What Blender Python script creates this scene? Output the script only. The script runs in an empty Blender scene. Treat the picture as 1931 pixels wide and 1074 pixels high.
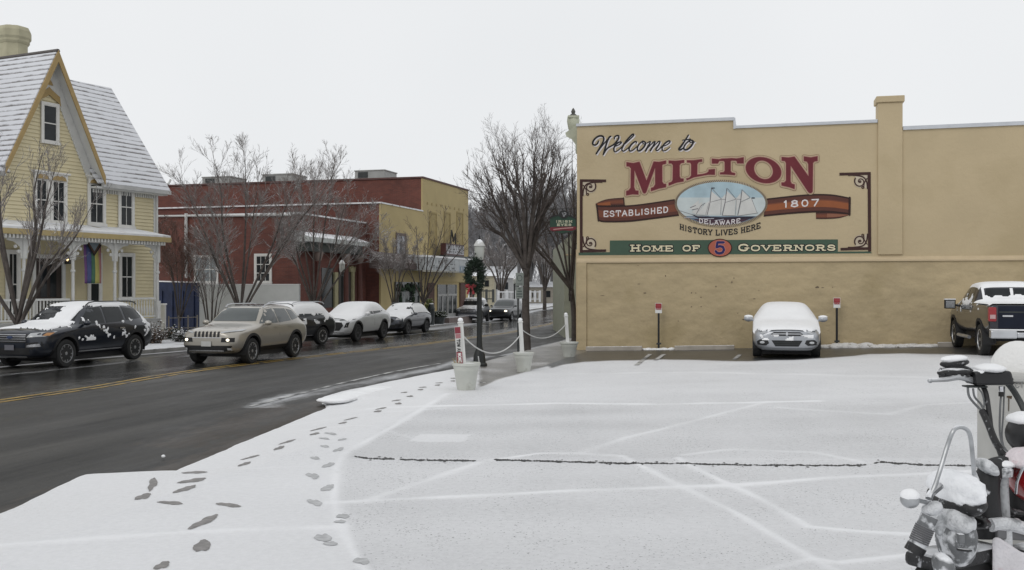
import bpy, bmesh, math, random
from mathutils import Vector, Matrix, noise
from mathutils.geometry import delaunay_2d_cdt
from mathutils.bvhtree import BVHTree
from math import sin, cos, pi, radians, sqrt, atan2

SC = bpy.context.scene
COL = SC.collection
F, CX, HY, H = 1900.0, 965.5, 541.0, 2.1     # focal length in photo pixels, principal column, horizon row, eye height

# ------------------------------------------------------------------ terrain
def g(x, y):
    """height of the snowy lot and pavements (the road lies 0.12 m lower)"""
    t = min(max(y-27, 0), 48)
    s = t*t/(t+6) if t > 0 else 0
    w = min(max(x+1, 0), 17); r = .027*(w*w/(w+2.5))
    if y < 14: r *= max(0, min(1, (y-4)/10))**1.5
    if y > 45: r *= max(0, 1-(y-45)/30)
    return -.0125*s + r
def ray(px, py): return (px-CX)/F, (HY-py)/F
def G(px, py, off=0.0):
    u, v = ray(px, py)
    D = 20.0
    for _ in range(40):
        z = g(u*D, D)+off
        Dn = (z-H)/v if v < -1e-5 else 300
        D = .5*D+.5*max(1, min(Dn, 400))
    return Vector((u*D, D, g(u*D, D)+off))
def P(px, py, D):
    u, v = ray(px, py); return Vector((u*D, D, H+v*D))
def proj(p): return CX+F*p[0]/p[1], HY-F*(p[2]-H)/p[1]

class Pl:
    """a vertical facade plane; d points to the right along it, e is measured out of it"""
    def __init__(s, P0, d):
        s.P0 = Vector(P0); s.d = Vector(d).normalized(); s.n = Vector((s.d.y, -s.d.x))
    def at(s, a, z, e=0):
        q = s.P0+s.d*a+s.n*e; return Vector((q.x, q.y, z))
    def sz(s, px, py, e=0):
        u, v = ray(px, py); q = s.P0+s.n*e
        # q + a d = D (u,1)
        a = (u*q.y-q.x)/(s.d.x-u*s.d.y); D = q.y+a*s.d.y
        return a, H+v*D
    def px(s, px, py, e=0):
        a, z = s.sz(px, py, e); return s.at(a, z, e)
    def s(s, px, e=0): return s.sz(px, HY, e)[0]

# ------------------------------------------------------------------ objects
MW = {}
def tag(o, label=None, cat=None, group=None, kind=None):
    if label: o['label'] = label
    if cat: o['category'] = cat
    if group: o['group'] = group
    if kind: o['kind'] = kind
    return o
def thing(name, label, cat, loc, rz=0, group=None, scale=1):
    o = bpy.data.objects.new(name, None); COL.objects.link(o)
    o.location = loc; o.rotation_euler = (0, 0, rz); o.scale = (scale,)*3
    o.empty_display_size = .2
    MW[o.name] = Matrix.Translation(Vector(loc)) @ Matrix.Rotation(rz, 4, 'Z') @ Matrix.Scale(scale, 4)
    return tag(o, label, cat, group)
def copy_tree(o, parent=None):
    c = o.copy(); COL.objects.link(c); c.parent = parent
    for ch in list(o.children): copy_tree(ch, c)
    return c

class MB:
    def __init__(s): s.v = []; s.f = []; s.m = []; s.mi = 0
    def add(s, vs, fs):
        b = len(s.v); s.v += [tuple(q) for q in vs]
        for f in fs: s.f.append([b+i for i in f]); s.m.append(s.mi)
        return s
    def hexa(s, a):   # bottom 4 (ccw) + top 4
        return s.add(a, [(3,2,1,0),(4,5,6,7),(0,1,5,4),(1,2,6,5),(2,3,7,6),(3,0,4,7)])
    def box(s, x0, x1, y0, y1, z0, z1, M=None):
        a = [Vector(q) for q in ((x0,y0,z0),(x1,y0,z0),(x1,y1,z0),(x0,y1,z0),(x0,y0,z1),(x1,y0,z1),(x1,y1,z1),(x0,y1,z1))]
        if M: a = [M @ q for q in a]
        return s.hexa(a)
    def pbox(s, pl, a0, a1, z0, z1, e0, e1):
        return s.hexa([pl.at(a0,z0,e1),pl.at(a1,z0,e1),pl.at(a1,z0,e0),pl.at(a0,z0,e0),
                       pl.at(a0,z1,e1),pl.at(a1,z1,e1),pl.at(a1,z1,e0),pl.at(a0,z1,e0)])
    def tube(s, pts, r, n=8, caps=True):
        pts = [Vector(p) for p in pts]; k = len(pts)
        if not hasattr(r, '__len__'): r = [r]*k
        vs = []; prev = None
        for i, p in enumerate(pts):
            t = (pts[min(i+1,k-1)]-pts[max(i-1,0)])
            if t.length < 1e-9: t = Vector((0,0,1))
            t.normalize()
            if prev is None:
                a = Vector((0,0,1)) if abs(t.z) < .9 else Vector((1,0,0))
                u = t.cross(a).normalized()
            else:
                u = prev - t*prev.dot(t)
                if u.length < 1e-6: u = t.orthogonal()
                u.normalize()
            prev = u; w = t.cross(u)
            for j in range(n):
                th = 2*pi*j/n; vs.append(p+(u*cos(th)+w*sin(th))*r[i])
        fs = []
        for i in range(k-1):
            for j in range(n):
                fs.append((i*n+j, i*n+(j+1)%n, (i+1)*n+(j+1)%n, (i+1)*n+j))
        if caps: fs.append(tuple(range(n))[::-1]); fs.append(tuple((k-1)*n+j for j in range(n)))
        return s.add(vs, fs)
    def lathe(s, prof, n=16, M=None):
        M = M or Matrix(); vs = []; fs = []
        for r, z in prof:
            for j in range(n):
                th = 2*pi*j/n; vs.append(M @ Vector((r*cos(th), r*sin(th), z)))
        for i in range(len(prof)-1):
            for j in range(n): fs.append((i*n+j, i*n+(j+1)%n, (i+1)*n+(j+1)%n, (i+1)*n+j))
        fs.append(tuple(range(n))[::-1]); fs.append(tuple((len(prof)-1)*n+j for j in range(n)))
        return s.add(vs, fs)
    def prism(s, poly, fn, e0, e1):
        """poly in 2D, fn(u,v,e) -> point; extruded from e0 to e1"""
        k = len(poly); vs = [fn(u,v,e1) for u,v in poly]+[fn(u,v,e0) for u,v in poly]
        fs = [tuple(range(k)), tuple(range(2*k-1,k-1,-1))]
        for i in range(k): j=(i+1)%k; fs.append((i, i+k, j+k, j))
        return s.add(vs, fs)
    def ball(s, c, r, n=10, m=7, M=None):
        c = Vector(c); rx, ry, rz = r if hasattr(r,'__len__') else (r,r,r)
        vs=[]; fs=[]
        for i in range(m+1):
            ph = pi*i/m
            for j in range(n):
                th=2*pi*j/n; q=Vector((rx*sin(ph)*cos(th), ry*sin(ph)*sin(th), rz*cos(ph)))
                if M: q = M @ q
                vs.append(c+q)
        for i in range(m):
            for j in range(n): fs.append((i*n+j,(i+1)*n+j,(i+1)*n+(j+1)%n,i*n+(j+1)%n))
        return s.add(vs, fs)
    def build(s, name, mats, parent=None, smooth=False, local=False, bev=0, ang=35):
        if not isinstance(mats, (list,tuple)): mats = [mats]
        vs = s.v
        if parent is not None and not local and parent.name in MW:
            Mi = MW[parent.name].inverted(); vs = [Mi @ Vector(q) for q in vs]
        me = bpy.data.meshes.new(name); me.from_pydata(vs, [], s.f); me.update()
        for m in mats: me.materials.append(m)
        if len(mats) > 1: me.polygons.foreach_set('material_index', s.m)
        if smooth:
            me.polygons.foreach_set('use_smooth', [True]*len(me.polygons))
            if ang < 180: me.set_sharp_from_angle(angle=radians(ang))
        o = bpy.data.objects.new(name, me); COL.objects.link(o)
        if parent is not None:
            o.parent = parent
            if parent.name in MW: MW[o.name] = MW[parent.name]
        if bev:
            b = o.modifiers.new('bevel', 'BEVEL'); b.width = bev; b.segments = 2; b.limit_method = 'ANGLE'
        return o

# ------------------------------------------------------------------ flat shapes (lettering, painted marks)
def stroke(pts, w, cap=True):
    """list of convex polygons covering a thick polyline"""
    out = []; k = len(pts)
    if not hasattr(w, '__len__'): w = [w]*k
    for i in range(k-1):
        a = Vector(pts[i]); b = Vector(pts[i+1]); t = b-a
        if t.length < 1e-6: continue
        t.normalize(); n = Vector((-t.y, t.x))
        out.append([a-n*w[i]/2, b-n*w[i+1]/2, b+n*w[i+1]/2, a+n*w[i]/2])
    if cap:
        for i in range(k):
            if w[i] > .2*max(w): out.append([Vector(pts[i])+Vector((cos(q*pi/4+.2), sin(q*pi/4+.2)))*w[i]*.5 for q in range(8)])
    return out
def smoothline(pts, n=6, closed=False):
    pts = [Vector(p) for p in pts]; k = len(pts); out = []
    for i in range(k-(0 if closed else 1)):
        if closed: a,b,c,d = pts[i-1],pts[i],pts[(i+1)%k],pts[(i+2)%k]
        else: a,b,c,d = pts[max(i-1,0)],pts[i],pts[i+1],pts[min(i+2,k-1)]
        for j in range(n):
            t=j/n; out.append(.5*((2*b)+(c-a)*t+(2*a-5*b+4*c-d)*t*t+(3*b-a-3*c+d)*t**3))
    if not closed: out.append(pts[-1])
    return out
def union(polys):
    vs=[]; fs=[]
    for p in polys:
        p=[Vector(q[:2]) for q in p]
        ar=sum(p[i].x*p[(i+1)%len(p)].y-p[(i+1)%len(p)].x*p[i].y for i in range(len(p)))
        if abs(ar)<1e-7: continue
        if ar<0: p=p[::-1]
        b=len(vs); vs+=p; fs.append(list(range(b,b+len(p))))
    r=delaunay_2d_cdt(vs,[],fs,1,1e-5)
    return r[0], [f for f,o in zip(r[2],r[5]) if o]
def flat(mb, polys, fn, e):
    vs, ts = union(polys)
    q=[fn(v.x,v.y,e) for v in vs]
    mb.add(q, [tuple(t)[::-1] for t in ts])
def ellipse(cx,cy,rx,ry,n=48,a0=0,a1=2*pi):
    m = n if abs(a1-a0-2*pi)<1e-6 else n+1
    return [(cx+rx*cos(a0+(a1-a0)*i/n), cy+ry*sin(a0+(a1-a0)*i/n)) for i in range(m)]

# slab lettering: strokes in a unit cell, y up; serifs where stems end
GLY = {
 'A':([[(.08,0),(.5,1)],[(.5,1),(.92,0)],[(.27,.35),(.73,.35)]],[(.08,0),(.92,0)]),
 'B':([[(.2,0),(.2,1)],[(.2,1),(.6,1),(.78,.9),(.78,.62),(.6,.53),(.2,.53)],[(.6,.53),(.85,.42),(.85,.12),(.62,0),(.2,0)]],[(.2,0),(.2,1)]),
 'C':([[(.85,.75),(.7,.95),(.5,1),(.27,.93),(.12,.7),(.12,.3),(.27,.07),(.5,0),(.72,.06),(.87,.25)]],[]),
 'D':([[(.2,0),(.2,1)],[(.2,1),(.55,1),(.8,.85),(.88,.5),(.8,.15),(.55,0),(.2,0)]],[(.2,0),(.2,1)]),
 'E':([[(.2,0),(.2,1)],[(.2,1),(.85,1),(.85,.8)],[(.2,.5),(.65,.5)],[(.2,0),(.88,0),(.88,.22)]],[(.2,0),(.2,1)]),
 'F':([[(.2,0),(.2,1)],[(.2,1),(.85,1),(.85,.75)],[(.2,.5),(.65,.5)]],[(.2,0),(.2,1)]),
 'G':([[(.85,.78),(.7,.95),(.5,1),(.27,.93),(.12,.7),(.12,.3),(.27,.07),(.5,0),(.7,.05),(.82,.2),(.82,.42)]],[(.8,.42)]),
 'H':([[(.2,0),(.2,1)],[(.8,0),(.8,1)],[(.2,.5),(.8,.5)]],[(.2,0),(.2,1),(.8,0),(.8,1)]),
 'I':([[(.5,0),(.5,1)]],[(.5,0),(.5,1)]),
 'K':([[(.2,0),(.2,1)],[(.25,.45),(.8,1)],[(.42,.6),(.85,0)]],[(.2,0),(.2,1),(.85,0),(.8,1)]),
 'L':([[(.25,0),(.25,1)],[(.25,0),(.88,0),(.88,.3)]],[(.25,1),(.25,0)]),
 'M':([[(.14,0),(.14,1)],[(.14,1),(.5,.15)],[(.5,.15),(.86,1)],[(.86,1),(.86,0)]],[(.14,0),(.86,0),(.14,1),(.86,1)]),
 'N':([[(.18,0),(.18,1)],[(.18,1),(.82,.03)],[(.82,0),(.82,1)]],[(.18,0),(.18,1),(.82,1)]),
 'O':([[(.5,1),(.25,.93),(.1,.7),(.1,.3),(.25,.07),(.5,0),(.75,.07),(.9,.3),(.9,.7),(.75,.93),(.5,1)]],[]),
 'P':([[(.2,0),(.2,1)],[(.2,1),(.62,1),(.85,.88),(.85,.6),(.62,.48),(.2,.48)]],[(.2,0),(.2,1)]),
 'R':([[(.2,0),(.2,1)],[(.2,1),(.62,1),(.83,.88),(.83,.62),(.62,.5),(.2,.5)],[(.55,.5),(.85,0)]],[(.2,0),(.2,1),(.87,0)]),
 'S':([[(.83,.76),(.7,.94),(.5,1),(.28,.95),(.16,.78),(.25,.6),(.5,.52),(.75,.43),(.86,.24),(.74,.06),(.5,0),(.27,.05),(.13,.25)]],[]),
 'T':([[(.5,0),(.5,1)],[(.1,.75),(.1,1),(.9,1),(.9,.75)]],[(.5,0)]),
 'U':([[(.2,1),(.2,.3),(.32,.06),(.5,0),(.68,.06),(.8,.3),(.8,1)]],[(.2,1),(.8,1)]),
 'V':([[(.12,1),(.5,0)],[(.5,0),(.88,1)]],[(.12,1),(.88,1)]),
 'W':([[(.06,1),(.28,0)],[(.28,0),(.5,.9)],[(.5,.9),(.72,0)],[(.72,0),(.94,1)]],[(.06,1),(.94,1)]),
 'Y':([[(.12,1),(.5,.48)],[(.88,1),(.5,.48)],[(.5,.48),(.5,0)]],[(.12,1),(.88,1),(.5,0)]),
 '0':([[(.5,1),(.28,.9),(.18,.5),(.28,.1),(.5,0),(.72,.1),(.82,.5),(.72,.9),(.5,1)]],[]),
 '1':([[(.28,.78),(.52,1),(.52,0)]],[]),
 '5':([[(.82,1),(.3,1),(.22,.56),(.5,.66),(.76,.58),(.85,.33),(.74,.08),(.48,0),(.25,.05),(.15,.2)]],[]),
 '7':([[(.15,1),(.85,1),(.42,0)]],[]),
 '8':([[(.5,.54),(.25,.65),(.22,.85),(.5,1),(.78,.85),(.75,.65),(.5,.54),(.2,.4),(.15,.15),(.5,0),(.85,.15),(.8,.4),(.5,.54)]],[]),
 '2':([[(.17,.78),(.3,.95),(.52,1),(.76,.93),(.83,.72),(.7,.48),(.17,0),(.85,0)]],[]),
 'X':([[(.12,1),(.88,0)],[(.88,1),(.12,0)]],[]),
}
NARROW={'I':.55,'1':.7}
def word(txt, x0, x1, base, ht, th, serif=True, grow=0, fy=-1, small=None):
    """polygons of a word between x0 and x1 on baseline base(x) (screen style: y grows down when fy=-1)"""
    ws=[]; 
    for i,c in enumerate(txt):
        k = small if (small and i>0 and txt[i-1]!=' ') else 1
        ws.append((.45 if c==' ' else NARROW.get(c,1.25 if c in 'MW' else 1))*k)
    tot=sum(ws); sc=(x1-x0)/tot; out=[]; x=x0
    for i,c in enumerate(txt):
        wd=ws[i]*sc
        if c!=' ':
            k = small if (small and i>0 and txt[i-1]!=' ') else 1
            st,sf=GLY[c]; b = base(x+wd/2) if callable(base) else base
            sl = (base(x+wd)-base(x))/wd if callable(base) else 0
            h=ht*k; t=th*k; m=.06
            fx=lambda u: x+wd*(m+(1-2*m)*u)
            def pt(u,v,fx=fx,b=b,sl=sl,h=h,x=x,wd=wd,t=t):
                X=fx(u); return (X-fy*0, b+sl*(X-x-wd/2)+fy*(t*.35+v*(h-t*.7)))
            for s in st:
                out+=stroke([pt(*q) for q in s], t+grow, cap=True)
            if serif:
                for u,v in sf:
                    X,Y=pt(u,v); l=wd*.19
                    out+=stroke([(X-l,Y-sl*l),(X+l,Y+sl*l)], t*.7+grow, cap=grow>0)
        x+=wd
    return out

# ------------------------------------------------------------------ materials
MATS={}
def mat(name, col, rough=.8, metal=0, var=.12, scale=3., bump=0, bscale=30., frost=0, spec=.4, emit=0, stretch=None, coat=0, dirt=None):
    if name in MATS: return MATS[name]
    m=bpy.data.materials.new(name); m.use_nodes=True; nt=m.node_tree; N=nt.nodes; L=nt.links
    b=N['Principled BSDF']; b.inputs['Roughness'].default_value=rough; b.inputs['Metallic'].default_value=metal
    b.inputs['Specular IOR Level'].default_value=spec
    b.inputs['Coat Weight'].default_value=coat
    tc=N.new('ShaderNodeTexCoord'); src=tc.outputs['Object']
    if stretch:
        mp=N.new('ShaderNodeMapping'); mp.inputs['Scale'].default_value=stretch; L.new(src,mp.inputs[0]); src=mp.outputs[0]
    nz=N.new('ShaderNodeTexNoise'); nz.inputs['Scale'].default_value=scale; nz.inputs['Detail'].default_value=6; L.new(src,nz.inputs['Vector'])
    mr=N.new('ShaderNodeMapRange'); mr.inputs[1].default_value=.3; mr.inputs[2].default_value=.7; mr.inputs[3].default_value=1-var; mr.inputs[4].default_value=1+var; L.new(nz.outputs['Fac'],mr.inputs[0])
    mx=N.new('ShaderNodeMix'); mx.data_type='RGBA'; mx.blend_type='MULTIPLY'; mx.inputs[0].default_value=1
    mx.inputs[6].default_value=(*col,1); cb=N.new('ShaderNodeCombineColor')
    for i in range(3): L.new(mr.outputs[0],cb.inputs[i])
    L.new(cb.outputs[0],mx.inputs[7]); out=mx.outputs[2]
    if dirt:   # (colour, scale, threshold)
        n2=N.new('ShaderNodeTexNoise'); n2.inputs['Scale'].default_value=dirt[1]; n2.inputs['Detail'].default_value=8; L.new(tc.outputs['Object'],n2.inputs['Vector'])
        r2=N.new('ShaderNodeMapRange'); r2.inputs[1].default_value=dirt[2]; r2.inputs[2].default_value=dirt[2]+.12; L.new(n2.outputs['Fac'],r2.inputs[0])
        m2=N.new('ShaderNodeMix'); m2.data_type='RGBA'; L.new(r2.outputs[0],m2.inputs[0]); L.new(out,m2.inputs[6]); m2.inputs[7].default_value=(*dirt[0],1); out=m2.outputs[2]
    if frost:  # snow lying on faces that look up
        ge=N.new('ShaderNodeNewGeometry'); sp=N.new('ShaderNodeSeparateXYZ'); L.new(ge.outputs['Normal'],sp.inputs[0])
        n3=N.new('ShaderNodeTexNoise'); n3.inputs['Scale'].default_value=9; n3.inputs['Detail'].default_value=5; L.new(tc.outputs['Object'],n3.inputs['Vector'])
        ad=N.new('ShaderNodeMath'); ad.operation='MULTIPLY_ADD'; ad.inputs[1].default_value=1.2; L.new(n3.outputs['Fac'],ad.inputs[0]); L.new(sp.outputs['Z'],ad.inputs[2])
        r3=N.new('ShaderNodeMapRange'); t0=1.75-frost; r3.inputs[1].default_value=t0; r3.inputs[2].default_value=t0+.25; L.new(ad.outputs[0],r3.inputs[0])
        m3=N.new('ShaderNodeMix'); m3.data_type='RGBA'; L.new(r3.outputs[0],m3.inputs[0]); L.new(out,m3.inputs[6]); m3.inputs[7].default_value=(.8,.81,.83,1); out=m3.outputs[2]
    L.new(out,b.inputs['Base Color'])
    if bump:
        n4=N.new('ShaderNodeTexNoise'); n4.inputs['Scale'].default_value=bscale; n4.inputs['Detail'].default_value=4; L.new(tc.outputs['Object'],n4.inputs['Vector'])
        bp=N.new('ShaderNodeBump'); bp.inputs['Strength'].default_value=1; bp.inputs['Distance'].default_value=bump; L.new(n4.outputs['Fac'],bp.inputs['Height']); L.new(bp.outputs[0],b.inputs['Normal'])
    if emit:
        b.inputs['Emission Color'].default_value=(*col,1); b.inputs['Emission Strength'].default_value=emit
    MATS[name]=m; return m
def node(m, t): return m.node_tree.nodes.new(t)

snow=mat('snow',(.83,.835,.845),.6,var=.03,scale=2,bump=.01,bscale=25)
black=mat('black_paint',(.015,.015,.016),.4,var=.2)
white=mat('white_paint',(.72,.72,.70),.5,var=.05)
glass=mat('dark_glass',(.018,.021,.023),.08,var=.2,spec=.28)
chrome=mat('chrome',(.6,.6,.62),.25,metal=1,var=.1)
rubber=mat('rubber',(.02,.02,.02),.75,var=.2)
darkmetal=mat('dark_metal',(.03,.035,.035),.45,var=.2)

# ------------------------------------------------------------------ camera, light, sky
cam=bpy.data.cameras.new('camera'); co=bpy.data.objects.new('camera',cam); COL.objects.link(co)
co.location=(0,0,H); co.rotation_euler=(pi/2,0,0); cam.sensor_width=36; cam.lens=36*F/1931; cam.clip_end=3000; cam.clip_start=.05
cam.shift_x=0; cam.shift_y=(537-HY)/1931*-1
SC.camera=co
sun=bpy.data.lights.new('sun','SUN'); sun.energy=.5; sun.angle=radians(25); sun.color=(1,.97,.93)
so=bpy.data.objects.new('sun',sun); COL.objects.link(so)
SUN_EL,SUN_AZ=radians(38),radians(215)       # high, behind the camera and to its left
so.rotation_euler=(pi/2-SUN_EL,0,-SUN_AZ+pi)
W=bpy.data.worlds.new('World'); SC.world=W; W.use_nodes=True
nt=W.node_tree; bg=nt.nodes['Background']
sky=nt.nodes.new('ShaderNodeTexSky'); sky.sky_type='NISHITA'; sky.sun_disc=False; sky.sun_elevation=SUN_EL; sky.sun_rotation=SUN_AZ
# an even overcast deck: the clear sky shows through it only as a faint tint
tcw=nt.nodes.new('ShaderNodeTexCoord'); nw=nt.nodes.new('ShaderNodeTexNoise'); nw.inputs['Scale'].default_value=2.2; nw.inputs['Detail'].default_value=3
nt.links.new(tcw.outputs['Generated'],nw.inputs['Vector'])
cr=nt.nodes.new('ShaderNodeValToRGB'); cr.color_ramp.elements[0].position=.3; cr.color_ramp.elements[0].color=(.775,.79,.805,1); cr.color_ramp.elements[1].position=.7; cr.color_ramp.elements[1].color=(.82,.832,.845,1)
nt.links.new(nw.outputs['Fac'],cr.inputs[0])
mw=nt.nodes.new('ShaderNodeMix'); mw.data_type='RGBA'; mw.inputs[0].default_value=.985
sc_=nt.nodes.new('ShaderNodeVectorMath'); sc_.operation='SCALE'; sc_.inputs[3].default_value=.12
nt.links.new(sky.outputs[0],sc_.inputs[0]); nt.links.new(sc_.outputs[0],mw.inputs[6]); nt.links.new(cr.outputs[0],mw.inputs[7])
nt.links.new(mw.outputs[2],bg.inputs[0]); bg.inputs[1].default_value=1.0
SC.view_settings.view_transform='Standard'; SC.view_settings.look='None'; SC.view_settings.exposure=.08; SC.view_settings.gamma=1
SC.cycles.max_bounces=5
# ================================================================== setting: ground, road, pavements, snow
def interp(tab, t):
    if t<=tab[0][0]: return tab[0][1]
    for (a,b),(c,d) in zip(tab,tab[1:]):
        if t<=c: return b+(d-b)*(t-a)/(c-a) if c>a else d
    return tab[-1][1]
def grid(name, xs_fn, ys, zf, material, parent=None, attrs=None):
    vs=[]; n=None
    for y in ys:
        xs=xs_fn(y); n=len(xs)
        for x in xs: vs.append((x,y,zf(x,y)))
    fs=[(i*n+j,i*n+j+1,(i+1)*n+j+1,(i+1)*n+j) for i in range(len(ys)-1) for j in range(n-1)]
    me=bpy.data.meshes.new(name); me.from_pydata(vs,[],fs); me.update(); me.materials.append(material)
    me.polygons.foreach_set('use_smooth',[True]*len(fs))
    if attrs:
        for an,fn in attrs.items():
            a=me.attributes.new(an,'FLOAT','POINT'); a.data.foreach_set('value',[fn(*v) for v in vs])
    o=bpy.data.objects.new(name,me); COL.objects.link(o); o.parent=parent
    return o
def frange(a,b,s):
    n=max(1,int(round((b-a)/s))); return [a+(b-a)*i/n for i in range(n+1)]

# kerb lines as x(y)
far_k=[(-30,-29.5),(20,-16.6),(30,-13.9),(36.2,-11.95),(55,-7.07),(68,-4.9),(111,.96),(133,4.6),(194,12.3),(300,27),(600,66)]
near_pts=[(-160,1040),(0,965),(150,895),(283,889),(330,868),(450,820),(560,777),(612,757),(607,747),(640,738),(760,713),(870,692)]
near_k=[]
for px,py in near_pts:
    q=G(px,py); near_k.append((q.y,q.x))
near_k=[(-30,-10.2),(4,-5.6)]+near_k+[(44.5,2.8),(55,5.3),(68,7.2),(111,13.0),(133,16.6),(194,24.5),(300,39),(600,78)]
fk=lambda y: interp(far_k,y)
nk=lambda y: interp(near_k,y)+ (.02*noise.noise(Vector((0,y*2.3,4)))+.012*noise.noise(Vector((3,y*9,4))) if y<40 else 0)

ground_m=mat('ground_snow',(.7,.71,.73),.8,var=.12,scale=.3,dirt=((.25,.23,.2),.5,.62),bump=.03,bscale=3)
grid('ground',lambda y:frange(-400,400,10),[-60,-30,0,15,30,45,60,75,90,110,130,160,200,260,340,450,600,900],lambda x,y:g(x,y)-.26,ground_m)['kind']='structure'

# --- road: wet asphalt with wheel tracks and slush
rm=bpy.data.materials.new('wet_asphalt'); rm.use_nodes=True
def road_mat(m):
    nt=m.node_tree; N=nt.nodes; L=nt.links; b=N['Principled BSDF']
    tc=N.new('ShaderNodeTexCoord')
    mp=N.new('ShaderNodeMapping'); mp.inputs['Rotation'].default_value=(0,0,radians(14.6)); L.new(tc.outputs['Object'],mp.inputs[0])
    mp2=N.new('ShaderNodeMapping'); mp2.inputs['Scale'].default_value=(1.0,.07,1); L.new(mp.outputs[0],mp2.inputs[0])
    n1=N.new('ShaderNodeTexNoise'); n1.inputs['Scale'].default_value=1.3; n1.inputs['Detail'].default_value=7; n1.inputs['Roughness'].default_value=.65; L.new(mp2.outputs[0],n1.inputs['Vector'])
    mp3=N.new('ShaderNodeMapping'); mp3.inputs['Scale'].default_value=(1,.28,1); L.new(mp.outputs[0],mp3.inputs[0])
    n2=N.new('ShaderNodeTexNoise'); n2.inputs['Scale'].default_value=1.1; n2.inputs['Detail'].default_value=8; n2.inputs['Roughness'].default_value=.7; L.new(mp3.outputs[0],n2.inputs['Vector'])
    n3=N.new('ShaderNodeTexNoise'); n3.inputs['Scale'].default_value=45; n3.inputs['Detail'].default_value=3; L.new(tc.outputs['Object'],n3.inputs['Vector'])
    r1=N.new('ShaderNodeValToRGB'); e=r1.color_ramp.elements; e[0].position=.34; e[0].color=(.019,.0188,.018,1); e[1].position=.68; e[1].color=(.060,.058,.054,1)
    L.new(n1.outputs['Fac'],r1.inputs[0])
    r2=N.new('ShaderNodeMapRange'); r2.inputs[1].default_value=.3; r2.inputs[2].default_value=.7; r2.inputs[3].default_value=.5; r2.inputs[4].default_value=1.55; L.new(n2.outputs['Fac'],r2.inputs[0])
    mm=N.new('ShaderNodeVectorMath'); mm.operation='SCALE'; L.new(r1.outputs[0],mm.inputs[0]); L.new(r2.outputs[0],mm.inputs[3])
    r3=N.new('ShaderNodeMapRange'); r3.inputs[1].default_value=.3; r3.inputs[2].default_value=.7; r3.inputs[3].default_value=.8; r3.inputs[4].default_value=1.2; L.new(n3.outputs['Fac'],r3.inputs[0])
    mm2=N.new('ShaderNodeVectorMath'); mm2.operation='SCALE'; L.new(mm.outputs[0],mm2.inputs[0]); L.new(r3.outputs[0],mm2.inputs[3])
    gr=N.new('ShaderNodeAttribute'); gr.attribute_name='grit'
    n6=N.new('ShaderNodeTexNoise'); n6.inputs['Scale'].default_value=9; n6.inputs['Detail'].default_value=6; L.new(mp3.outputs[0],n6.inputs['Vector'])
    g1=N.new('ShaderNodeMath'); g1.operation='MULTIPLY_ADD'; g1.inputs[1].default_value=1.6; L.new(n6.outputs['Fac'],g1.inputs[0]); g0=N.new('ShaderNodeMath'); g0.operation='SUBTRACT'; g0.inputs[1].default_value=1.15; L.new(gr.outputs['Fac'],g0.inputs[0]); L.new(g0.outputs[0],g1.inputs[2])
    g2=N.new('ShaderNodeMapRange'); g2.inputs[1].default_value=0; g2.inputs[2].default_value=.35; L.new(g1.outputs[0],g2.inputs[0])
    gm=N.new('ShaderNodeMix'); gm.data_type='RGBA'; L.new(g2.outputs[0],gm.inputs[0]); L.new(mm2.outputs[0],gm.inputs[6]); gm.inputs[7].default_value=(.052,.044,.037,1)
    at=N.new('ShaderNodeAttribute'); at.attribute_name='slush'
    ms=N.new('ShaderNodeMath'); ms.operation='MULTIPLY_ADD'; ms.inputs[1].default_value=1.0; ms.inputs[2].default_value=-.5
    sub=N.new('ShaderNodeMath'); sub.operation='MULTIPLY_ADD'; sub.inputs[1].default_value=1.5; L.new(n2.outputs['Fac'],sub.inputs[0]); 
    ad=N.new('ShaderNodeMath'); ad.operation='SUBTRACT'; ad.inputs[1].default_value=.75; L.new(at.outputs['Fac'],ad.inputs[0]); L.new(ad.outputs[0],sub.inputs[2])
    rs=N.new('ShaderNodeMapRange'); rs.inputs[1].default_value=.38; rs.inputs[2].default_value=.85; rs.inputs[4].default_value=.9; L.new(sub.outputs[0],rs.inputs[0])
    mx=N.new('ShaderNodeMix'); mx.data_type='RGBA'; L.new(rs.outputs[0],mx.inputs[0]); L.new(gm.outputs[2],mx.inputs[6]); mx.inputs[7].default_value=(.66,.67,.69,1)
    L.new(mx.outputs[2],b.inputs['Base Color'])
    wt=N.new('ShaderNodeAttribute'); wt.attribute_name='wet'
    rr=N.new('ShaderNodeMapRange'); rr.inputs[1].default_value=.35; rr.inputs[2].default_value=.65; rr.inputs[3].default_value=.42; rr.inputs[4].default_value=.7; L.new(n2.outputs['Fac'],rr.inputs[0])
    ra=N.new('ShaderNodeMath'); ra.operation='MULTIPLY_ADD'; ra.inputs[1].default_value=-.60; L.new(wt.outputs['Fac'],ra.inputs[0]); L.new(rr.outputs[0],ra.inputs[2])
    rc=N.new('ShaderNodeClamp'); rc.inputs[1].default_value=.07; L.new(ra.outputs[0],rc.inputs[0])
    L.new(rc.outputs[0],b.inputs['Roughness'])
    sx=N.new('ShaderNodeMath'); sx.operation='MULTIPLY_ADD'; sx.inputs[1].default_value=.5; sx.inputs[2].default_value=.2; L.new(wt.outputs['Fac'],sx.inputs[0]); L.new(sx.outputs[0],b.inputs['Specular IOR Level'])
    bp=N.new('ShaderNodeBump'); bp.inputs['Distance'].default_value=.004; L.new(n3.outputs['Fac'],bp.inputs['Height']); L.new(bp.outputs[0],b.inputs['Normal'])
road_mat(rm)
RN=(-.968,.252)
def ncoord(x,y): return RN[0]*x+RN[1]*y
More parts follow.
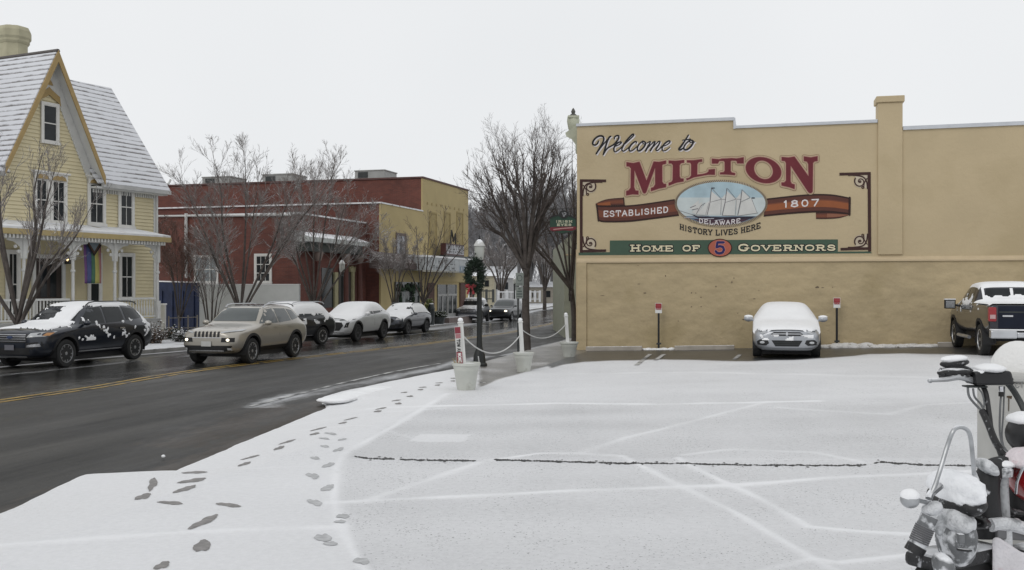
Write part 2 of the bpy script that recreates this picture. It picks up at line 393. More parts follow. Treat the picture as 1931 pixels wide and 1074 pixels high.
def slush(x,y,z):
    n=ncoord(x,y); v=0
    # snow lying by the far kerb between and under the parked cars, thin by the near kerb
    dk=x-fk(y)
    v=max(v, 1-abs(dk-.25)/.45)
    if 14<y<60: v=max(v,.62-abs(dk-2.6)/.9 )
    if y>60: v=max(v,.85-abs(dk-1.0)/1.6)
    if y>85: v=max(v,.62-abs(dk-5)/2)
    dn=nk(y)-x
    if 18.5<y<33: v=max(v,.64-abs(dn-1.1)/1.5)
    if y>33: v=max(v,.7-abs(dn-.4)/.8)
    return max(0,v)
def grit(x,y,z):
    dn=nk(y)-x
    if dn<-.5 or y>24: return 0
    v=max(0,1-max(0,dn)/.55)
    if 14<y<19: v=max(v,.75-abs(dn-.8)/1.6)
    return v
def wet(x,y,z):
    dk=x-fk(y)
    v=max(0,1-abs(dk-4.2)/3.4)**.6 if abs(dk-4.2)<3.4 else 0
    n=ncoord(x,y)
    return max(0,min(1,v+.25*noise.noise(Vector((x*.4,y*.15,0)))))
ys=frange(-20,40,.35)+frange(41,120,1.2)+frange(125,600,12)
def rxs(y):
    a=fk(y)-.3; b=max(nk(y)+.6, -2 if y<30 else -99); return [b-(b-a)*(i/90)**1.5 for i in range(90,-1,-1)]
road=grid('road',rxs,ys,lambda x,y:g(x,y)-.12+.035*sin(max(0,min(1,(x-fk(y))/12.2))*pi),rm,attrs={'slush':slush,'wet':wet,'grit':grit})
road['kind']='structure'
def rz(x,y): return g(x,y)-.12+.035*sin(max(0,min(1,(x-fk(y))/12.2))*pi)

# yellow centre lines (double) and white edge dashes
ym=mat('yellow_line_paint',(.36,.235,.055),.55,var=.25,scale=6,dirt=((.09,.085,.08),2.5,.52))
wm=mat('white_line_paint',(.42,.42,.41),.55,var=.25,scale=6,dirt=((.1,.1,.1),2.0,.5))
def roadstrip(name,fx,y0,y1,w,m,lift=.004,step=.5):
    mb=MB(); ys=frange(y0,y1,step); vs=[]
    for y in ys:
        x=fx(y)
        for t in (-.5,.5):
            X=x+t*w*1.03; vs.append((X,y,rz(X,y)+lift+.004))
    mb.add(vs,[(2*i,2*i+1,2*i+3,2*i+2) for i in range(len(ys)-1)])
    o=mb.build(name,m); o['kind']='structure'; return o
cl=[]
for px,py in ((0,760),(95,746),(190,732),(290,714),(385,699)):
    q=G(px,py,-.10); cl.append((q.y,q.x))
cl=[(-20,cl[0][1]-.30*(cl[0][0]+20))]+cl
cl+= [(y,(fk(y)+nk(y))/2+1.0+ (.0)) for y in (40,55,75,100,140,200)]
roadstrip('road_marking',lambda y:interp(cl,y),-15,150,.11,ym)
roadstrip('road_marking',lambda y:interp(cl,y)-.3,-15,150,.11,ym)
wl=[]
for px,py in ((470,765),(560,742),(640,722),(740,700),(830,684)):
    q=G(px,py,-.1); wl.append((q.y,q.x))
roadstrip('road_marking',lambda y:interp(wl,y),wl[0][0],wl[-1][0],.10,wm)

# --- snow covered lot and near pavement, one sheet
LINES=[([(600,950),(639,948),(940,934),(1239,920.5),(1286,919),(1383,917),(1560,903),(1740,894.5),(1931,886)],.13,1.0),
 ([(651,855),(740,806),(844,743)],.09,.9),
 ([(651,855),(635,880),(630,946),(650,1010),(674,1057),(705,1100)],.08,.9),
 ([(700,770),(848,766),(1050,761),(1240,763),(1400,760),(1540,757)],.17,.9),
 ([(700,942),(800,910),(903,873)],.10,.6),
 ([(1100,854),(1180,826),(1278,802),(1370,778),(1451,757)],.09,.42),
 ([(1150,858),(1173,860),(1197,874),(1286,919),(1380,965),(1439,1000),(1532,1056),(1600,1090)],.085,1.0),
 ([(1278,864),(1298,878),(1383,919),(1443,947),(1504,983),(1524,995),(1621,1004),(1722,1010)],.085,.9),
 ([(1443,1078),(1532,1056),(1581,1064),(1718,1048)],.09,.8),
 ([(1290,858),(1326,854),(1383,848),(1540,854),(1625,872)],.09,.4),
 ([(1468,769),(1560,775),(1674,781),(1740,765),(1850,758)],.13,.32),
 ([(-50,1035),(0,1031),(348,1006),(640,996)],.13,1.0),
 ([(150,893),(296,890),(450,885),(640,878)],.04,.3),
 ([(480,792),(560,790),(700,780),(840,770)],.05,.4),
 ([(930,868),(1020,856),(1100,856),(1170,862)],.10,.7),
 ([(905,702),(930,713),(1000,697),(1062,682),(1100,676)],.10,.8),
 ([(1100,705),(1300,702),(1500,706),(1760,712)],.25,.4),
 ([(545,806),(700,803),(775,826),(885,826)],.05,.3),
]
LW=[]
for pts,w,a in LINES:
    q=[G(*p) for p in pts]; LW.append(([Vector((v.x,v.y)) for v in q],w,a,min(v.y for v in q)-1,max(v.y for v in q)+1))
def dseg(p,a,b):
    ab=b-a; t=max(0,min(1,(p-a).dot(ab)/ab.length_squared)); return (p-a-ab*t).length
patch_q=[G(*p) for p in ((772,833),(790,820),(887,820),(875,834))]
bare_line=[(1040,694),(1062,688),(1100,682),(1250,678),(1420,681),(1560,676),(1640,668),(1700,667),(1760,668),(1931,672)]
walk_line=[(880,742),(905,730),(935,717),(1000,699),(1062,684)]     # edge of the bare pavement, seen from the lot
def inpoly(x,y,pts):
    c=False; n=len(pts)
    for i in range(n):
        a=pts[i]; b=pts[(i+1)%n]
        if (a[1]>y)!=(b[1]>y) and x<(b[0]-a[0])*(y-a[1])/(b[1]-a[1])+a[0]: c=not c
    return c
def lot_snow(x,y,z):
    if y<3: return .6
    px,py=proj((x,y,g(x,y)))
    n1=noise.noise(Vector((x*.5,y*.35,1))); n2=noise.noise(Vector((x*1.6,y*1.1,5)))
    inner=651 if py<855 else 632
    # pavement strip on the left lies deeper
    edge=[(743,844),(855,651),(946,632),(1057,670),(1200,720)]
    ex=interp(edge,py)
    side=max(0,min(1,(ex-px)/30+.5))
    n3=noise.noise(Vector((x*.22,y*1.1,8)))
    v=.55+.07*n1+.05*n2+.09*n3
    v-=.13*max(0,min(1,(py-745)/30))*max(0,min(1,(868-py)/6))
    if py>868: v-=.055+.06*n1
    v=v*(1-side)+(.70+.07*n1+.05*n3)*side
    p=Vector((x,y))
    for q,w,a,y0,y1 in LW:
        if y0<y<y1:
            d=min(dseg(p,q[i],q[i+1]) for i in range(len(q)-1))
            ww=w*.46*(1+.5*n2)*(1+y*.02); a=min(1,a*1.25)*max(.35,min(1,.8+1.0*noise.noise(Vector((x*1.3,y*.9,12)))))
            if d<ww*2.2: v=max(v,v+(1-v)*a*math.exp(-(d/ww)**2))
    if inpoly(x,y,[(q.x,q.y) for q in patch_q]): v=max(v,.66+.1*n2)
    # bare strips
    if px>1035:
        bl=interp(bare_line,px)+1.3*noise.noise(Vector((x*1.3,y*.2,9)))
        t=(bl-py)/3.0
        v=v*(1-max(0,min(1,t+.5)))
    elif px>865:
        wl_=interp(walk_line,px)+3*noise.noise(Vector((x*1.7,y*.3,9)))
        t=(wl_-py)/4.0
        k=max(0,min(1,t+.5))*max(0,min(1,(px-893)/14+.5*noise.noise(Vector((x*3,y*1.5,2)))))
        v=v*(1-(.98-.5*max(0,noise.noise(Vector((x*1.1,y*.6,31)))))*k)
    if y>36: v=.15+.3*max(0,n1)
    return max(0,min(1,v))
def lot_conc(x,y,z):
    n=ncoord(x,y); return 1.0 if n>5.9 else 0.0
lm=bpy.data.materials.new('thin_snow_on_asphalt'); lm.use_nodes=True
def lot_mat(m):
    nt=m.node_tree; N=nt.nodes; L=nt.links; b=N['Principled BSDF']; tc=N.new('ShaderNodeTexCoord')
    a=N.new('ShaderNodeAttribute'); a.attribute_name='snow'; c=N.new('ShaderNodeAttribute'); c.attribute_name='conc'
    n1=N.new('ShaderNodeTexNoise'); n1.inputs['Scale'].default_value=17; n1.inputs['Detail'].default_value=8; n1.inputs['Roughness'].default_value=.85; L.new(tc.outputs['Object'],n1.inputs['Vector'])
    n2=N.new('ShaderNodeTexNoise'); n2.inputs['Scale'].default_value=1.5; n2.inputs['Detail'].default_value=8; L.new(tc.outputs['Object'],n2.inputs['Vector'])
    base=N.new('ShaderNodeMix'); base.data_type='RGBA'; base.inputs[6].default_value=(.052,.052,.052,1); base.inputs[7].default_value=(.15,.138,.12,1); L.new(c.outputs['Fac'],base.inputs[0])
    r2=N.new('ShaderNodeMapRange'); r2.inputs[1].default_value=.3; r2.inputs[2].default_value=.7; r2.inputs[3].default_value=.65; r2.inputs[4].default_value=1.35; L.new(n2.outputs['Fac'],r2.inputs[0])
    bs=N.new('ShaderNodeVectorMath'); bs.operation='SCALE'; L.new(base.outputs[2],bs.inputs[0]); L.new(r2.outputs[0],bs.inputs[3])
    # coverage of snow
    k=N.new('ShaderNodeMath'); k.operation='MULTIPLY_ADD'; k.inputs[1].default_value=.85; L.new(n1.outputs['Fac'],k.inputs[0])
    k0=N.new('ShaderNodeMath'); k0.operation='SUBTRACT'; k0.inputs[1].default_value=.425; L.new(a.outputs['Fac'],k0.inputs[0]); L.new(k0.outputs[0],k.inputs[2])
    rp=N.new('ShaderNodeValToRGB'); e=rp.color_ramp.elements; e[0].position=.05; e[0].color=(0,0,0,1); e[1].position=.95; e[1].color=(1,1,1,1)
    e2=rp.color_ramp.elements.new(.25); e2.color=(.60,.60,.60,1); e3=rp.color_ramp.elements.new(.52); e3.color=(.80,.80,.80,1)
    L.new(k.outputs[0],rp.inputs[0])
    vo=N.new('ShaderNodeTexNoise'); vo.inputs['Scale'].default_value=42; vo.inputs['Detail'].default_value=2; L.new(tc.outputs['Object'],vo.inputs['Vector'])
    n5=N.new('ShaderNodeTexNoise'); n5.inputs['Scale'].default_value=1.1; n5.inputs['Detail'].default_value=3; L.new(tc.outputs['Object'],n5.inputs['Vector'])
    th=N.new('ShaderNodeMath'); th.operation='MULTIPLY_ADD'; th.inputs[1].default_value=-.22; th.inputs[2].default_value=.765; L.new(n5.outputs['Fac'],th.inputs[0])
    sb=N.new('ShaderNodeMath'); sb.operation='SUBTRACT'; L.new(vo.outputs['Fac'],sb.inputs[0]); L.new(th.outputs[0],sb.inputs[1])
    rk=N.new('ShaderNodeMapRange'); rk.inputs[1].default_value=0; rk.inputs[2].default_value=.05; rk.inputs[3].default_value=1; rk.inputs[4].default_value=.38; L.new(sb.outputs[0],rk.inputs[0])
    gm_=N.new('ShaderNodeMapRange'); gm_.inputs[1].default_value=.60; gm_.inputs[2].default_value=.70; L.new(a.outputs['Fac'],gm_.inputs[0])
    gx=N.new('ShaderNodeMix'); gx.data_type='FLOAT'; L.new(gm_.outputs[0],gx.inputs[0]); L.new(rk.outputs[0],gx.inputs[2]); gx.inputs[3].default_value=1
    cv=N.new('ShaderNodeMath'); cv.operation='MULTIPLY'; L.new(rp.outputs[0],cv.inputs[0]); L.new(gx.outputs[0],cv.inputs[1])
    mx=N.new('ShaderNodeMix'); mx.data_type='RGBA'; L.new(cv.outputs[0],mx.inputs[0]); L.new(bs.outputs[0],mx.inputs[6]); mx.inputs[7].default_value=(.83,.835,.85,1)
    L.new(mx.outputs[2],b.inputs['Base Color'])
    rr=N.new('ShaderNodeMapRange'); rr.inputs[3].default_value=.3; rr.inputs[4].default_value=.75; L.new(rp.outputs[0],rr.inputs[0]); L.new(rr.outputs[0],b.inputs['Roughness'])
    bp=N.new('ShaderNodeBump'); bp.inputs['Distance'].default_value=.012; bp.inputs['Strength'].default_value=.9; L.new(n1.outputs['Fac'],bp.inputs['Height']); L.new(bp.outputs[0],b.inputs['Normal'])
lot_mat(lm)
lys=frange(-6,6.5,1)[:-1]+frange(6.5,13,.035)+frange(13.06,20,.06)+frange(20.15,36,.15)+frange(36.5,120,2.5)+frange(130,600,20)
APR=(G(283,889).y,G(606,747).y-.12)
def lot_z(x,y):
    d=x-nk(y)
    z=g(x,y)
    if APR[0]<y<APR[1]: z-=.112*max(0,1-d/1.3)*min(1,(y-APR[0])/.35,(APR[1]-y)/.15)
    if y<36: z+=.010*noise.noise(Vector((x*.8,y*.8,3)))+ (.018*lot_snow(x,y,0) if y>6 else .012)
    if d<.12: z-= (.12-d)**2*2.5
    return z
tt=[0,0,.004,.01,.02,.035,.055,.08,.11,.15]
def lxs(y):
    a=nk(y); b=45 if y>3 else 30
    out=[a-.012,a-.006]+[a+q for q in (0.0,.02,.04,.07,.1,.14,.19,.25)]
    # dense where it is seen
    n=300 if y<36 else 30
    r=.52*max(y,7)+.5 if y<36 else b
    r=max(r,a+6)
    for i in range(1,n+1): out.append(a+.25+(r-a-.25)*i/n)
    if y<36: out+= [r+1+i*4 for i in range(270-268+4)]
    while len(out)<310+6: out.append(out[-1]+1.0)
    return out[:316]
def lz(x,y):
    return (g(x,y)-.27) if x<nk(y)-.009 else lot_z(x,y)
lot=grid('snowy_parking_lot',lxs,lys,lz,lm,attrs={'snow':lot_snow,'conc':lot_conc})
lot['kind']='structure'
# far pavement and yards
fm=mat('pavement_snow',(.66,.67,.69),.7,var=.1,scale=1.2,dirt=((.2,.19,.17),.9,.56),bump=.02,bscale=6)
def fxs(y):
    k=fk(y); return [k-.004+q for q in (0,)]+[k-q for q in (.0,.02,.1,.5,1,2,3,4,6,9,14,20,30,45,70,110)]
grid('far_pavement',lambda y:fxs(y)[::-1],frange(-20,120,1.5)+frange(130,600,20),lambda x,y:(g(x,y)-.27 if x>fk(y)-.003 and x<fk(y)-.001 else g(x,y)+(.004 if x<fk(y)-.15 else 0)),fm)['kind']='structure'
km=mat('kerb_stone',(.2,.195,.185),.7,var=.25,scale=3,frost=.35)
mb=MB(); ys=frange(-20,150,2.0)
for a,b in zip(ys,ys[1:]):
    q=[(fk(a)+.03,a,g(fk(a),a)-.25),(fk(b)+.03,b,g(fk(b),b)-.25),(fk(b)-.16,b,g(fk(b),b)-.25),(fk(a)-.16,a,g(fk(a),a)-.25)]
    mb.hexa([q[3],q[2],q[1],q[0]]+[(p[0],p[1],p[2]+.262) for p in (q[3],q[2],q[1],q[0])])
mb.build('kerb',km)['kind']='structure'
# raised walk on which the camera and the motorcycle stand
mb=MB(); mb.box(-6,9,-5,5.1,-.3,.45); mb.build('raised_walk',mat('walk_concrete',(.6,.61,.62),.8,var=.1,frost=.6),bev=.02)['kind']='structure'

# dark crack where the asphalt sheets meet
crm=mat('crack_dark',(.03,.03,.03),.6,var=.3)
mb=MB(); random.seed(4)
def crack(pts,gaps):
    pts=[Vector((x,interp(sorted((a,b) for a,b in pts),x))) for x in frange(pts[0][0],pts[-1][0],2.2)]
    seg=[]
    for i,p in enumerate(pts):
        if noise.noise(Vector((p.x*.05,3,0)))>.62 or any(a<p.x<b for a,b in gaps):
            if len(seg)>2: emit(seg)
            seg=[]; continue
        seg.append(p)
    if len(seg)>2: emit(seg)
def emit(seg):
    vs=[]; yj=0
    for i,p in enumerate(seg):
        yj=.6*yj+random.uniform(-.3,.3)
        y0=p.y+1.2*noise.noise(Vector((p.x*.07,0,0)))+yj
        w=abs(random.gauss(.8,.35))+.75*max(0,noise.noise(Vector((p.x*.05,7,0)))+.25)
        w*=.2 if i in (0,len(seg)-1) else 1
        if noise.noise(Vector((p.x*.13,9,0)))>.42: w*=.15
        w=max(.08,min(1.9,w))
        for s in (-1,1):
            q=G(p.x,y0+s*w); vs.append((q.x,q.y,lot_z(q.x,q.y)+.006))
        if random.random()<.05:
            c=G(p.x+random.uniform(-3,3),y0+random.choice((-1,1))*random.uniform(1.5,4)); r=random.uniform(.008,.022)
            mb.add([(c.x+r*cos(k),c.y+r*1.5*sin(k),lot_z(c.x,c.y)+.006) for k in range(6)],[(0,1,2,3,4,5)])
    mb.add(vs,[(2*i,2*i+2,2*i+3,2*i+1) for i in range(len(seg)-1)])
crack([(668,861),(700,865),(790,869),(898,870)],[])
crack([(931,868),(1010,870),(1100,873),(1193,876),(1225,875),(1302,876),(1423,879),(1560,879),(1625,878),(1662,872),(1740,878),(1830,880),(1931,884)],[(1636,1646)])
mb.build('crack',crm,parent=lot)
# footprints, pressed through to the wet ground
fdm=mat('footprint_dark',(.185,.175,.168),.45,var=.3,scale=14)
ffm=mat('footprint_faint',(.42,.425,.43),.6,var=.2,scale=14)
def footprint(px,py,l,w,ang,m):
    mb=MB(); a=radians(ang); pts=[]
    r=random.random()*9
    for i in range(34):
        t=2*pi*i/34; c,s_=cos(t),sin(t)
        X=l/2*c; Y=w/2*s_*(1-.18*math.exp(-((c+.2)/.3)**2))*(1 if c>0 else .8)
        k=1+.22*noise.noise(Vector((c*1.7+r,s_*1.7,0)))+.12*noise.noise(Vector((c*5+r,s_*5,2)))
        X*=k; Y*=k
        q=G(px+X*cos(a)+Y*sin(a), py-X*sin(a)+Y*cos(a)); pts.append((q.x,q.y,lot_z(q.x,q.y)+.004))
    mb.add(pts,[tuple(range(34))]); fp_=mb.build('footprint',m,parent=lot)
for a in [(287,916,26,16,60),(269,939,30,11,15),(322,951,48,7,-4),(362,909,52,8,8),(348,925,46,8,16),(366,893,50,5,2),(430,955,50,8,-6),(383,987,58,13,24),(380,1033,38,24,20),(305,1070,32,14,20),
          (460,871,26,6,14),(471,857,36,4,12),(526,842,20,7,14),(541,829.5,32,4,13),(593,816,18,5,8),(600,806,30,3,10),(646,797,16,4,8),(661,789,26,2.6,9),(712,777,15,4,6),(718,771.5,22,2.4,8),
          (751,762.5,12,4,3),(747,756.5,18,2.2,5),(773,748.7,12,3.5,3),(793,735.7,11,3,2),(797,731,15,2,3),(762,741,14,2,5),(825,727,10,2.6,2),(828,722.7,14,1.8,2),(854,719,10,2.8,0),(854,714,10,2,0),(655,743,10,2,0)]:
    footprint(*a,fdm)
for a in [(623,818,22,5,-12),(611,828,20,4,-8),(645,830,16,4,10),(612,843.5,16,5,-5),(638,849.5,20,6,15),(594,865,17,6,-5),(619,878,24,8,15),(589,899,24,11,-15),(617,922,26,11,15),(593,949,30,12,-15),(646,976,26,11,5),(641,987,22,7,0),(609,1017,32,16,-5),(623,1028,26,9,-2),(682,1061,32,14,0)]:
    footprint(*a,ffm)
# small stone-like lump of snow at the gutter
q=G(308,863,-.1); mb=MB(); mb.ball(q+Vector((0,0,.02)),(.026,.024,.022)); tag(mb.build('snow_clump',snow,smooth=True),'small round clump of snow lying on the asphalt at the edge of the road','snow clump')
# snow heap over the rounded end of the kerb
mb=MB(); q=G(645,744)
for i in range(9):
    p=G(618+i*11,752-i*2.2-(.4*i),0); mb.ball((p.x+.12,p.y,p.z-.02),(.34,.3,.06+.012*sin(i*2)),12,6)
tag(mb.build('snow_heap',snow,smooth=True,ang=180),'low rounded heap of snow over the end of the kerb beside the driveway','snow heap')
# ================================================================== the building with the painted welcome wall
WP=Pl((8.75,32.0),(.9714,-.2378))
wall_m=mat('tan_painted_stucco',(.48,.388,.245),.75,var=.05,scale=.6,bump=.012,bscale=7,dirt=((.43,.345,.21),.35,.5))
wall_lo=mat('tan_rough_stucco',(.445,.358,.22),.85,var=.10,scale=1.4,bump=.035,bscale=4.5,stretch=(1,1,3),dirt=((.37,.295,.17),.5,.56))
trim_m=mat('tan_trim',(.50,.40,.26),.75,var=.05)
cop_m=mat('white_coping',(.52,.54,.57),.5,var=.06,frost=.5)
A=WP.s
def zz(px,py,e=0): return WP.sz(px,py,e)[1]
b=thing('welcome_building','long tan stucco building with a large painted welcome mural on its side wall','building',WP.at(A(1088),g(*WP.at(A(1088),0).xy)-.0))
x0,x1,x2,x3,x4,x5=A(1088),A(1383),A(1655),A(1702),A(1931),A(1931)+14
mb=MB()
DB=12
def slab(mb,a0,a1,z0l,z0r,z1l,z1r,e0,e1):
    mb.hexa([WP.at(a0,z0l,e1),WP.at(a1,z0r,e1),WP.at(a1,z0r,e0),WP.at(a0,z0l,e0),WP.at(a0,z1l,e1),WP.at(a1,z1r,e1),WP.at(a1,z1r,e0),WP.at(a0,z1l,e0)])
tops=[(1092,238,1378,226),(1386,243,1655,231),(1702,245,1931,237)]
zl=zz(1092,484)
slab(mb,x0,x1,-1,-1,zz(1090,237),zz(1381,226),-DB,0)
slab(mb,x1,x2,-1,-1,zz(1386,242),zz(1655,231),-DB,0)
slab(mb,x2,A(2150),-1,-1,zz(1702,245),zz(1702,245)+.05,-DB,0)
mb.build('wall',wall_m,b)
mb=MB(); slab(mb,x0-.02,x1+.03,zz(1090,238),zz(1381,227),zz(1090,233),zz(1381,221),-DB,.06)
slab(mb,x1+.03,x2-.01,zz(1386,242),zz(1655,231),zz(1386,237),zz(1655,225),-DB,.06)
mb.pbox(WP,x1,x1+.06,zz(1383,243),zz(1383,222),-DB,.055)
slab(mb,x3+.01,A(2150),zz(1702,245),zz(1702,245)+.05,zz(1702,238),zz(1702,238)+.05,-DB,.06)
mb.build('coping',cop_m,b)
mb=MB()    # pilaster that runs up into the chimney
mb.pbox(WP,x2+.003,x3-.003,zl,zz(1680,193),-.6,.06); mb.pbox(WP,x2-.05,x3+.05,zz(1680,193),zz(1680,181),-.66,.12)
mb.build('chimney',wall_m,b,bev=.02)
mb=MB()    # thicker lower wall with its ledge
LZ=zz(1300,486)
zb=zz(1300,493)
pil=A(1106,.1)
slab(mb,x0+.02,pil,-1,-1,zb,zb,-.05,.10)
slab(mb,pil,A(2150),-1,-1,zb,zb,-.05,.05)
mb.build('lower_wall',wall_lo,b,bev=.015)
mb=MB(); 
mb.hexa([WP.at(x0,zb-.02,.105),WP.at(A(2150),zb-.02,.105),WP.at(A(2150),zb-.02,.0),WP.at(x0,zb-.02,.0),WP.at(x0,zb+.03,.10),WP.at(A(2150),zb+.03,.10),WP.at(A(2150),zb+.13,.0),WP.at(x0,zb+.13,.0)])
mb.build('ledge',trim_m,b)
mb=MB()    # worn chips and stains on the lower wall
random.seed(11)
pm=mat('chipped_plaster',(.16,.125,.085),.9,var=.3)
for (px,py,w,h) in [(1216,552,7,2.2),(1304,552,2.5,3),(1312,552,2.5,3),(1322,560,4,2),(1203,500,3,1),(1541,541,9,4),(1551,542,6,2),(1402,602,6,4),(1431,547,3,1.5),(1391,590,3,1.5),(1570,541,3,2),(1304,578,2.5,2.5),(1322,578,2.5,2.5),(1350,540,3,4),(1380,532,3,5),(1136,557,10,1.5),(1423,563,6,2),(1205,535,7,1.5),(1255,520,2,4),(1384,524,2,3),(1279,605,3,1.5)]:
    pts=[]
    for i in range(9):
        t=2*pi*i/9; k=random.uniform(.6,1.1); pts.append((px+w/2*cos(t)*k,py+h/2*sin(t)*k))
    mb=MB(); mb.prism([p for p in pts],lambda u,v,e: WP.px(u,v,e),.045,.056)
    mb.build('chipped_plaster',pm,b)
# roofline urn on its bracket at the street corner
urn_m=mat('urn_stone',(.42,.43,.33),.7,var=.15,frost=.25)
cb=thing('cornice_urn','pale green urn with a dark pointed finial on the cornice bracket at the roof corner','urn',WP.at(A(1075),zz(1076,232)))
mb=MB(); c=WP.at(A(1076),0,-.5)
sc=c.y/F
def zy(py): return H+(HY-py)*sc
prof=[(7*sc,zy(250)),(10*sc,zy(240)),(12*sc,zy(228)),(11*sc,zy(221)),(7*sc,zy(219))]
mb.lathe(prof,14,Matrix.Translation((c.x,c.y,0)))
mb.box(c.x-10.5*sc,c.x+10.5*sc,c.y-.22,c.y+.22,zy(223),zy(219)); mb.build('bowl',urn_m,cb,smooth=True)
mb=MB(); mb.lathe([(9*sc,zy(219)),(5*sc,zy(215)),(3*sc,zy(214)),(4.2*sc,zy(210)),(2.5*sc,zy(206)),(.3*sc,zy(203))],12,Matrix.Translation((c.x,c.y,0)))
mb.build('finial',mat('finial_dark',(.08,.08,.07),.7,frost=.15),cb,smooth=True)
mb=MB()    # bracket below the urn, curving back into the building
pts=[(1066,250),(1088,234),(1088,290),(1086,290),(1085,272),(1078,262),(1068,257)]
mb.prism(pts,lambda u,v,e: WP.px(u,v,e-.5),-.2,.2); mb.build('cornice_bracket',urn_m,b)
mb=MB(); mb.prism([(1086,470),(1089.5,470),(1089.5,664),(1086.5,664)],lambda u,v,e: WP.px(u,v,e),-.4,-.05); mb.build('corner_strip',trim_m,b)

# ------------------------------------------------------------------ mural paint
mur=thing('welcome_mural','painted welcome mural with ship oval ribbon and scroll frame on the tan side wall','mural',WP.at(A(1365),zz(1365,480),.02))
paint={}
def pmx(n,c,v=.08): return mat(n,c,.75,var=v,scale=2.5)
wf=lambda u,v,e: WP.px(u,v,e)
def layer(name,polys,m,e): 
    mb=MB(); flat(mb,polys,wf,e); return mb.build(name,m,mur)
maroon=pmx('maroon_paint',(.135,.02,.028)); pink=pmx('pink_edge_paint',(.42,.24,.19)); gold=pmx('gold_paint',(.46,.40,.25)); brownln=pmx('brown_line_paint',(.22,.09,.06))
blackp=pmx('black_mural_paint',(.012,.012,.014)); cream=pmx('cream_paint',(.66,.6,.42)); whitep=pmx('white_mural_paint',(.66,.62,.62))
green=pmx('green_band_paint',(.055,.095,.065)); scrollp=pmx('dark_brown_paint',(.045,.018,.015)); orange=pmx('copper_paint',(.27,.085,.032)); ribd=pmx('ribbon_brown_paint',(.10,.035,.025)); ribk=pmx('ribbon_edge_paint',(.03,.012,.01))
hi=pmx('pale_scroll_paint',(.50,.43,.33))
# MILTON
def z2(pts): return [(1170+x/9.655,280+y/9.655) for x,y in pts]
def z3(pts): return [(1360+x/9.655,280+y/9.655) for x,y in pts]
Mt=z2([(110,245),(235,262),(345,236),(475,580),(605,232),(700,240),(830,215),(830,272),(770,290),(760,310),(762,600),(790,640),(830,640),(830,700),(700,725),(555,775),(555,712),(600,700),(632,650),(632,345),(470,790),(450,812),(425,812),(405,790),(255,390),(250,700),(275,760),(328,765),(328,835),(225,830),(105,850),(105,770),(150,755),(185,710),(190,360),(160,325),(110,320)])
It=z2([(880,215),(1010,222),(1160,203),(1160,255),(1105,262),(1078,300),(1078,500),(1095,540),(1150,545),(1150,595),(1020,618),(880,672),(878,620),(925,605),(950,570),(955,300),(930,268),(880,268)])
Lt=z2([(1210,210),(1340,210),(1485,190),(1485,235),(1430,240),(1400,280),(1398,470),(1500,460),(1570,440),(1605,412),(1605,380),(1720,368),(1720,475),(1600,472),(1340,520),(1205,575),(1200,540),(1250,530),(1285,490),(1288,290),(1270,255),(1210,250)])
T1=z2([(1665,180),(1790,195),(1931,180)]); 
Tt=z2([(1665,180),(1790,192),(1838,185)])+z3([(0,180),(90,178),(190,170),(280,178),(410,155),(410,268),(290,265),(285,230),(265,218),(190,215),(172,230),(172,400),(190,430),(255,445),(252,482),(120,470),(0,465)])+z2([(1815,468),(1812,435),(1880,425),(1898,400),(1898,240),(1875,222),(1800,222),(1775,270),(1665,270)])
def ring(o,i): return [o[k:k+1] and [o[k],o[(k+1)%len(o)],i[(k+1)%len(o)],i[k]] for k in range(len(o))]
def skewell(cx,cy,rx,ry,sk,n=40): return [(cx+rx*cos(t)+sk*0, cy+ry*sin(t)+sk*cos(t)) for t in [2*pi*k/n for k in range(n)]]
Oo=z3(skewell(770,390,325,235,45)); Oi=z3(skewell(770,385,172,168,30))
Nt=z3([(1100,150),(1225,160),(1335,142),(1590,500),(1585,280),(1560,235),(1505,222),(1505,140),(1630,158),(1755,135),(1755,222),(1700,232),(1672,260),(1665,780),(1640,808),(1612,808),(1585,790),(1265,310),(1262,590),(1285,635),(1340,650),(1335,735),(1235,700),(1100,672),(1095,615),(1150,612),(1180,580),(1180,265),(1160,225),(1100,218)])
outl=[(Mt,1),(It,1),(Lt,1),(Tt,1),(Nt,1)]
def contour(pts,w): return stroke(list(pts)+[pts[0]],w)
def fan_cdt(pts):  return [pts]
base=[];mid=[];thin=[]
for p,_ in outl:
    base+=contour(p,7.2); mid+=contour(p,5.6); thin+=contour(p,3.0)
for p in (Oo,Oi):
    base+=contour(p,7.2); mid+=contour(p,5.6); thin+=contour(p,3.0)
layer('letter_outline',base,brownln,.012); layer('letter_outline',mid,gold,.016); layer('letter_outline',thin,pink,.020)
mb=MB()
for p,_ in outl:
    r=delaunay_2d_cdt([Vector(q) for q in p],[],[list(range(len(p)))],1,1e-5)
    mb.add([wf(v.x,v.y,.024) for v in r[0]],[tuple(t)[::-1] for t in r[2]])
n=len(Oo); mb.add([wf(*q,.024) for q in Oo]+[wf(*q,.024) for q in Oi],[(k,(k+1)%n,n+(k+1)%n,n+k)[::-1] for k in range(n)])
mb.build('letter',maroon,mur)
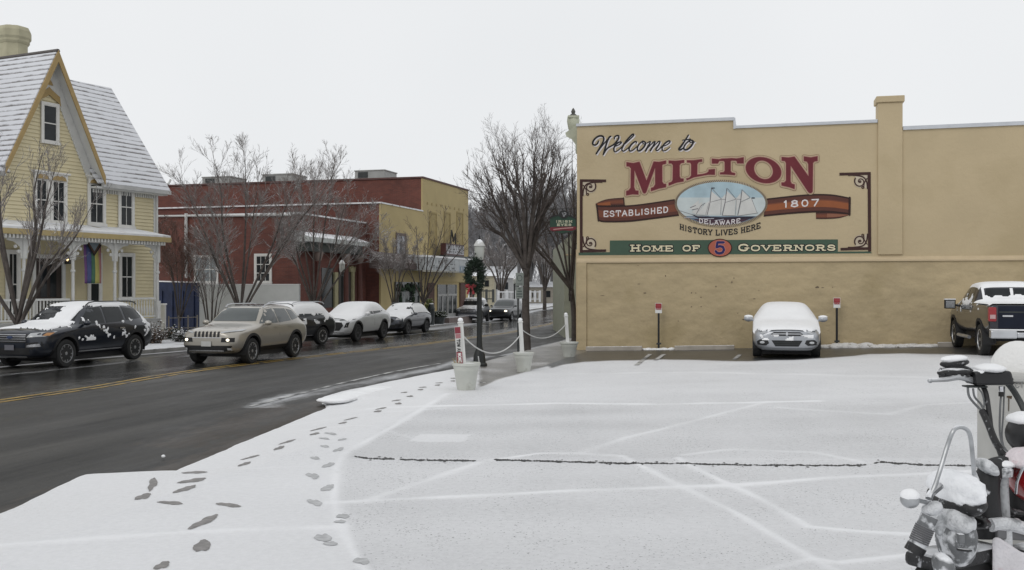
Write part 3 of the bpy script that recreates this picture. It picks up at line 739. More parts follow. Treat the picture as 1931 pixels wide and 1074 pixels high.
# Welcome to (brush script)
def z1(pts): return [(1100+x/8.396,240+y/8.396) for x,y in pts]
SCR=[ # (points, width at start, mid, end) in crop pixels
 ([(240,215),(222,255),(185,278),(150,262),(160,210),(210,155),(270,132),(318,150),(320,210),(280,290),(205,415)],22,30,26),
 ([(205,412),(290,300),(400,170),(440,142)],20,18,14),
 ([(440,142),(428,138),(395,180),(370,240),(345,330),(315,430)],14,30,24),
 ([(315,428),(380,330),(480,270),(550,190),(560,135),(530,128),(495,150),(490,180)],22,26,20),
 ([(500,300),(560,275),(600,240),(580,228),(530,255),(490,310),(485,360),(505,385),(560,355),(615,300)],16,26,14),
 ([(615,300),(700,220),(790,135),(795,108),(770,115),(690,200),(630,290),(610,345),(635,375),(690,340),(730,300)],14,27,14),
 ([(835,250),(842,226),(815,225),(760,270),(725,330),(740,372),(790,355),(850,300)],16,28,14),
 ([(930,222),(880,270),(855,330),(870,368),(910,358),(965,300),(985,245),(950,218),(930,225),(960,262),(1010,245)],20,27,12),
 ([(1010,245),(1050,222),(1060,232),(1030,290),(985,372)],12,22,26),
 ([(1000,350),(1060,280),(1120,225),(1135,232),(1105,290),(1060,368)],12,22,26),
 ([(1075,345),(1140,270),(1190,222),(1212,228),(1185,290),(1150,345),(1170,365),(1215,330),(1245,290)],12,24,12),
 ([(1255,300),(1320,275),(1370,235),(1365,212),(1330,222),(1275,270),(1245,330),(1265,368),(1310,360),(1370,310)],14,26,12),
 ([(1665,118),(1620,190),(1560,280),(1515,340),(1540,352),(1580,325),(1600,300)],20,32,14),
 ([(1570,200),(1655,190),(1700,180)],14,20,10),
 ([(1680,205),(1620,260),(1590,320),(1605,350),(1650,345),(1710,290),(1740,225),(1705,200),(1680,210),(1700,235),(1765,228)],22,30,16)]
def script(dx,dy,grow):
    out=[]
    for pts,a,m_,c in SCR:
        p=smoothline(z1([(x+dx,y+dy) for x,y in pts]),5); k=len(p)
        ws=[]
        for i in range(k):
            t=i/(k-1); w=a+(m_-a)*min(1,t*2.5) if t<.4 else m_+(c-m_)*max(0,(t-.6)/.4)
            ws.append((w+grow)/8.396)
        out+=stroke(p,ws)
    return out
layer('letter_shadow',script(14,14,4),whitep,.012); layer('script_letter',script(0,0,0),blackp,.018)
# ribbon
def z4(pts): return [(1110+x/10.73,360+y/10.73) for x,y in pts]
def z6(pts): return [(1440+x/8.777,310+y/8.777) for x,y in pts]
def strip(top,bot,m,e,name='ribbon_band'):
    a=smoothline(top,6); b=smoothline(bot,6); n=min(len(a),len(b))
    mb=MB(); mb.add([wf(q.x,q.y,e) for q in a[:n]]+[wf(q.x,q.y,e) for q in b[:n]],[(i,n+i,n+i+1,i+1) for i in range(n-1)]); return mb.build(name,m,mur)
def lerp2(a,b,t): return [(p[0]+(q[0]-p[0])*t,p[1]+(q[1]-p[1])*t) for p,q in zip(a,b)]
topL=z4([(140,262),(250,292),(700,290),(1100,255),(1740,160)]); botL=z4([(200,600),(330,632),(800,625),(1200,580),(1830,500)])
fTop=z4([(140,255),(250,200),(420,155),(705,132)]); fBot=z4([(150,280),(250,292),(450,293),(722,290)])
topR=z6([(40,562),(500,510),(850,485),(1150,495),(1425,545)]); botR=z6([(0,862),(450,818),(880,792),(1150,800),(1420,830)])
gTop=z6([(865,795),(1050,790),(1200,798),(1420,830)]); gBot=z6([(868,900),(1050,900),(1250,885),(1420,835)])
for t_,b_ in ((fTop,fBot),(gTop,gBot),(topL,botL),(topR,botR)):
    k=.010+.002*((t_ is topL) or (t_ is topR))
    strip(t_,b_,ribk,k); strip(lerp2(t_,b_,.09),lerp2(t_,b_,.9),ribd,k+.004)
    strip(lerp2(t_,b_,.3),lerp2(t_,b_,.72),pmx('ribbon_mid_paint',(.17,.055,.03)),k+.006)
strip(lerp2(topR,botR,.36),lerp2(topR,botR,.70),orange,.020)
strip(lerp2(fTop,fBot,.45)[:3],lerp2(fTop,fBot,.95)[:3],orange,.020); strip(lerp2(gTop,gBot,.2)[1:],lerp2(gTop,gBot,.75)[1:],pmx('tan_ribbon_paint',(.24,.10,.06)),.020)
layer('ribbon_fold',stroke(z4([(165,275),(200,600)]),3.2),ribk,.0215)
layer('ribbon_fold',stroke(z6([(1425,548),(1420,830)]),4.2),ribk,.0215)
layer('ribbon_fold',stroke(z4([(706,135),(722,290)]),2),ribk,.0215)
layer('lettering',word('ESTABLISHED',1136.5,1261,lambda x: 408.6-.0*(x-1137)-(max(0,x-1137)/124)**1.6*8.5,11.5,1.95,serif=False),whitep,.024)
layer('lettering',word('1807',1475,1547,lambda x: 391.3-(x-1475)/72*3.2,13.5,2.5,serif=False),whitep,.024)
# oval with the schooner
def z5(pts): return [(1255+x/8.59,330+y/8.59) for x,y in pts]
EC=(1360,383); ER=(87.5,44.5)
el=ellipse(*EC,*ER,64)
rope=pmx('rope_tan_paint',(.40,.33,.23)); roped=pmx('rope_dark_paint',(.07,.05,.04))
layer('oval_rim',[el],rope,.028)
d=[]
for k in range(150):
    t=2*pi*k/150; a=(EC[0]+(ER[0]-.2)*cos(t),EC[1]+(ER[1]-.2)*sin(t)); c=(EC[0]+(ER[0]-4.2)*cos(t+.03),EC[1]+(ER[1]-4.2)*sin(t+.03))
    d+=stroke([a,c],1.1,cap=False)
layer('oval_rope',d,roped,.030)
inn=ellipse(EC[0],EC[1],ER[0]-4,ER[1]-4,64)
sky_p=pmx('sky_blue_paint',(.36,.47,.52),.12); skyl=pmx('pale_sky_paint',(.50,.55,.55)); sail=pmx('sail_paint',(.56,.56,.54)); hull=pmx('hull_paint',(.028,.022,.035)); mast=pmx('mast_paint',(.14,.13,.14)); sea=pmx('sea_paint',(.16,.22,.28)); purp=pmx('plum_paint',(.06,.03,.045))
layer('oval_sky',[inn],sky_p,.032)
def clipy(poly,y,keep_below=True):
    out=[];n=len(poly)
    for i in range(n):
        a=poly[i]; b_=poly[(i+1)%n]; ia=(a[1]>y)==keep_below; ib=(b_[1]>y)==keep_below
        if ia: out.append(a)
        if ia!=ib: t=(y-a[1])/(b_[1]-a[1]); out.append((a[0]+(b_[0]-a[0])*t,y))
    return out
layer('oval_haze',[clipy(inn,372)],skyl,.034); layer('oval_sea',[clipy(inn,407)],sea,.036)
layer('name_patch',[clipy([(1360+(x-1360)*.93,y) for x,y in inn],412.5)],purp,.038)
sails=[z5(p) for p in ([(735,250),(905,390),(725,435)],[(725,440),(905,395),(885,640),(680,640)],[(985,245),(1140,385),(970,440)],[(970,445),(1135,395),(1120,650),(925,650)],[(1235,240),(1360,360),(1225,430)],[(1225,435),(1390,370),(1480,610),(1175,655)],
   [(740,400),(655,450),(500,635),(690,640)],[(540,400),(400,520),(540,470)],[(600,430),(360,560),(560,540)],[(640,440),(420,600),(500,640)],[(905,390),(970,300),(975,380),(905,640)],[(1140,385),(1215,290),(1220,390),(1150,640)])]
layer('sail',sails,sail,.040)
ln=[]
for p,w in (([(745,210),(720,440),(675,640)],1.3),([(995,210),(965,440),(920,650)],1.3),([(1240,230),(1215,430),(1170,650)],1.3),([(730,435),(905,388)],.6),([(970,440),(1140,388)],.6),([(1225,430),(1370,362)],.6),([(755,215),(910,390),(965,392)],.7),([(1005,215),(1140,385),(1215,392)],.7),([(1245,240),(1370,360)],.6),([(1390,370),(1480,605)],.6),([(920,650),(1170,660),(1500,610)],.8),([(215,570),(440,640),(700,660)],.7),([(400,525),(490,490)],1.3),([(430,560),(530,540)],1.3),([(500,625),(570,500),(640,450)],1.0),([(650,640),(700,450)],.5),([(890,640),(905,400)],.5),([(1130,650),(1150,400)],.5)):
    ln+=stroke(z5(p),w,cap=False)
layer('mast',ln,mast,.043)
layer('hull',[z5([(420,630),(520,665),(900,680),(1450,668),(1380,705),(900,715),(540,700),(470,665)])]+stroke(z5([(745,207),(790,207)]),1.8)+stroke(z5([(1400,368),(1440,368)]),2),hull,.045)
for p_,w_ in (([(590,705),(780,700)],1.2),([(800,735),(940,712)],1.2),([(300,690),(480,680)],1)): layer('wave_line',stroke(z5(p_),w_),pmx('wave_paint',(.45,.45,.5)),.046)
layer('lettering',word('DELAWARE',1317,1397,lambda x: 419.5+4.2*(1-((x-1357)/40)**2),8.8,1.6,serif=False),whitep,.050)
layer('lettering',word('HISTORY LIVES HERE',1281,1435,lambda x: 431.5+13.0*(1-((x-1357)/77)**2)-(x-1281)*.012,11.0,1.9),blackp,.014)
# green band
gb=[(1150,453),(1580,451),(1580,474),(1640,473.5),(1645,477),(1091,481),(1091,476),(1150,475)]
mb=MB(); 
r=delaunay_2d_cdt([Vector(q) for q in gb],[],[list(range(len(gb)))],1,1e-5); mb.add([wf(v.x,v.y,.010) for v in r[0]],[tuple(t)[::-1] for t in r[2]]); mb.build('green_band',green,mur)
def bl(y0): return lambda x: y0-(x-1186)*.0050
for grow,m_,e_ in ((3.2,blackp,.014),(0,cream,.018)):
    layer('lettering',word('HOME',1187,1271,bl(474),13,3.0,grow=grow,small=.85)+word('OF',1286,1322,bl(474),11.5,2.8,grow=grow)+word('GOVERNORS',1390,1578,bl(474.2),13.5,3.1,grow=grow,small=.84),m_,e_)
layer('medallion',[ellipse(1357.5,467,23,17.3,40)],ribk,.022); layer('medallion',[ellipse(1357.5,467,21.2,15.6,40)],pmx('coral_paint',(.40,.11,.07)),.026)
layer('lettering',word('5',1345,1370,479,24,5.2,grow=1.2,serif=False),pmx('pale_coral_paint',(.5,.22,.2)),.029)
layer('lettering',word('5',1345,1370,479,24,4.6,serif=False),pmx('indigo_paint',(.022,.018,.10)),.032)
# scroll frame: two uprights, four returns, four spirals
def spiral(cx,cy,r,sx,sy):
    out=[]; pale=[]
    pts=[(cx+sx*(r*(1-.78*t))*cos(-.6+t*7.6), cy+sy*(r*(1-.78*t))*sin(-.6+t*7.6)) for t in [i/40 for i in range(41)]]
    out+=stroke(pts,[2.6-1.0*i/40 for i in range(41)])
    out+=stroke(ellipse(cx,cy,1.6,1.6,10),2)
    return out
fr=[]
fr+=stroke([(1096,338),(1096,476)],5.2,cap=False); fr+=stroke([(1093.5,340),(1143,340.5)],5,cap=False); fr+=stroke([(1093.5,473.5),(1143,472)],4.6,cap=False)
fr+=stroke([(1639,325),(1640,474)],6,cap=False); fr+=stroke([(1583,328),(1642,326.5)],5.2,cap=False); fr+=stroke([(1585,469.5),(1642,468)],5,cap=False)
for (cx,cy,sx,sy,X,Y) in ((1113,352,1,1,1099,343),(1113,458,1,-1,1099,471),(1622,342,-1,1,1636,330),(1622,454,-1,-1,1636,466)):
    fr+=spiral(cx,cy,11,sx,sy)
    fr+=stroke(smoothline([(X,Y+sy*25),(X+sx*2,Y+sy*12),(X+sx*9,Y+sy*3),(X+sx*26,Y-sy*0),(X+sx*36,Y)],5),2.6)
    fr+=stroke(smoothline([(X+sx*1,Y+sy*6),(X+sx*6,Y+sy*14),(X+sx*7,Y+sy*22)],5),2.0)
    fr+=stroke(ellipse(X+sx*9,Y+sy*23,2,2,8),1.8)
# each half of the frame is one painted piece
layer('scroll_frame',[p for p in fr if p[0][0]<1360],scrollp,.016); layer('scroll_frame',[p for p in fr if p[0][0]>=1360],scrollp,.016)
hl=[]
for (cx,cy,sx,sy,X,Y) in ((1113,352,1,1,1099,343),(1113,458,1,-1,1099,471),(1622,342,-1,1,1636,330),(1622,454,-1,-1,1636,466)):
    hl.append(ellipse(cx,cy,12,11.5,20)); hl.append([(X,Y),(X+sx*24,Y+sy*1),(X+sx*18,Y+sy*14),(X+sx*2,Y+sy*26)])
for k in range(4): layer('scroll_ground',hl[2*k:2*k+2],hi,.010)

# small parking signs on posts by the wall
def wallsign(px,top,bot,label):
    q=WP.px(px,bot,.35); gz=g(q.x,q.y)
    t=thing('parking_sign',label,'sign',(q.x,q.y,gz),group='parking signs on posts along the tan wall')
    s=q.y/F; z1_=H+(HY-top)*s
    mb=MB(); mb.box(q.x-.03,q.x+.03,q.y-.02,q.y+.02,gz-.05,z1_-.05); mb.build('post',black,t)
    mb=MB(); mb.tube([(q.x-.07,q.y,gz+.19),(q.x+.08,q.y,gz+.2)],.03,8); mb.build('clamp',darkmetal,t)
    d_=WP.d; hw=6.2*s
    pl=Pl((q.x,q.y),WP.d)
    mb=MB(); mb.pbox(pl,-hw,hw,z1_-19*s,z1_,.022,.034); p=mb.build('plate',white,t)
    mb=MB(); mb.pbox(pl,-hw*.92,hw*.92,z1_-9.4*s,z1_-.8*s,.034,.040)
    mb.build('red_panel',mat('sign_red',(.30,.025,.03),.5),p)
    mb=MB(); polys=word('TENANT',-hw*.8,hw*.8,z1_-7*s,4.2*s,.9*s,serif=False,fy=1)+word('PARKING',-hw*.85,hw*.85,z1_-12.4*s,2.6*s,.7*s,serif=False,fy=1)
    flat(mb,polys[:len(polys)],lambda u,v,e: pl.at(u,v,e),.044)
    mb.build('lettering',mat('sign_text',(.35,.05,.06),.5),p)
wallsign(1242,571,657,'left of the two small red and white signs on black posts by the tan wall')
wallsign(1578,561,650,'red and white sign on a black post right of the snow covered silver car')
# parking bumpers and the snow heap along the wall foot
bm=mat('bumper_concrete',(.33,.30,.26),.8,var=.15,frost=.55)
def bumper(pa,pb,py,e,label,hh=.13):
    a0=WP.s(pa,e); a1=WP.s(pb,e); q=WP.at((a0+a1)/2,0,e)
    mb=MB(); c0=WP.at(a0,0,e); c1=WP.at(a1,0,e); z0=g(c0.x,c0.y); z1_=g(c1.x,c1.y)
    v=[]
    for a,z in ((a0,z0),(a1,z1_)):
        v+= [WP.at(a,z-.02,e+.09),WP.at(a,z-.02,e-.09),WP.at(a,z+hh,e-.06),WP.at(a,z+hh,e+.06)]
    mb.add(v,[(0,1,2,3),(7,6,5,4),(0,4,5,1),(1,5,6,2),(2,6,7,3),(3,7,4,0)])
    tag(mb.build('parking_bumper',bm,bev=.015),label,'parking bumper',group='concrete parking bumpers along the tan wall')
bumper(1105,1211,660,.5,'long pale parking bumper at the left end of the tan wall')
bumper(1272,1385,662,.6,'snowy concrete parking bumper just left of the silver car')
bumper(1768,1800,658,.5,'short piece of parking bumper showing left of the dark pickup')
mb=MB(); random.seed(3)
for i in range(46):
    px=1556+i*4.6; p=WP.px(px,0,.35+random.uniform(-.1,.25)); mb.ball((p.x,p.y,g(p.x,p.y)+.01),(.26*random.uniform(.7,1.2),.2,.07*random.uniform(.5,1.5)*(1.5 if i<18 else .9)),8,5)
tag(mb.build('snow_bank',mat('dirty_snow',(.66,.65,.63),.7,var=.1,scale=5,dirt=((.2,.17,.13),9,.6),bump=.03,bscale=12),smooth=True,ang=180),'low bank of dirty snow along the wall foot between silver car and pickup','snow bank')
mb=MB()
for i in range(16):
    px=1216+i*3.6; p=WP.px(px,0,.35+random.uniform(-.1,.15)); mb.ball((p.x,p.y,g(p.x,p.y)+.01),(.14,.14,.05*random.uniform(.5,1.5)),8,5)
tag(mb.build('snow_bank',snow,smooth=True,ang=180),'thin ridge of snow around the foot of the left sign post','snow bank')
# worn bay lines on the bare asphalt
mb=MB(); 
for a_,b_ in (((1200,690),(1226,668)),((1236,680),(1252,668)),((1385,678),(1396,668))):
    p0=G(*a_); p1=G(*b_); d_=(p1-p0).normalized(); n_=Vector((d_.y,-d_.x,0))*.06
    mb.add([(v.x,v.y,lot_z(v.x,v.y)+.009) for v in (p0-n_,p0+n_,p1+n_,p1-n_)],[(0,1,2,3)])
mb.build('bay_marking',wm,parent=lot)
# ================================================================== windows, doors, siding
frame_w=mat('window_trim_white',(.66,.65,.62),.5,var=.05)
curtain=mat('pale_curtain',(.10,.105,.11),.3,var=.2)
def window(pl,par,a0,a1,z0,z1,e=0,trim=.12,hood=.0,cols=1,rows=2,fm_=None,gm=None,name='window',hoodm=None,sill=True):
    fm_=fm_ or frame_w; gm=gm or glass
    mb=MB(); t=trim
    mb.pbox(pl,a0,a0+t,z0,z1,e,e+.06); mb.pbox(pl,a1-t,a1,z0,z1,e,e+.06)
    mb.pbox(pl,a0+t,a1-t,z1-t,z1,e,e+.06)
    if sill: mb.pbox(pl,a0-.03,a1+.03,z0-.02,z0+t*.8,e,e+.10)
    w=mb.build(name,fm_,par)
    if hood:
        mb=MB(); mb.pbox(pl,a0-.08,a1+.08,z1,z1+.07,e,e+.16); mb.pbox(pl,a0+.0,a1-.0,z1-hood,z1,e,e+.09); mb.build('window_head',hoodm or fm_,w)
        mb=MB(); m_=(a0+a1)/2; hw=(a1-a0)/2-.06
        mb.prism([(m_-hw,z1-hood*.95),(m_-hw*.8,z1-hood*.45),(m_-hw*.3,z1-hood*.2),(m_,z1-hood*.35),(m_+hw*.3,z1-hood*.2),(m_+hw*.8,z1-hood*.45),(m_+hw,z1-hood*.95)],lambda u,v,ee:pl.at(u,v,ee),e+.09,e+.105); mb.build('head_ornament',ochre,w)
    b0,b1,c0,c1=a0+t,a1-t,z0+t*.8,z1-t-hood*.6
    mb=MB(); mb.pbox(pl,b0,b1,c0,c1,e+.008,e+.016); mb.build('pane',gm,w)
    mb=MB(); s=.035
    mb.pbox(pl,b0,b0+s,c0,c1,e+.016,e+.045); mb.pbox(pl,b1-s,b1,c0,c1,e+.016,e+.045)
    mb.pbox(pl,b0+s,b1-s,c0,c0+s*1.3,e+.016,e+.045); mb.pbox(pl,b0+s,b1-s,c1-s,c1,e+.016,e+.045)
    for k in range(1,rows):
        z=c0+(c1-c0)*k/rows; mb.pbox(pl,b0+s,b1-s,z-.022,z+.022,e+.016,e+.043)
    for k in range(1,cols):
        a=b0+(b1-b0)*k/cols; mb.pbox(pl,a-.012,a+.012,c0+s*1.3,c1-s,e+.016,e+.030)
    mb.build('sash',fm_,w)
    return w
# ================================================================== the yellow gabled house
HP=Pl((-15.93,45.0),(.422,.907))
siding=mat('yellow_clapboard',(.63,.56,.37),.7,var=.07,scale=1.2)
ochre=mat('ochre_trim',(.36,.255,.11),.65,var=.08)
wtrim=mat('white_trim',(.60,.60,.58),.55,var=.05)
roof_m=bpy.data.materials.new('snowy_shingles'); roof_m.use_nodes=True
def rmat(m,period=.34,cover=.5):
    nt=m.node_tree; N=nt.nodes; L=nt.links; b=N['Principled BSDF']; tc=N.new('ShaderNodeTexCoord'); sp=N.new('ShaderNodeSeparateXYZ'); L.new(tc.outputs['Object'],sp.inputs[0])
    n1=N.new('ShaderNodeTexNoise'); n1.inputs['Scale'].default_value=1.4; n1.inputs['Detail'].default_value=7; n1.inputs['Roughness'].default_value=.7
    mp=N.new('ShaderNodeMapping'); mp.inputs['Scale'].default_value=(1,1,2.2); L.new(tc.outputs['Object'],mp.inputs[0]); L.new(mp.outputs[0],n1.inputs['Vector'])
    dv=N.new('ShaderNodeMath'); dv.operation='DIVIDE'; dv.inputs[1].default_value=period; L.new(sp.outputs['Z'],dv.inputs[0])
    fr_=N.new('ShaderNodeMath'); fr_.operation='FRACT'; L.new(dv.outputs[0],fr_.inputs[0])
    # the exposed butt of each course melts first
    th=N.new('ShaderNodeMath'); th.operation='MULTIPLY_ADD'; th.inputs[1].default_value=1.3; th.inputs[2].default_value=-.50; L.new(n1.outputs['Fac'],th.inputs[0])
    gt=N.new('ShaderNodeMath'); gt.operation='SUBTRACT'; L.new(fr_.outputs[0],gt.inputs[0]); L.new(th.outputs[0],gt.inputs[1])
    r=N.new('ShaderNodeMapRange'); r.inputs[1].default_value=-.15; r.inputs[2].default_value=.22; L.new(gt.outputs[0],r.inputs[0])
    n2=N.new('ShaderNodeTexNoise'); n2.inputs['Scale'].default_value=9; L.new(tc.outputs['Object'],n2.inputs['Vector'])
    rb=N.new('ShaderNodeValToRGB'); rb.color_ramp.elements[0].color=(.07,.065,.062,1); rb.color_ramp.elements[1].color=(.2,.185,.18,1); L.new(n2.outputs['Fac'],rb.inputs[0])
    mx=N.new('ShaderNodeMix'); mx.data_type='RGBA'; L.new(r.outputs[0],mx.inputs[0]); L.new(rb.outputs[0],mx.inputs[6]); mx.inputs[7].default_value=(.66,.67,.70,1)
    L.new(mx.outputs[2],b.inputs['Base Color']); b.inputs['Roughness'].default_value=.75
rmat(roof_m,.21)
gz=-.15
hs=HP.s
hb=thing('yellow_house','tall yellow clapboard house with steep snowy gables and a white trimmed front porch','house',HP.at(-5,gz))
EZ=6.95                       # eave height
aA=HP.s(111,.6); aR=HP.s(199,.6)-.28; hw=aR-aA; aL=aA-hw      # front gable feet and apex along the facade
AZ=HP.sz(111,94,.6)[1]-.35
def gable_top(a): return EZ+(AZ-EZ)*max(0,1-abs(a-aA)/hw)
mb=MB(); z=gz; cz=.15
x_left=aL-7
while z<AZ-.1:
    z2_=min(z+cz,AZ)
    if z<EZ: a0,a1=x_left,0
    else:
        k=(AZ-z)/(AZ-EZ); a0,a1=aA-hw*k,aA+hw*k
    if z2_<EZ or z<EZ: b0,b1=a0,a1
    if z>=EZ: k2=max(0,(AZ-z2_)/(AZ-EZ)); b0,b1=aA-hw*k2,aA+hw*k2
    else: b0,b1=a0,a1
    zo=.0
    mb.add([HP.at(a0,z,.042),HP.at(a1,z,.042),HP.at(b1,z2_,.006),HP.at(b0,z2_,.006),HP.at(a0,z,0),HP.at(a1,z,0)],[(0,1,2,3),(4,5,1,0)])
    z+=cz
mb.add([HP.at(0,gz,0.0),HP.at(0,gz,-6.2),HP.at(0,EZ,-6.2),HP.at(0,EZ,0),HP.at(0,EZ+4.3,-3.13)],[(0,1,2,4,3)])
mb.add([HP.at(x_left,gz,0),HP.at(x_left,gz,-6.2),HP.at(x_left,EZ,-6.2),HP.at(x_left,EZ,0),HP.at(x_left,EZ+4.3,-3.13)],[(0,3,4,2,1)])
mb.add([HP.at(x_left,gz,-6.2),HP.at(0,gz,-6.2),HP.at(0,EZ,-6.2),HP.at(x_left,EZ,-6.2)],[(0,1,2,3)])
wallo=mb.build('wall',siding,hb)
mb=MB(); mb.pbox(HP,-.14,.03,gz,EZ-.1,.0,.05); mb.build('corner_board',wtrim,hb)
# main roof (ridge parallel to the street)
RT=11.26
mb=MB()
def sl(mb,p,t=.09):
    n=(p[1]-p[0]).cross(p[3]-p[0]).normalized()
    if n.z<0: n=-n
    q=[v+n*t for v in p]
    mb.add([*p,*q],[(3,2,1,0),(4,5,6,7),(0,1,5,4),(1,2,6,5),(2,3,7,6),(3,0,4,7)])
ee=.42; aE=.42
ez_=EZ-.42*(RT-EZ)/3.13
rr_=lambda a: (aA if abs(a-aA)<.01 else a)
# the front slope is cut away where the front gable runs into it
def vall(s_): return [HP.at(aA+s_*(hw-.02),EZ,0.0), HP.at(aA+s_*.15,RT-.15,-3.05)]
vr=vall(1); vl=vall(-1)
def face(pts,t=.09):
    n=(pts[1]-pts[0]).cross(pts[2]-pts[0]).normalized()
    if n.z<0: n=-n
    k=len(pts); mb.add([*pts,*[p+n*t for p in pts]],[tuple(range(k)),tuple(range(k,2*k))]+[(i,(i+1)%k,k+(i+1)%k,k+i) for i in range(k)])
face([HP.at(aR+.05,ez_,ee),HP.at(aE,ez_,ee),HP.at(aE-.05,RT,-3.13),vr[1],vr[0]])
face([HP.at(x_left-.3,ez_,ee),HP.at(aL-.05,ez_,ee),vl[0],vl[1],HP.at(x_left-.3,RT,-3.13)])
sl(mb,[HP.at(aE,ez_,-6.7),HP.at(x_left-.3,ez_,-6.7),HP.at(x_left-.3,RT,-3.13),HP.at(aE-.05,RT,-3.13)])
rf=mb.build('roof',roof_m,hb)
for g0,g1 in ((aR+.25,aE+.02),(x_left-.3,aL-.25)):
    mb=MB(); mb.pbox(HP,g0,g1,ez_-.13,ez_+.03,ee-.02,ee+.1); mb.pbox(HP,g0,g1-.02,ez_+.031,ez_+.07,ee-.1,ee+.06); mb.build('gutter',mat('gutter_grey',(.45,.45,.44),.5,frost=.4),rf)
mb=MB(); mb.pbox(HP,aR,aE-.1,ez_-.18,ez_-.1,0,ee); mb.build('soffit',wtrim,rf)
mb=MB()
a=aR+.1
while a<-.02:
    mb.pbox(HP,a,a+.06,ez_-.34,ez_-.18,.02,.10); a+=.13
mb.build('dentil_row',wtrim,rf)
# front gable roof with overhang
GO=.55
apex=AZ+.22; slope=(AZ-EZ)/hw
fl=aL-.28; fr2=aR+.28; fz=EZ-.28*slope+.22
mb=MB()
sl(mb,[HP.at(fl,fz,GO),HP.at(aA,apex,GO),HP.at(aA,apex,-4.2),HP.at(fl,fz,-1.2)],.1)
sl(mb,[HP.at(aA,apex,GO),HP.at(fr2,fz,GO),HP.at(fr2,fz,-1.0),HP.at(aA,apex,-4.2)],.1)
gr=mb.build('gable_roof',roof_m,hb)
mb=MB(); pr=[HP.at(aA,apex+.1,GO+.02),HP.at(aA,apex+.1,-4.2)]; mb.tube(pr,.09,6); mb.build('ridge_cap',mat('ridge_dark',(.10,.09,.085),.8,frost=.2),gr)
mb=MB()
for s_ in (1,-1):
    foot=(fr2 if s_>0 else fl)
    # barge board, wide and ochre on its edge
    A0=HP.at(aA,apex+.13,GO+.03); B0=HP.at(foot,fz+.0,GO+.03)
    mb.add([HP.at(aA,apex+.13,GO),HP.at(foot+.02*s_,fz+.08,GO),HP.at(foot+.02*s_,fz-.26,GO),HP.at(aA,apex-.32,GO),
            HP.at(aA,apex+.13,GO+.05),HP.at(foot+.02*s_,fz+.08,GO+.05),HP.at(foot+.02*s_,fz-.26,GO+.05),HP.at(aA,apex-.32,GO+.05)],[(0,1,2,3),(7,6,5,4),(0,4,5,1),(2,6,7,3),(1,5,6,2),(0,3,7,4)])
mb.build('barge_board',ochre,gr)
mb=MB()
for s_ in (1,-1):
    foot=(fr2 if s_>0 else fl)
    mb.add([HP.at(aA,apex-.03,GO-.02),HP.at(foot,fz-.03,GO-.02),HP.at(foot,fz-.03,.02),HP.at(aA,apex-.03,.02)],[(0,1,2,3) if s_<0 else (3,2,1,0)])
    # white frieze along the wall under the rake, scalloped
    wd=.34; k=sqrt(1+slope*slope)
    mb.add([HP.at(aA,apex-.05,.05),HP.at(foot-.28*s_,fz-.05+.28*slope,.05),HP.at(foot-.28*s_,fz-.05+.28*slope-wd*k,.05),HP.at(aA,apex-.05-wd*k,.05)],[(0,1,2,3)[::s_]])
    mb.add([HP.at(aA,apex-.05-wd*k,.05),HP.at(foot-.28*s_,fz-.05+.28*slope-wd*k,.05),HP.at(foot-.28*s_,fz-.05+.28*slope-wd*k,.0),HP.at(aA,apex-.05-wd*k,.0)],[(0,1,2,3)[::s_]])
mb.build('rake_soffit',wtrim,gr)
for s_ in (1,-1):
    n_=30; mb=MB()
    for i in range(4,n_):
        t=i/n_; a=aA+(hw)*t*s_; zc=AZ+.17-(AZ-EZ)*t-.34*sqrt(1+slope*slope)
        mb.prism([(a-.055,zc+.1),(a+.055,zc+.1),(a+.045,zc-.07),(a,zc-.12),(a-.045,zc-.07)],lambda u,v,e:HP.at(u,v,e),.03,.07)
    mb.build('scalloped_trim',wtrim,gr)
mb=MB()   # tracery at the head of the gable
cx_=aA; zt=HP.sz(93,150)[1]
mb.prism([(aA-.62,zt-.9),(aA-.62,zt-.3),(aA-.28,zt+.5),(aA,zt+1.1),(aA+.28,zt+.5),(aA+.62,zt-.3),(aA+.62,zt-.9),(aA+.35,zt-.55),(aA,zt-.35),(aA-.35,zt-.55)],lambda u,v,e:HP.at(u,v,e),.03,.06)
mb.build('gable_panel',wtrim,gr)
mb=MB(); c=(aA-.02,zt+.25)
mb.prism([(c[0]+.14*cos(k*pi/5),c[1]+.17*sin(k*pi/5)) for k in range(10)],lambda u,v,e:HP.at(u,v,e),.06,.085); mb.build('gable_ornament',ochre,gr)
mb=MB(); mb.prism([(aA-.2,zt-.22),(aA+.18,zt-.22),(aA+.12,zt-.1),(aA,zt+.02),(aA-.13,zt-.1)],lambda u,v,e:HP.at(u,v,e),.06,.085); mb.build('gable_ornament',ochre,gr)
mb=MB(); mb.prism([(aA-.55,zt-1.0),(aA-.5,zt-.62),(aA-.15,zt-.42),(aA,zt-.3),(aA+.15,zt-.42),(aA+.5,zt-.62),(aA+.55,zt-1.0),(aA+.42,zt-.86),(aA,zt-.62),(aA-.42,zt-.86)],lambda u,v,e:HP.at(u,v,e),.06,.09); mb.build('gable_ornament',ochre,gr)
# chimney with corbelled octagonal cap
chm=mat('chimney_paint',(.40,.375,.26),.8,var=.1,frost=.2)
D_=44; s=D_/F*.93; c=P(26,80,D_); R8=Matrix.Translation((c.x,c.y,0)) @ Matrix.Rotation(pi/8-.43,4,'Z')
zy=lambda py: H+(HY-py)*D_/F
mb=MB(); mb.lathe([(27*s,zy(160)),(27*s,zy(84))],8,R8); mb.lathe([(28*s,zy(84)),(31*s,zy(80)),(31*s,zy(76)),(34*s,zy(72)),(34*s,zy(60)),(30*s,zy(53)),(24*s,zy(51))],8,R8); mb.build('chimney',chm,rf)
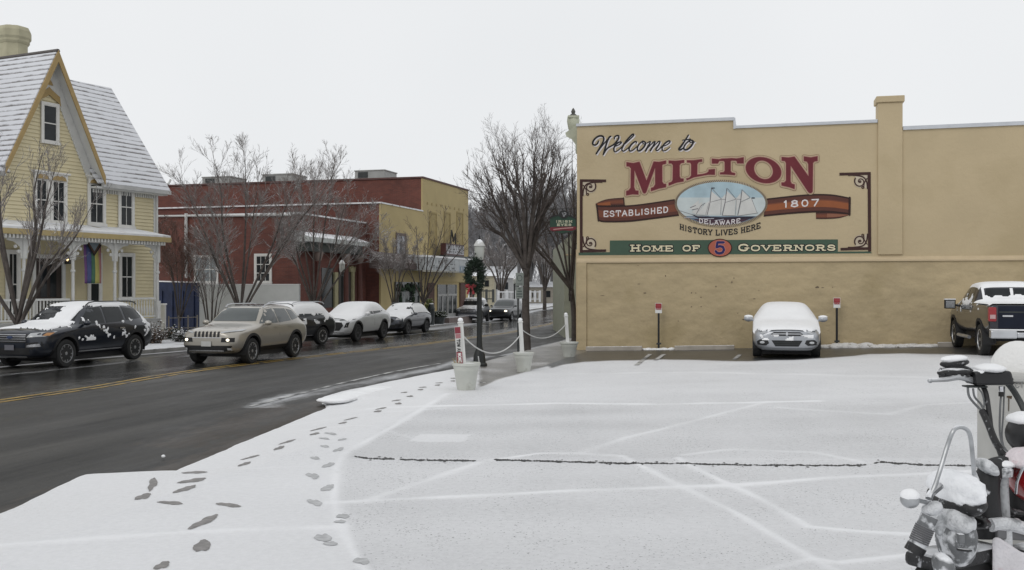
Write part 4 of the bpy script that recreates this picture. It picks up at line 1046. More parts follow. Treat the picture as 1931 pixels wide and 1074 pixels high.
# windows
def hw_(x0_,y0_,x1_,y1_,e=0): 
    a0,z1_=HP.sz(x0_,y0_,e); a1,z0_=HP.sz(x1_,y1_,e); _,zb_=HP.sz(x0_,y1_,e); return a0,a1,z0_,z1_
def hwin(px0,px1,ytl,ybl,**k):
    a0=hs(px0); a1=hs(px1); z1_=HP.sz(px0,ytl)[1]; z0_=HP.sz(px0,ybl)[1]
    return window(HP,hb,a0,a1,z0_,z1_,e=.043,**k)
hwin(75,109,190,268,trim=.11)
hwin(163,197,333,424,hood=.26,cols=2)
hwin(221,251,341,429,hood=.26,cols=2)
hwin(61,91,323,418,hood=.26,cols=2); hwin(92,124,327,421,hood=.26,cols=2)
hwin(163,190,476,590,trim=.13); hwin(222,252,476,566,trim=.13,cols=2)
hwin(8,36,470,600,trim=.13,cols=2)
door_m=mat('dark_brown_door',(.035,.025,.022),.4,var=.2)
a0,a1=hs(64),hs(114); z0_=HP.sz(90,598)[1]; z1_=HP.sz(90,487)[1]
mb=MB(); mb.pbox(HP,a0,a1,z0_,z1_,.045,.06); dr=mb.build('door',door_m,hb)
mb=MB(); mb.pbox(HP,a0-.15,a0,z0_,z1_+.15,.03,.12); mb.pbox(HP,a1,a1+.15,z0_,z1_+.15,.03,.12); mb.pbox(HP,a0,a1,z1_,z1_+.15,.03,.12); mb.build('door_frame',wtrim,dr)
mb=MB(); am=(a0+a1)/2; mb.pbox(HP,a0+.25,am-.08,z0_+.8,z1_-.25,.061,.066); mb.pbox(HP,am+.08,a1-.25,z0_+.8,z1_-.25,.061,.066); mb.build('door_glass',glass,dr)
# porch
PE=1.65
pa=lambda px: HP.s(px,PE)
floorz=HP.sz(297,600,PE)[1]; topz=HP.sz(297,457,PE)[1]
mb=MB(); mb.pbox(HP,x_left,pa(301),gz-.1,floorz,.0,PE+.1); mb.build('porch_floor',mat('porch_grey',(.3,.3,.29),.7,frost=.4),hb)
mb=MB(); rE=2.05; zf=HP.sz(322,447,rE)[1]; aF=HP.s(322,rE)
mb.hexa([HP.at(x_left,zf-.02,rE),HP.at(aF,zf-.02,rE),HP.at(aF,zf-.02,.04),HP.at(x_left,zf-.02,.04),HP.at(x_left,zf+.06,rE),HP.at(aF,zf+.06,rE),HP.at(aF-.1,zf+.42,.04),HP.at(x_left,zf+.42,.04)])
pr_=mb.build('porch_roof',mat('porch_roof_snow',(.7,.71,.73),.7,var=.08,dirt=((.3,.25,.17),1.5,.6)),hb)
mb=MB(); mb.pbox(HP,x_left,aF+.01,zf-.22,zf-.02,rE-.12,rE+.03); mb.pbox(HP,x_left,aF-.1,topz,zf-.22,PE-.1,PE+.12); mb.build('fascia',mat('ochre_cream',(.42,.33,.16),.65,var=.06),pr_)
mb=MB(); a=pa(85)-2
while a<aF-.2: mb.pbox(HP,a,a+.07,zf-.36,zf-.22,PE+.12,rE-.02); a+=.16
mb.build('porch_dentils',wtrim,pr_)
mb=MB(); mb.pbox(HP,x_left,pa(300),topz-.14,topz,PE-.08,PE+.08); mb.build('porch_beam',wtrim,pr_)
for px in (45,137.5,216.5,297):
    a=pa(px); mb=MB()
    mb.pbox(HP,a-.09,a+.09,floorz,floorz+.75,PE-.09,PE+.09)
    c=HP.at(a,0,PE); M_=Matrix.Translation((c.x,c.y,0))
    mb.lathe([(.065,floorz+.75),(.06,floorz+1.9),(.095,floorz+1.93),(.095,floorz+2.0),(.06,floorz+2.03),(.06,topz-.75)],10,M_)
    mb.pbox(HP,a-.08,a+.08,topz-.85,topz-.14,PE-.08,PE+.08); mb.build('porch_post',wtrim,hb,smooth=True)
    for s_ in (-1,1):
        if px==297 and s_>0: continue
        pts=[]; rr=.62
        oo=[(a+s_*(.08+rr-rr*cos(t)), topz-.14-rr*1.15+rr*1.15*sin(t)) for t in [k*pi/16 for k in range(9)]]
        ii=[(a+s_*(.08+(rr-.09)-(rr-.09)*cos(t)*1.0), topz-.14-rr*1.15+rr*1.15*sin(t)+.0) for t in [k*pi/16 for k in range(9)]]
        mb=MB(); st=stroke(oo,.07,cap=False); 
        mb.prism([(a+s_*.08,topz-.14),(a+s_*(.08+rr),topz-.14),(a+s_*(.08+rr),topz-.2),(a+s_*(.08+rr*.55),topz-.24),(a+s_*(.16),topz-.24-rr*.3),(a+s_*.13,topz-.14-rr*1.15),(a+s_*.08,topz-.14-rr*1.15)][::s_],lambda u,v,e:HP.at(u,v,e),PE-.02,PE+.02)
        for u,v in ((.36,.3),(.22,.5)):
            c2=(a+s_*u,topz-.14-v*.9)
            mb.prism([(c2[0]+.07*cos(k*pi/4),c2[1]+.07*sin(k*pi/4)) for k in range(8)],lambda p,q,e:HP.at(p,q,e),PE-.02,PE+.02)
        mb.build('porch_bracket',wtrim,hb)
mb=MB(); a0,a1=pa(222),pa(292); 
mb.pbox(HP,a0,a1,floorz+.82,floorz+.9,PE-.05,PE+.05); mb.pbox(HP,a0,a1,floorz+.08,floorz+.14,PE-.04,PE+.04)
a=a0+.08
while a<a1-.05:
    c=HP.at(a,0,PE); mb.lathe([(.02,floorz+.14),(.045,floorz+.3),(.045,floorz+.45),(.02,floorz+.6),(.03,floorz+.7),(.02,floorz+.82)],6,Matrix.Translation((c.x,c.y,0))); a+=.15
mb.build('balustrade',wtrim,hb)
mb=MB(); a0,a1=x_left,pa(130)
mb.pbox(HP,a0,a1,floorz+.82,floorz+.9,PE-.05,PE+.05); mb.pbox(HP,a0,a1,floorz+.08,floorz+.14,PE-.04,PE+.04)
a=a0+.08
while a<a1-.05: mb.pbox(HP,a,a+.05,floorz+.14,floorz+.82,PE-.02,PE+.02); a+=.15
mb.build('balustrade',wtrim,hb)
mb=MB(); mb.tube([HP.px(322,338,.3),HP.px(318,346,.25),HP.px(300,350,.1),HP.px(296,360,.08),HP.px(296,440,.08)],.05,8); mb.build('downpipe',wtrim,hb,smooth=True)
# lit wall lantern
mb=MB(); q=HP.px(128,488,.25); mb.box(q.x-.09,q.x+.09,q.y-.09,q.y+.09,q.z-.2,q.z+.12); mb.lathe([(.14,q.z+.12),(.02,q.z+.26)],6,Matrix.Translation((q.x,q.y,0))); mb.tube([q+Vector((-.02,.1,-.1)),HP.px(128,489,.02)],.03,6)
la=mb.build('wall_lantern',black,hb)
mb=MB(); mb.ball(q+Vector((0.02,-.10,-.02)),(.055,.03,.06),8,6); mb.build('lit_bulb',mat('warm_bulb',(1,.66,.3),.5,emit=4,var=0),la)
# rainbow flag hanging inside the porch
fp=Pl(HP.at(0,0,1.2).xy,HP.d)
fa0,fa1=fp.s(158),fp.s(192); fz1=fp.sz(175,457)[1]; fz0=fp.sz(175,534)[1]
ft=thing('rainbow_flag','rainbow flag with a dark chevron at its top hanging in the porch','flag',fp.at((fa0+fa1)/2,fz1))
cols=[(.17,.08,.22),(.08,.10,.23),(.07,.16,.10),(.42,.38,.12),(.38,.2,.15),(.30,.13,.15)]
wds=[0,.2,.42,.58,.86,.95,1]
def fw(a,z): return .04*sin((a-fa0)/(fa1-fa0)*9+z*.8)+.02*sin(z*3)
for i,c in enumerate(cols):
    mb=MB(); n=10
    A_=[fa0+(fa1-fa0)*(wds[i]+(wds[i+1]-wds[i])*k/3) for k in range(4)]
    vs=[fp.at(a,fz1+(fz0-fz1)*j/n,fw(a,fz1+(fz0-fz1)*j/n)) for j in range(n+1) for a in A_]
    mb.add(vs,[(j*4+k,(j+1)*4+k,(j+1)*4+k+1,j*4+k+1) for j in range(n) for k in range(3)])
    o=mb.build('stripe',mat('flag_%d'%i,c,.8),ft,smooth=True); sm=o.modifiers.new('t','SOLIDIFY'); sm.thickness=.006
am=(fa0+fa1)/2; hh=(fz1-fz0)
for k,(c,f_) in enumerate((((.02,.02,.02),1.0),((.08,.045,.03),.82),((.2,.24,.27),.62))):
    mb=MB(); zt=fz1+.0; dz=.34*hh*f_; w=(fa1-fa0)/2*(.98*f_)
    mb.add([fp.at(am-w,zt,.075+.006*k),fp.at(am+w,zt,.075+.006*k),fp.at(am,zt-dz,.075+.006*k)],[(0,2,1)])
    o=mb.build('chevron',mat('flag_chev_%d'%k,c,.8),ft); sm=o.modifiers.new('t','SOLIDIFY'); sm.thickness=.004
# hanging shop sign in front of the porch, on a bracket post
sp_=Pl(HP.at(0,0,2.6).xy,(.8,.6)); 
q0=sp_.px(84,497); st_=thing('hanging_shop_sign','white shield shaped hanging sign with a round green emblem in front of the porch','sign',(q0.x,q0.y,q0.z))
def spx(l): return [sp_.sz(*p) for p in l]
mb=MB(); mb.prism(spx([(70,482),(76,479),(84,482),(92,479),(97,486),(96,505),(98,512),(88,514),(78,517),(70,514),(66,512),(71,503)]),lambda u,v,e:sp_.at(u,v,e),-.03,.03); pl_=mb.build('board',white,st_)
mb=MB(); mb.prism(spx(ellipse(79,492,9,9,20)),lambda u,v,e:sp_.at(u,v,e),.03,.045); mb.build('emblem',black,pl_)
mb=MB(); mb.prism(spx(ellipse(79.5,492.5,6.5,7,20)),lambda u,v,e:sp_.at(u,v,e),.045,.055); mb.build('emblem',mat('emblem_green',(.03,.13,.05),.5),pl_)
mb=MB()
for yy,a_,b_ in ((506,76,92),(510,78,91)): flat(mb,stroke(spx([(a_,yy),(b_,yy-1)]),.022,cap=False),lambda u,v,e:sp_.at(u,v,e),.034+.002*(yy==510))
mb.build('lettering',black,pl_)
mb=MB(); mb.tube([sp_.px(64,461),sp_.px(110,457)],.035,6); mb.tube([sp_.px(74,461),sp_.px(75,481)],.012,5); mb.tube([sp_.px(94,459),sp_.px(95,482)],.012,5)
pq=sp_.px(110,457); mb.tube([pq,Vector((pq.x,pq.y,0))],.05,8); mb.build('bracket',black,st_)
# fence posts and low rail beside the house
fg=mat('weathered_wood',(.2,.18,.16),.8,var=.2,frost=.4)
def seg_fence(px0,px1,py_top,py_bot,D0,name,label,cat,post_px,m):
    p0=P(px0,py_top,D0); ft_=thing(name,label,cat,(p0.x,p0.y,g(p0.x,p0.y)))
    return ft_
q=G(308,632); t=thing('gate_post','pale square fence post standing right of the porch end','fence post',(q.x,q.y,q.z))
mb=MB(); hgt=57*q.y/F; mb.box(q.x-.1,q.x+.1,q.y-.1,q.y+.1,q.z-.1,q.z+hgt); mb.build('post',wtrim,t); mb=MB(); mb.box(q.x-.14,q.x+.14,q.y-.14,q.y+.14,q.z+hgt,q.z+hgt+.08); mb.build('cap',snow,t,bev=.02)
q0=G(318,634); q1=G(372,630); t=thing('low_rail_fence','low dark wire fence with thin posts before the blue screen','fence',q0)
for k in range(4):
    p=q0.lerp(q1,k/3); mb=MB(); mb.tube([p,p+Vector((0,0,.95))],.035,6); mb.build('post',fg,t)
for h_ in (.35,.85):
    mb=MB(); mb.tube([q0+Vector((0,0,h_)),q1+Vector((0,0,h_))],.018,5); mb.build('rail',fg,t)

# ================================================================== brick buildings and theatre
brick=bpy.data.materials.new('red_brick'); brick.use_nodes=True
def bmat(m,c1,c2,mo,var=.25):
    nt=m.node_tree; N=nt.nodes; L=nt.links; b=N['Principled BSDF']; tc=N.new('ShaderNodeTexCoord')
    sp=N.new('ShaderNodeSeparateXYZ'); L.new(tc.outputs['Object'],sp.inputs[0])
    ad=N.new('ShaderNodeMath'); ad.operation='ADD'; L.new(sp.outputs['X'],ad.inputs[0]); L.new(sp.outputs['Y'],ad.inputs[1])
    cb=N.new('ShaderNodeCombineXYZ'); L.new(ad.outputs[0],cb.inputs[0]); L.new(sp.outputs['Z'],cb.inputs[1])
    bt=N.new('ShaderNodeTexBrick'); bt.inputs['Scale'].default_value=1; bt.inputs['Brick Width'].default_value=.22; bt.inputs['Row Height'].default_value=.075; bt.inputs['Mortar Size'].default_value=.009
    bt.inputs['Color1'].default_value=(*c1,1); bt.inputs['Color2'].default_value=(*c2,1); bt.inputs['Mortar'].default_value=(*mo,1); L.new(cb.outputs[0],bt.inputs['Vector'])
    n=N.new('ShaderNodeTexNoise'); n.inputs['Scale'].default_value=.5; n.inputs['Detail'].default_value=9; n.inputs['Roughness'].default_value=.7; L.new(tc.outputs['Object'],n.inputs['Vector'])
    r=N.new('ShaderNodeMapRange'); r.inputs[1].default_value=.3; r.inputs[2].default_value=.7; r.inputs[3].default_value=1-var; r.inputs[4].default_value=1+var; L.new(n.outputs['Fac'],r.inputs[0])
    s_=N.new('ShaderNodeVectorMath'); s_.operation='SCALE'; L.new(bt.outputs['Color'],s_.inputs[0]); L.new(r.outputs[0],s_.inputs[3]); L.new(s_.outputs[0],b.inputs['Base Color']); b.inputs['Roughness'].default_value=.85
bmat(brick,(.155,.048,.034),(.11,.036,.028),(.12,.062,.05),.32)
ytheat=mat('yellow_render',(.42,.335,.165),.75,var=.06,scale=.8)
snowcap=mat('parapet_snow',(.74,.75,.77),.7,var=.08,scale=2,dirt=((.25,.16,.13),3,.58))
capdark=mat('parapet_dark',(.10,.05,.045),.7,frost=.1)
TF=Pl((-8.27,63.5),(.2804,.96))          # theatre street front
TB=thing('brick_theatre','brick hall with a yellow painted street front, marquee and garlanded shopfront','theatre',TF.at(0,-.5))
LZ_=7.38; TZ=9.72; aT=TF.s(797); aEnd=TF.s(883)
side=lambda P0: Pl(P0,(.96,-.2804))      # side walls face the camera: d runs to the right
mb=MB()
# lower block
def block(mb,P0,L_front,L_side,z0,z1):
    o=Vector(P0); d=TF.d; w=Vector((-d.y,d.x))
    q=[o+w*L_side,o,o+d*L_front,o+d*L_front+w*L_side]
    mb.hexa([Vector((p.x,p.y,z0)) for p in q]+[Vector((p.x,p.y,z1)) for p in q])
block(mb,TF.at(.04,0,-.12).xy,aEnd-.1,26,-1,LZ_-.01); block(mb,TF.at(aT+.02,0,-.12).xy,aEnd-aT-.08,30,LZ_,TZ-.02)
mb.build('wall',brick,TB)
mb=MB(); mb.pbox(TF,-.0,aEnd,-1,LZ_,-.115,0); mb.pbox(TF,aT,aEnd,LZ_,TZ,-.115,0); mb.build('street_front',ytheat,TB)
mb=MB(); mb.pbox(TF,-.06,aT,LZ_,LZ_+.09,-.4,.05); 
o=TF.at(0,0,0); w=Vector((-.96,.2804)); sd=Pl((o.x-.96*26,o.y+.2804*26),(.96,-.2804)); mb.pbox(sd,0,26.06,LZ_,LZ_+.09,-.3,.08)
mb.build('parapet',snowcap,TB)
mb=MB(); mb.pbox(TF,aT-.05,aEnd+.05,TZ,TZ+.12,-.4,.06); o2=TF.at(aT,0,0); sd2=Pl((o2.x-.96*30,o2.y+.2804*30),(.96,-.2804)); mb.pbox(sd2,0,30.02,TZ,TZ+.12,-.3,.06); mb.build('cornice',capdark,TB)
# recessed tall panels
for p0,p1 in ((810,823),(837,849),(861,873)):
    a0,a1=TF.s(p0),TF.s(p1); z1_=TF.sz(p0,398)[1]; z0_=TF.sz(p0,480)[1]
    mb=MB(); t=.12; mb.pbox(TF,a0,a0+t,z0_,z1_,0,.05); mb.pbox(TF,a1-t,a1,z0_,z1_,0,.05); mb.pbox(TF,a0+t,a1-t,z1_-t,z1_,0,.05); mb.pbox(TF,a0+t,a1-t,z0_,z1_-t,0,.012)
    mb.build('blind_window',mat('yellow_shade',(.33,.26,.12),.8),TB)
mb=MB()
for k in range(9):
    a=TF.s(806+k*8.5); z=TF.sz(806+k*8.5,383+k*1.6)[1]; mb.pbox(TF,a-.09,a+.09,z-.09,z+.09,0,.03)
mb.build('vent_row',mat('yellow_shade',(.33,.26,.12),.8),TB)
# upper window with a dark figure cut-out standing in it
w_=window(TF,TB,TF.s(746),TF.s(765),TF.sz(746,484)[1],TF.sz(746,438)[1],trim=.14,fm_=mat('brown_frame',(.12,.085,.07),.6),gm=mat('blind_grey',(.33,.34,.37),.5),rows=1)
mb=MB(); a=TF.s(756); z=TF.sz(756,456)[1]
fig=[(a-.16,z-1.2),(a-.28,z-.55),(a-.1,z-.35),(a-.24,z-.1),(a-.05,z+.12),(a-.05,z+.38),(a+.1,z+.42),(a+.16,z+.2),(a+.08,z+.05),(a+.3,z-.2),(a+.15,z-.4),(a+.3,z-.7),(a+.2,z-1.2)]
mb.prism(fig,lambda u,v,e:TF.at(u,v,e),.02,.04); mb.build('display_silhouette',black,w_)
# awning, marquee and upright sign
awn=mat('brown_awning',(.10,.075,.07),.8,frost=.3)
a0,a1=TF.s(722,.9),TF.s(806,.9); zt=TF.sz(770,487,.9)[1]; zb_=TF.sz(770,507,.9)[1]
mb=MB(); mb.hexa([TF.at(a0,zb_,.9),TF.at(a1,zb_,.9),TF.at(a1,zb_,0),TF.at(a0,zb_,0),TF.at(a0,zt-.3,.9),TF.at(a1,zt-.3,.9),TF.at(a1,zt+.35,0),TF.at(a0,zt+.35,0)]); mb.build('awning',awn,TB)
ME=1.5; a0,a1=TF.s(802,ME),TF.s(892,ME); zt=TF.sz(850,487.5,ME)[1]; zb_=TF.sz(850,511,ME)[1]
mb=MB(); mb.pbox(TF,a0,a1,zb_,zt,.01,ME); mq=mb.build('marquee',mat('marquee_white',(.40,.42,.43),.5),TB)
mb=MB(); mb.pbox(TF,a0-.05,a1+.05,zt,zt+.12,.0,ME+.05); mb.build('marquee_snow',snow,mq)
mb=MB()
a=a0
while a<a1: mb.pbox(TF,a,a+.12,zb_-.1,zb_,ME-.2,ME-.02); a+=.24
mb.build('bulb_row',mat('bulb_cream',(.55,.53,.45),.5),mq)
mb=MB()
random.seed(5)
for k in range(3):      # the show lines are too far off to read: rows of upright marks
    z=zt-.42-k*.42; a=TF.s(812,ME)
    st=[]
    while a<TF.s(858,ME):
        st+=stroke([(a,z),(a,z+.3)],.07,cap=False)
        if random.random()<.6: q=random.choice((0,.15,.3)); st+=stroke([(a,z+q),(a+.22,z+q)],.06,cap=False)
        a+=random.choice((.26,.3,.5))
    flat(mb,st,lambda u,v,e:TF.at(u,v,e),ME+.008+.0004*k)
mb.build('lettering',black,mq)
mb=MB(); flat(mb,word('KIN',TF.s(866,ME),TF.s(878,ME),zt-.95,.5,.1,serif=False,fy=1),lambda u,v,e:TF.at(u,v,e),ME+.01); mb.build('lettering',mat('marquee_blue',(.10,.18,.26),.5),mq)
UE=1.0; a0,a1=TF.s(842,UE),TF.s(874,UE); zt=TF.sz(858,462.5,UE)[1]; zb_=TF.sz(858,479,UE)[1]
mb=MB(); mb.pbox(TF,a0-.15,a1+.15,zb_-.1,zt+.1,.6,UE); us=mb.build('upright_sign',mat('sign_dark_red',(.06,.02,.02),.5),TB)
mb=MB(); mb.pbox(TF,a0,a1,zb_,zt,UE,UE+.02); mb.build('sign_face',mat('sign_face_grey',(.42,.42,.44),.5),us)
mb=MB(); flat(mb,word('MILTON',a0+.12,a1-.12,zb_+.30,.34,.085,fy=1),lambda u,v,e:TF.at(u,v,e),UE+.03); mb.build('lettering',black,us)
mb=MB(); flat(mb,word('THEATRE',a0+.25,a1-.25,zb_+.05,.18,.045,fy=1,serif=False),lambda u,v,e:TF.at(u,v,e),UE+.03); mb.build('lettering',black,us)
mb=MB(); mb.pbox(TF,a0-.1,a1+2.6,zb_-.75,zb_-.1,.5,.95); mb.build('sign_base',darkmetal,us)
mb=MB(); mb.tube([TF.at(a1-1.2,zt+.1,.8),TF.at((a0+a1)/2+.6,zt+.9,.8),TF.at((a0+a1)/2+.2,zt+.3,.8),TF.at((a0+a1)/2-.2,zt+1.1,.8),TF.at((a0+a1)/2-.5,zt+.1,.8)],.06,6); mb.build('sign_stay',darkmetal,us)
# ground floor: shopfront, piers, doors
sf=mat('shop_dark',(.03,.035,.035),.2,spec=.5)
a0,a1=TF.s(744),TF.s(789); z0_=-.35; z1_=TF.sz(744,531)[1]
mb=MB(); mb.pbox(TF,a0,a1,z0_+.35,z1_,.005,.03); s1=mb.build('shopfront',sf,TB)
mb=MB()
for px in (744,753,776,789): a=TF.s(px); mb.pbox(TF,a-.07,a+.07,z0_+.3,z1_,.03,.09)
mb.pbox(TF,a0,a1,z0_+.2,z0_+.5,.03,.10); mb.pbox(TF,TF.s(753)+.07,TF.s(776)-.07,TF.sz(760,549)[1],TF.sz(760,549)[1]+.1,.03,.08); mb.build('shopfront_frame',mat('shop_green_frame',(.10,.12,.105),.6),s1)
mb=MB(); random.seed(8)
for i in range(260):
    t=random.random(); a=a0+(a1-a0)*t; z=z1_-.1-.35*abs(sin(t*9))-random.random()*.15; c=TF.at(a,z,.2+random.random()*.1); mb.ball(c,random.uniform(.05,.1),5,3)
for px in (752,776):
    for i in range(60): c=TF.at(TF.s(px)+random.uniform(-.1,.1),z1_-.2-random.random()*1.7,.15); mb.ball(c,random.uniform(.05,.09),5,3)
gl=mb.build('garland',mat('garland_green',(.02,.04,.02),.9,var=.4,scale=8),s1)
for _ in range(16):
    t=random.random(); mb=MB(); mb.pbox(TF,a0+(a1-a0)*t,a0+(a1-a0)*t+random.uniform(.1,.35),z0_+.6+random.random()*1.5,z0_+.8+random.random()*1.9,.031,.036)
    mb.build('window_display',mat('display_pale',(.22,.24,.24),.6),s1)
for p0,p1 in ((805,817),(866,876),(885,889)):
    mb=MB(); mb.pbox(TF,TF.s(p0),TF.s(p1),-1,TF.sz(p0,533)[1],.005,.10); mb.build('brick_pier',mat('brown_pier',(.10,.055,.045),.8,var=.3,scale=4),TB)
mb=MB(); mb.pbox(TF,TF.s(803),aEnd+.0,TF.sz(830,531)[1],TF.sz(830,512)[1],.0,.08); mb.build('fascia_band',mat('yellow_render',(.42,.335,.165),.75),TB)
for p0,p1 in ((824,842),(843,860)):
    a0,a1=TF.s(p0),TF.s(p1); z1_=TF.sz(p0,536)[1]; zd=TF.sz(830,598)[1]
    mb=MB(); mb.pbox(TF,a0,a1,zd,z1_,.005,.04); dd=mb.build('entrance_door',sf,TB)
    mb=MB(); t=.1
    mb.pbox(TF,a0,a0+t,zd,z1_,.04,.08); mb.pbox(TF,a1-t,a1,zd,z1_,.04,.08); m_=(a0+a1)/2; mb.pbox(TF,m_-t,m_+t,zd,z1_-.8,.04,.08)
    mb.pbox(TF,a0+t,a1-t,z1_-.85,z1_-.7,.04,.08); mb.pbox(TF,a0+t,m_-t,zd,zd+.25,.04,.08); mb.pbox(TF,m_+t,a1-t,zd,zd+.25,.04,.08); mb.build('door_frame',mat('door_frame_pale',(.33,.33,.32),.5),dd)
mb=MB(); mb.pbox(TF,TF.s(820),TF.s(864),-.9,TF.sz(830,598)[1],.0,1.1); mb.build('step',mat('step_brick',(.16,.13,.12),.8,frost=.35),TB)
# roof plant
gv=mat('grey_duct_metal',(.33,.34,.33),.5,var=.1,frost=.3)
for (p0,p1,yt,yb,D0,lb) in ((391,456,335,350,80,'low grey roof unit leftmost above the long brick roofline'),(503,571,330,348,79,'grey ventilation box in the middle of the brick roofline'),(676,742,323,338,78,'flat grey ventilation box rightmost above the brick roof')):
    t=thing('roof_unit',lb,'roof unit',P((p0+p1)/2,yb,D0),group='ventilation units on the brick roof'); c=P((p0+p1)/2,yb,D0); s=D0/F; w=(p1-p0)*s/2; h=(yb-yt)*s
    M_=Matrix.Translation(c) @ Matrix.Rotation(-.284,4,'Z')
    mb=MB(); mb.box(-w*.9,w*.9,-1.2,1.2,-1.6,h*.85,M_); mb.build('housing',gv,t); mb=MB(); mb.box(-w*.95,w*.95,-1.25,1.25,h*.85+.002,h,M_); mb.build('lid',gv,t,bev=.03)
    mb=MB(); mb.box(-w*.7,-w*.1,-1.23,-1.2,.02,h*.75,M_); mb.build('grille',darkmetal,t)
# one storey brick hall with the classical entrance
Q0=TF.at(0,0,0).xy+Vector((-.96,.2804))*1.02
LF=Pl(Q0,(.2804,.96)); aC=LF.s(562); LB=thing('brick_lodge','one storey red brick hall with a dark classical entrance surround and snowy canopy','hall',LF.at(aC,-.3))
ZL=6.12
o=LF.at(aC,0,0); d=LF.d; w=Vector((-d.y,d.x)); q=[Vector((o.x,o.y))+w*16,Vector((o.x,o.y)),Vector((Q0.x,Q0.y))-d*.005,Vector((Q0.x,Q0.y))-d*.005+w*16]
mb=MB(); mb.hexa([Vector((p.x,p.y,-1)) for p in q]+[Vector((p.x,p.y,ZL)) for p in q]); mb.build('wall',brick,LB)
LS=Pl((o.x-.96*16,o.y+.2804*16),(.96,-.2804))
mb=MB(); mb.pbox(LS,0,16.08,ZL,ZL+.09,-.35,.06); mb.pbox(LF,aC+.1,0,ZL,ZL+.09,-.35,.06); mb.build('parapet',snowcap,LB)
mb=MB(); mb.tube([LS.px(351,402,.12),LS.px(351,524,.12)],.09,6); mb.build('downpipe',mat('pipe_pale',(.5,.5,.49),.6,frost=.2),LB)
mb=MB(); mb.tube([LS.px(294,407,.1),LS.px(550,405,.1)],.06,6); mb.build('gutter_pipe',mat('pipe_pale',(.5,.5,.49),.6,frost=.2),LB)
window(LS,LB,LS.s(480),LS.s(513),LS.sz(480,534)[1],LS.sz(480,478)[1],trim=.12,cols=3,rows=3)
window(LS,LB,LS.s(366),LS.s(412),LS.sz(370,534)[1],LS.sz(370,481)[1],trim=.1,cols=3,rows=2,gm=mat('boarded_grey',(.2,.23,.24),.5))
mb=MB(); mb.pbox(LS,LS.s(296),LS.s(333),LS.sz(300,398)[1]-.2,LS.sz(300,384)[1],-6,-5.9); mb.build('faded_patch',mat('faded_brick',(.2,.085,.07),.8),LB)
# entrance: canopy, entablature, columns, yellow door case
CE=1.0; a0,a1=LF.s(584,CE),LF.s(697,CE); zt=LF.sz(697,457,CE)[1]
mb=MB(); mb.hexa([LF.at(a0,zt-.25,CE),LF.at(a1,zt-.25,CE),LF.at(a1,zt-.25,0),LF.at(a0,zt-.25,0),LF.at(a0,zt,CE),LF.at(a1,zt,CE),LF.at(a1-.3,zt+.35,0),LF.at(a0,zt+.35,0)]); mb.build('canopy',mat('canopy_grey',(.42,.44,.43),.6,frost=.6),LB)
a1b=LF.s(684,.55); zb_=LF.sz(684,480,.55)[1]
mb=MB(); mb.pbox(LF,a0+.2,a1b,zb_,zt-.252,.0,.55); en=mb.build('entablature',mat('dark_green_stone',(.028,.035,.03),.5),LB)
mb=MB(); flat(mb,[p for k in range(9) for p in stroke([(LF.s(596,.55)+k*.62,zb_+.42),(LF.s(596,.55)+k*.62+.18*(k%3-1),zb_+.8)],.07,cap=False)+stroke([(LF.s(596,.55)+k*.62,zb_+.42+.19*(k%2)),(LF.s(596,.55)+k*.62+.3,zb_+.42+.19*(k%2))],.06,cap=False)]+word('ULDION',LF.s(642,.55),LF.s(671,.55),zb_+.42,.38,.07,fy=1),lambda u,v,e:LF.at(u,v,e),.562); mb.build('lettering',mat('letter_grey',(.17,.18,.17),.6),en)
colm=mat('brown_column',(.10,.038,.03),.6)
for px in (600,652,678):
    c=LF.at(LF.s(px,.35),0,.35); M_=Matrix.Translation((c.x,c.y,0)); mb=MB(); mb.lathe([(.24,-.6),(.24,-.2),(.19,-.15),(.16,zb_-.55)],12,M_); cc=mb.build('column',colm,LB,smooth=True)
    mb=MB(); mb.lathe([(.17,zb_-.5),(.22,zb_-.35),(.3,zb_-.12),(.3,zb_-.01)],12,M_); mb.build('capital',mat('capital_pale',(.22,.17,.15),.7),cc,smooth=True)
for px,w_ in ((634,.42),(666,.30)):
    a=LF.s(px,.1); mb=MB(); mb.pbox(LF,a-w_/2,a+w_/2,-.6,LF.sz(px,513,.1)[1],.01,.14); mb.build('door_case',mat('yellow_case',(.36,.33,.2),.6),LB)
mb=MB(); a=LF.s(666,.16); z=LF.sz(666,513,.1)[1]; mb.prism([(a-.3,z),(a+.3,z),(a+.42,z+.35),(a+.2,z+.22),(a,z+.4),(a-.2,z+.22),(a-.42,z+.35)],lambda u,v,e:LF.at(u,v,e),.02,.16); mb.build('door_crest',mat('yellow_case',(.36,.33,.2),.6),LB)
mb=MB(); mb.pbox(LF,LF.s(638),LF.s(661),-.6,LF.sz(650,505)[1],.003,.03); mb.build('door',door_m,LB)
mb=MB(); mb.pbox(LF,LF.s(606),LF.s(628),.9,LF.sz(620,505)[1],.003,.03); mb.build('window',glass,LB)
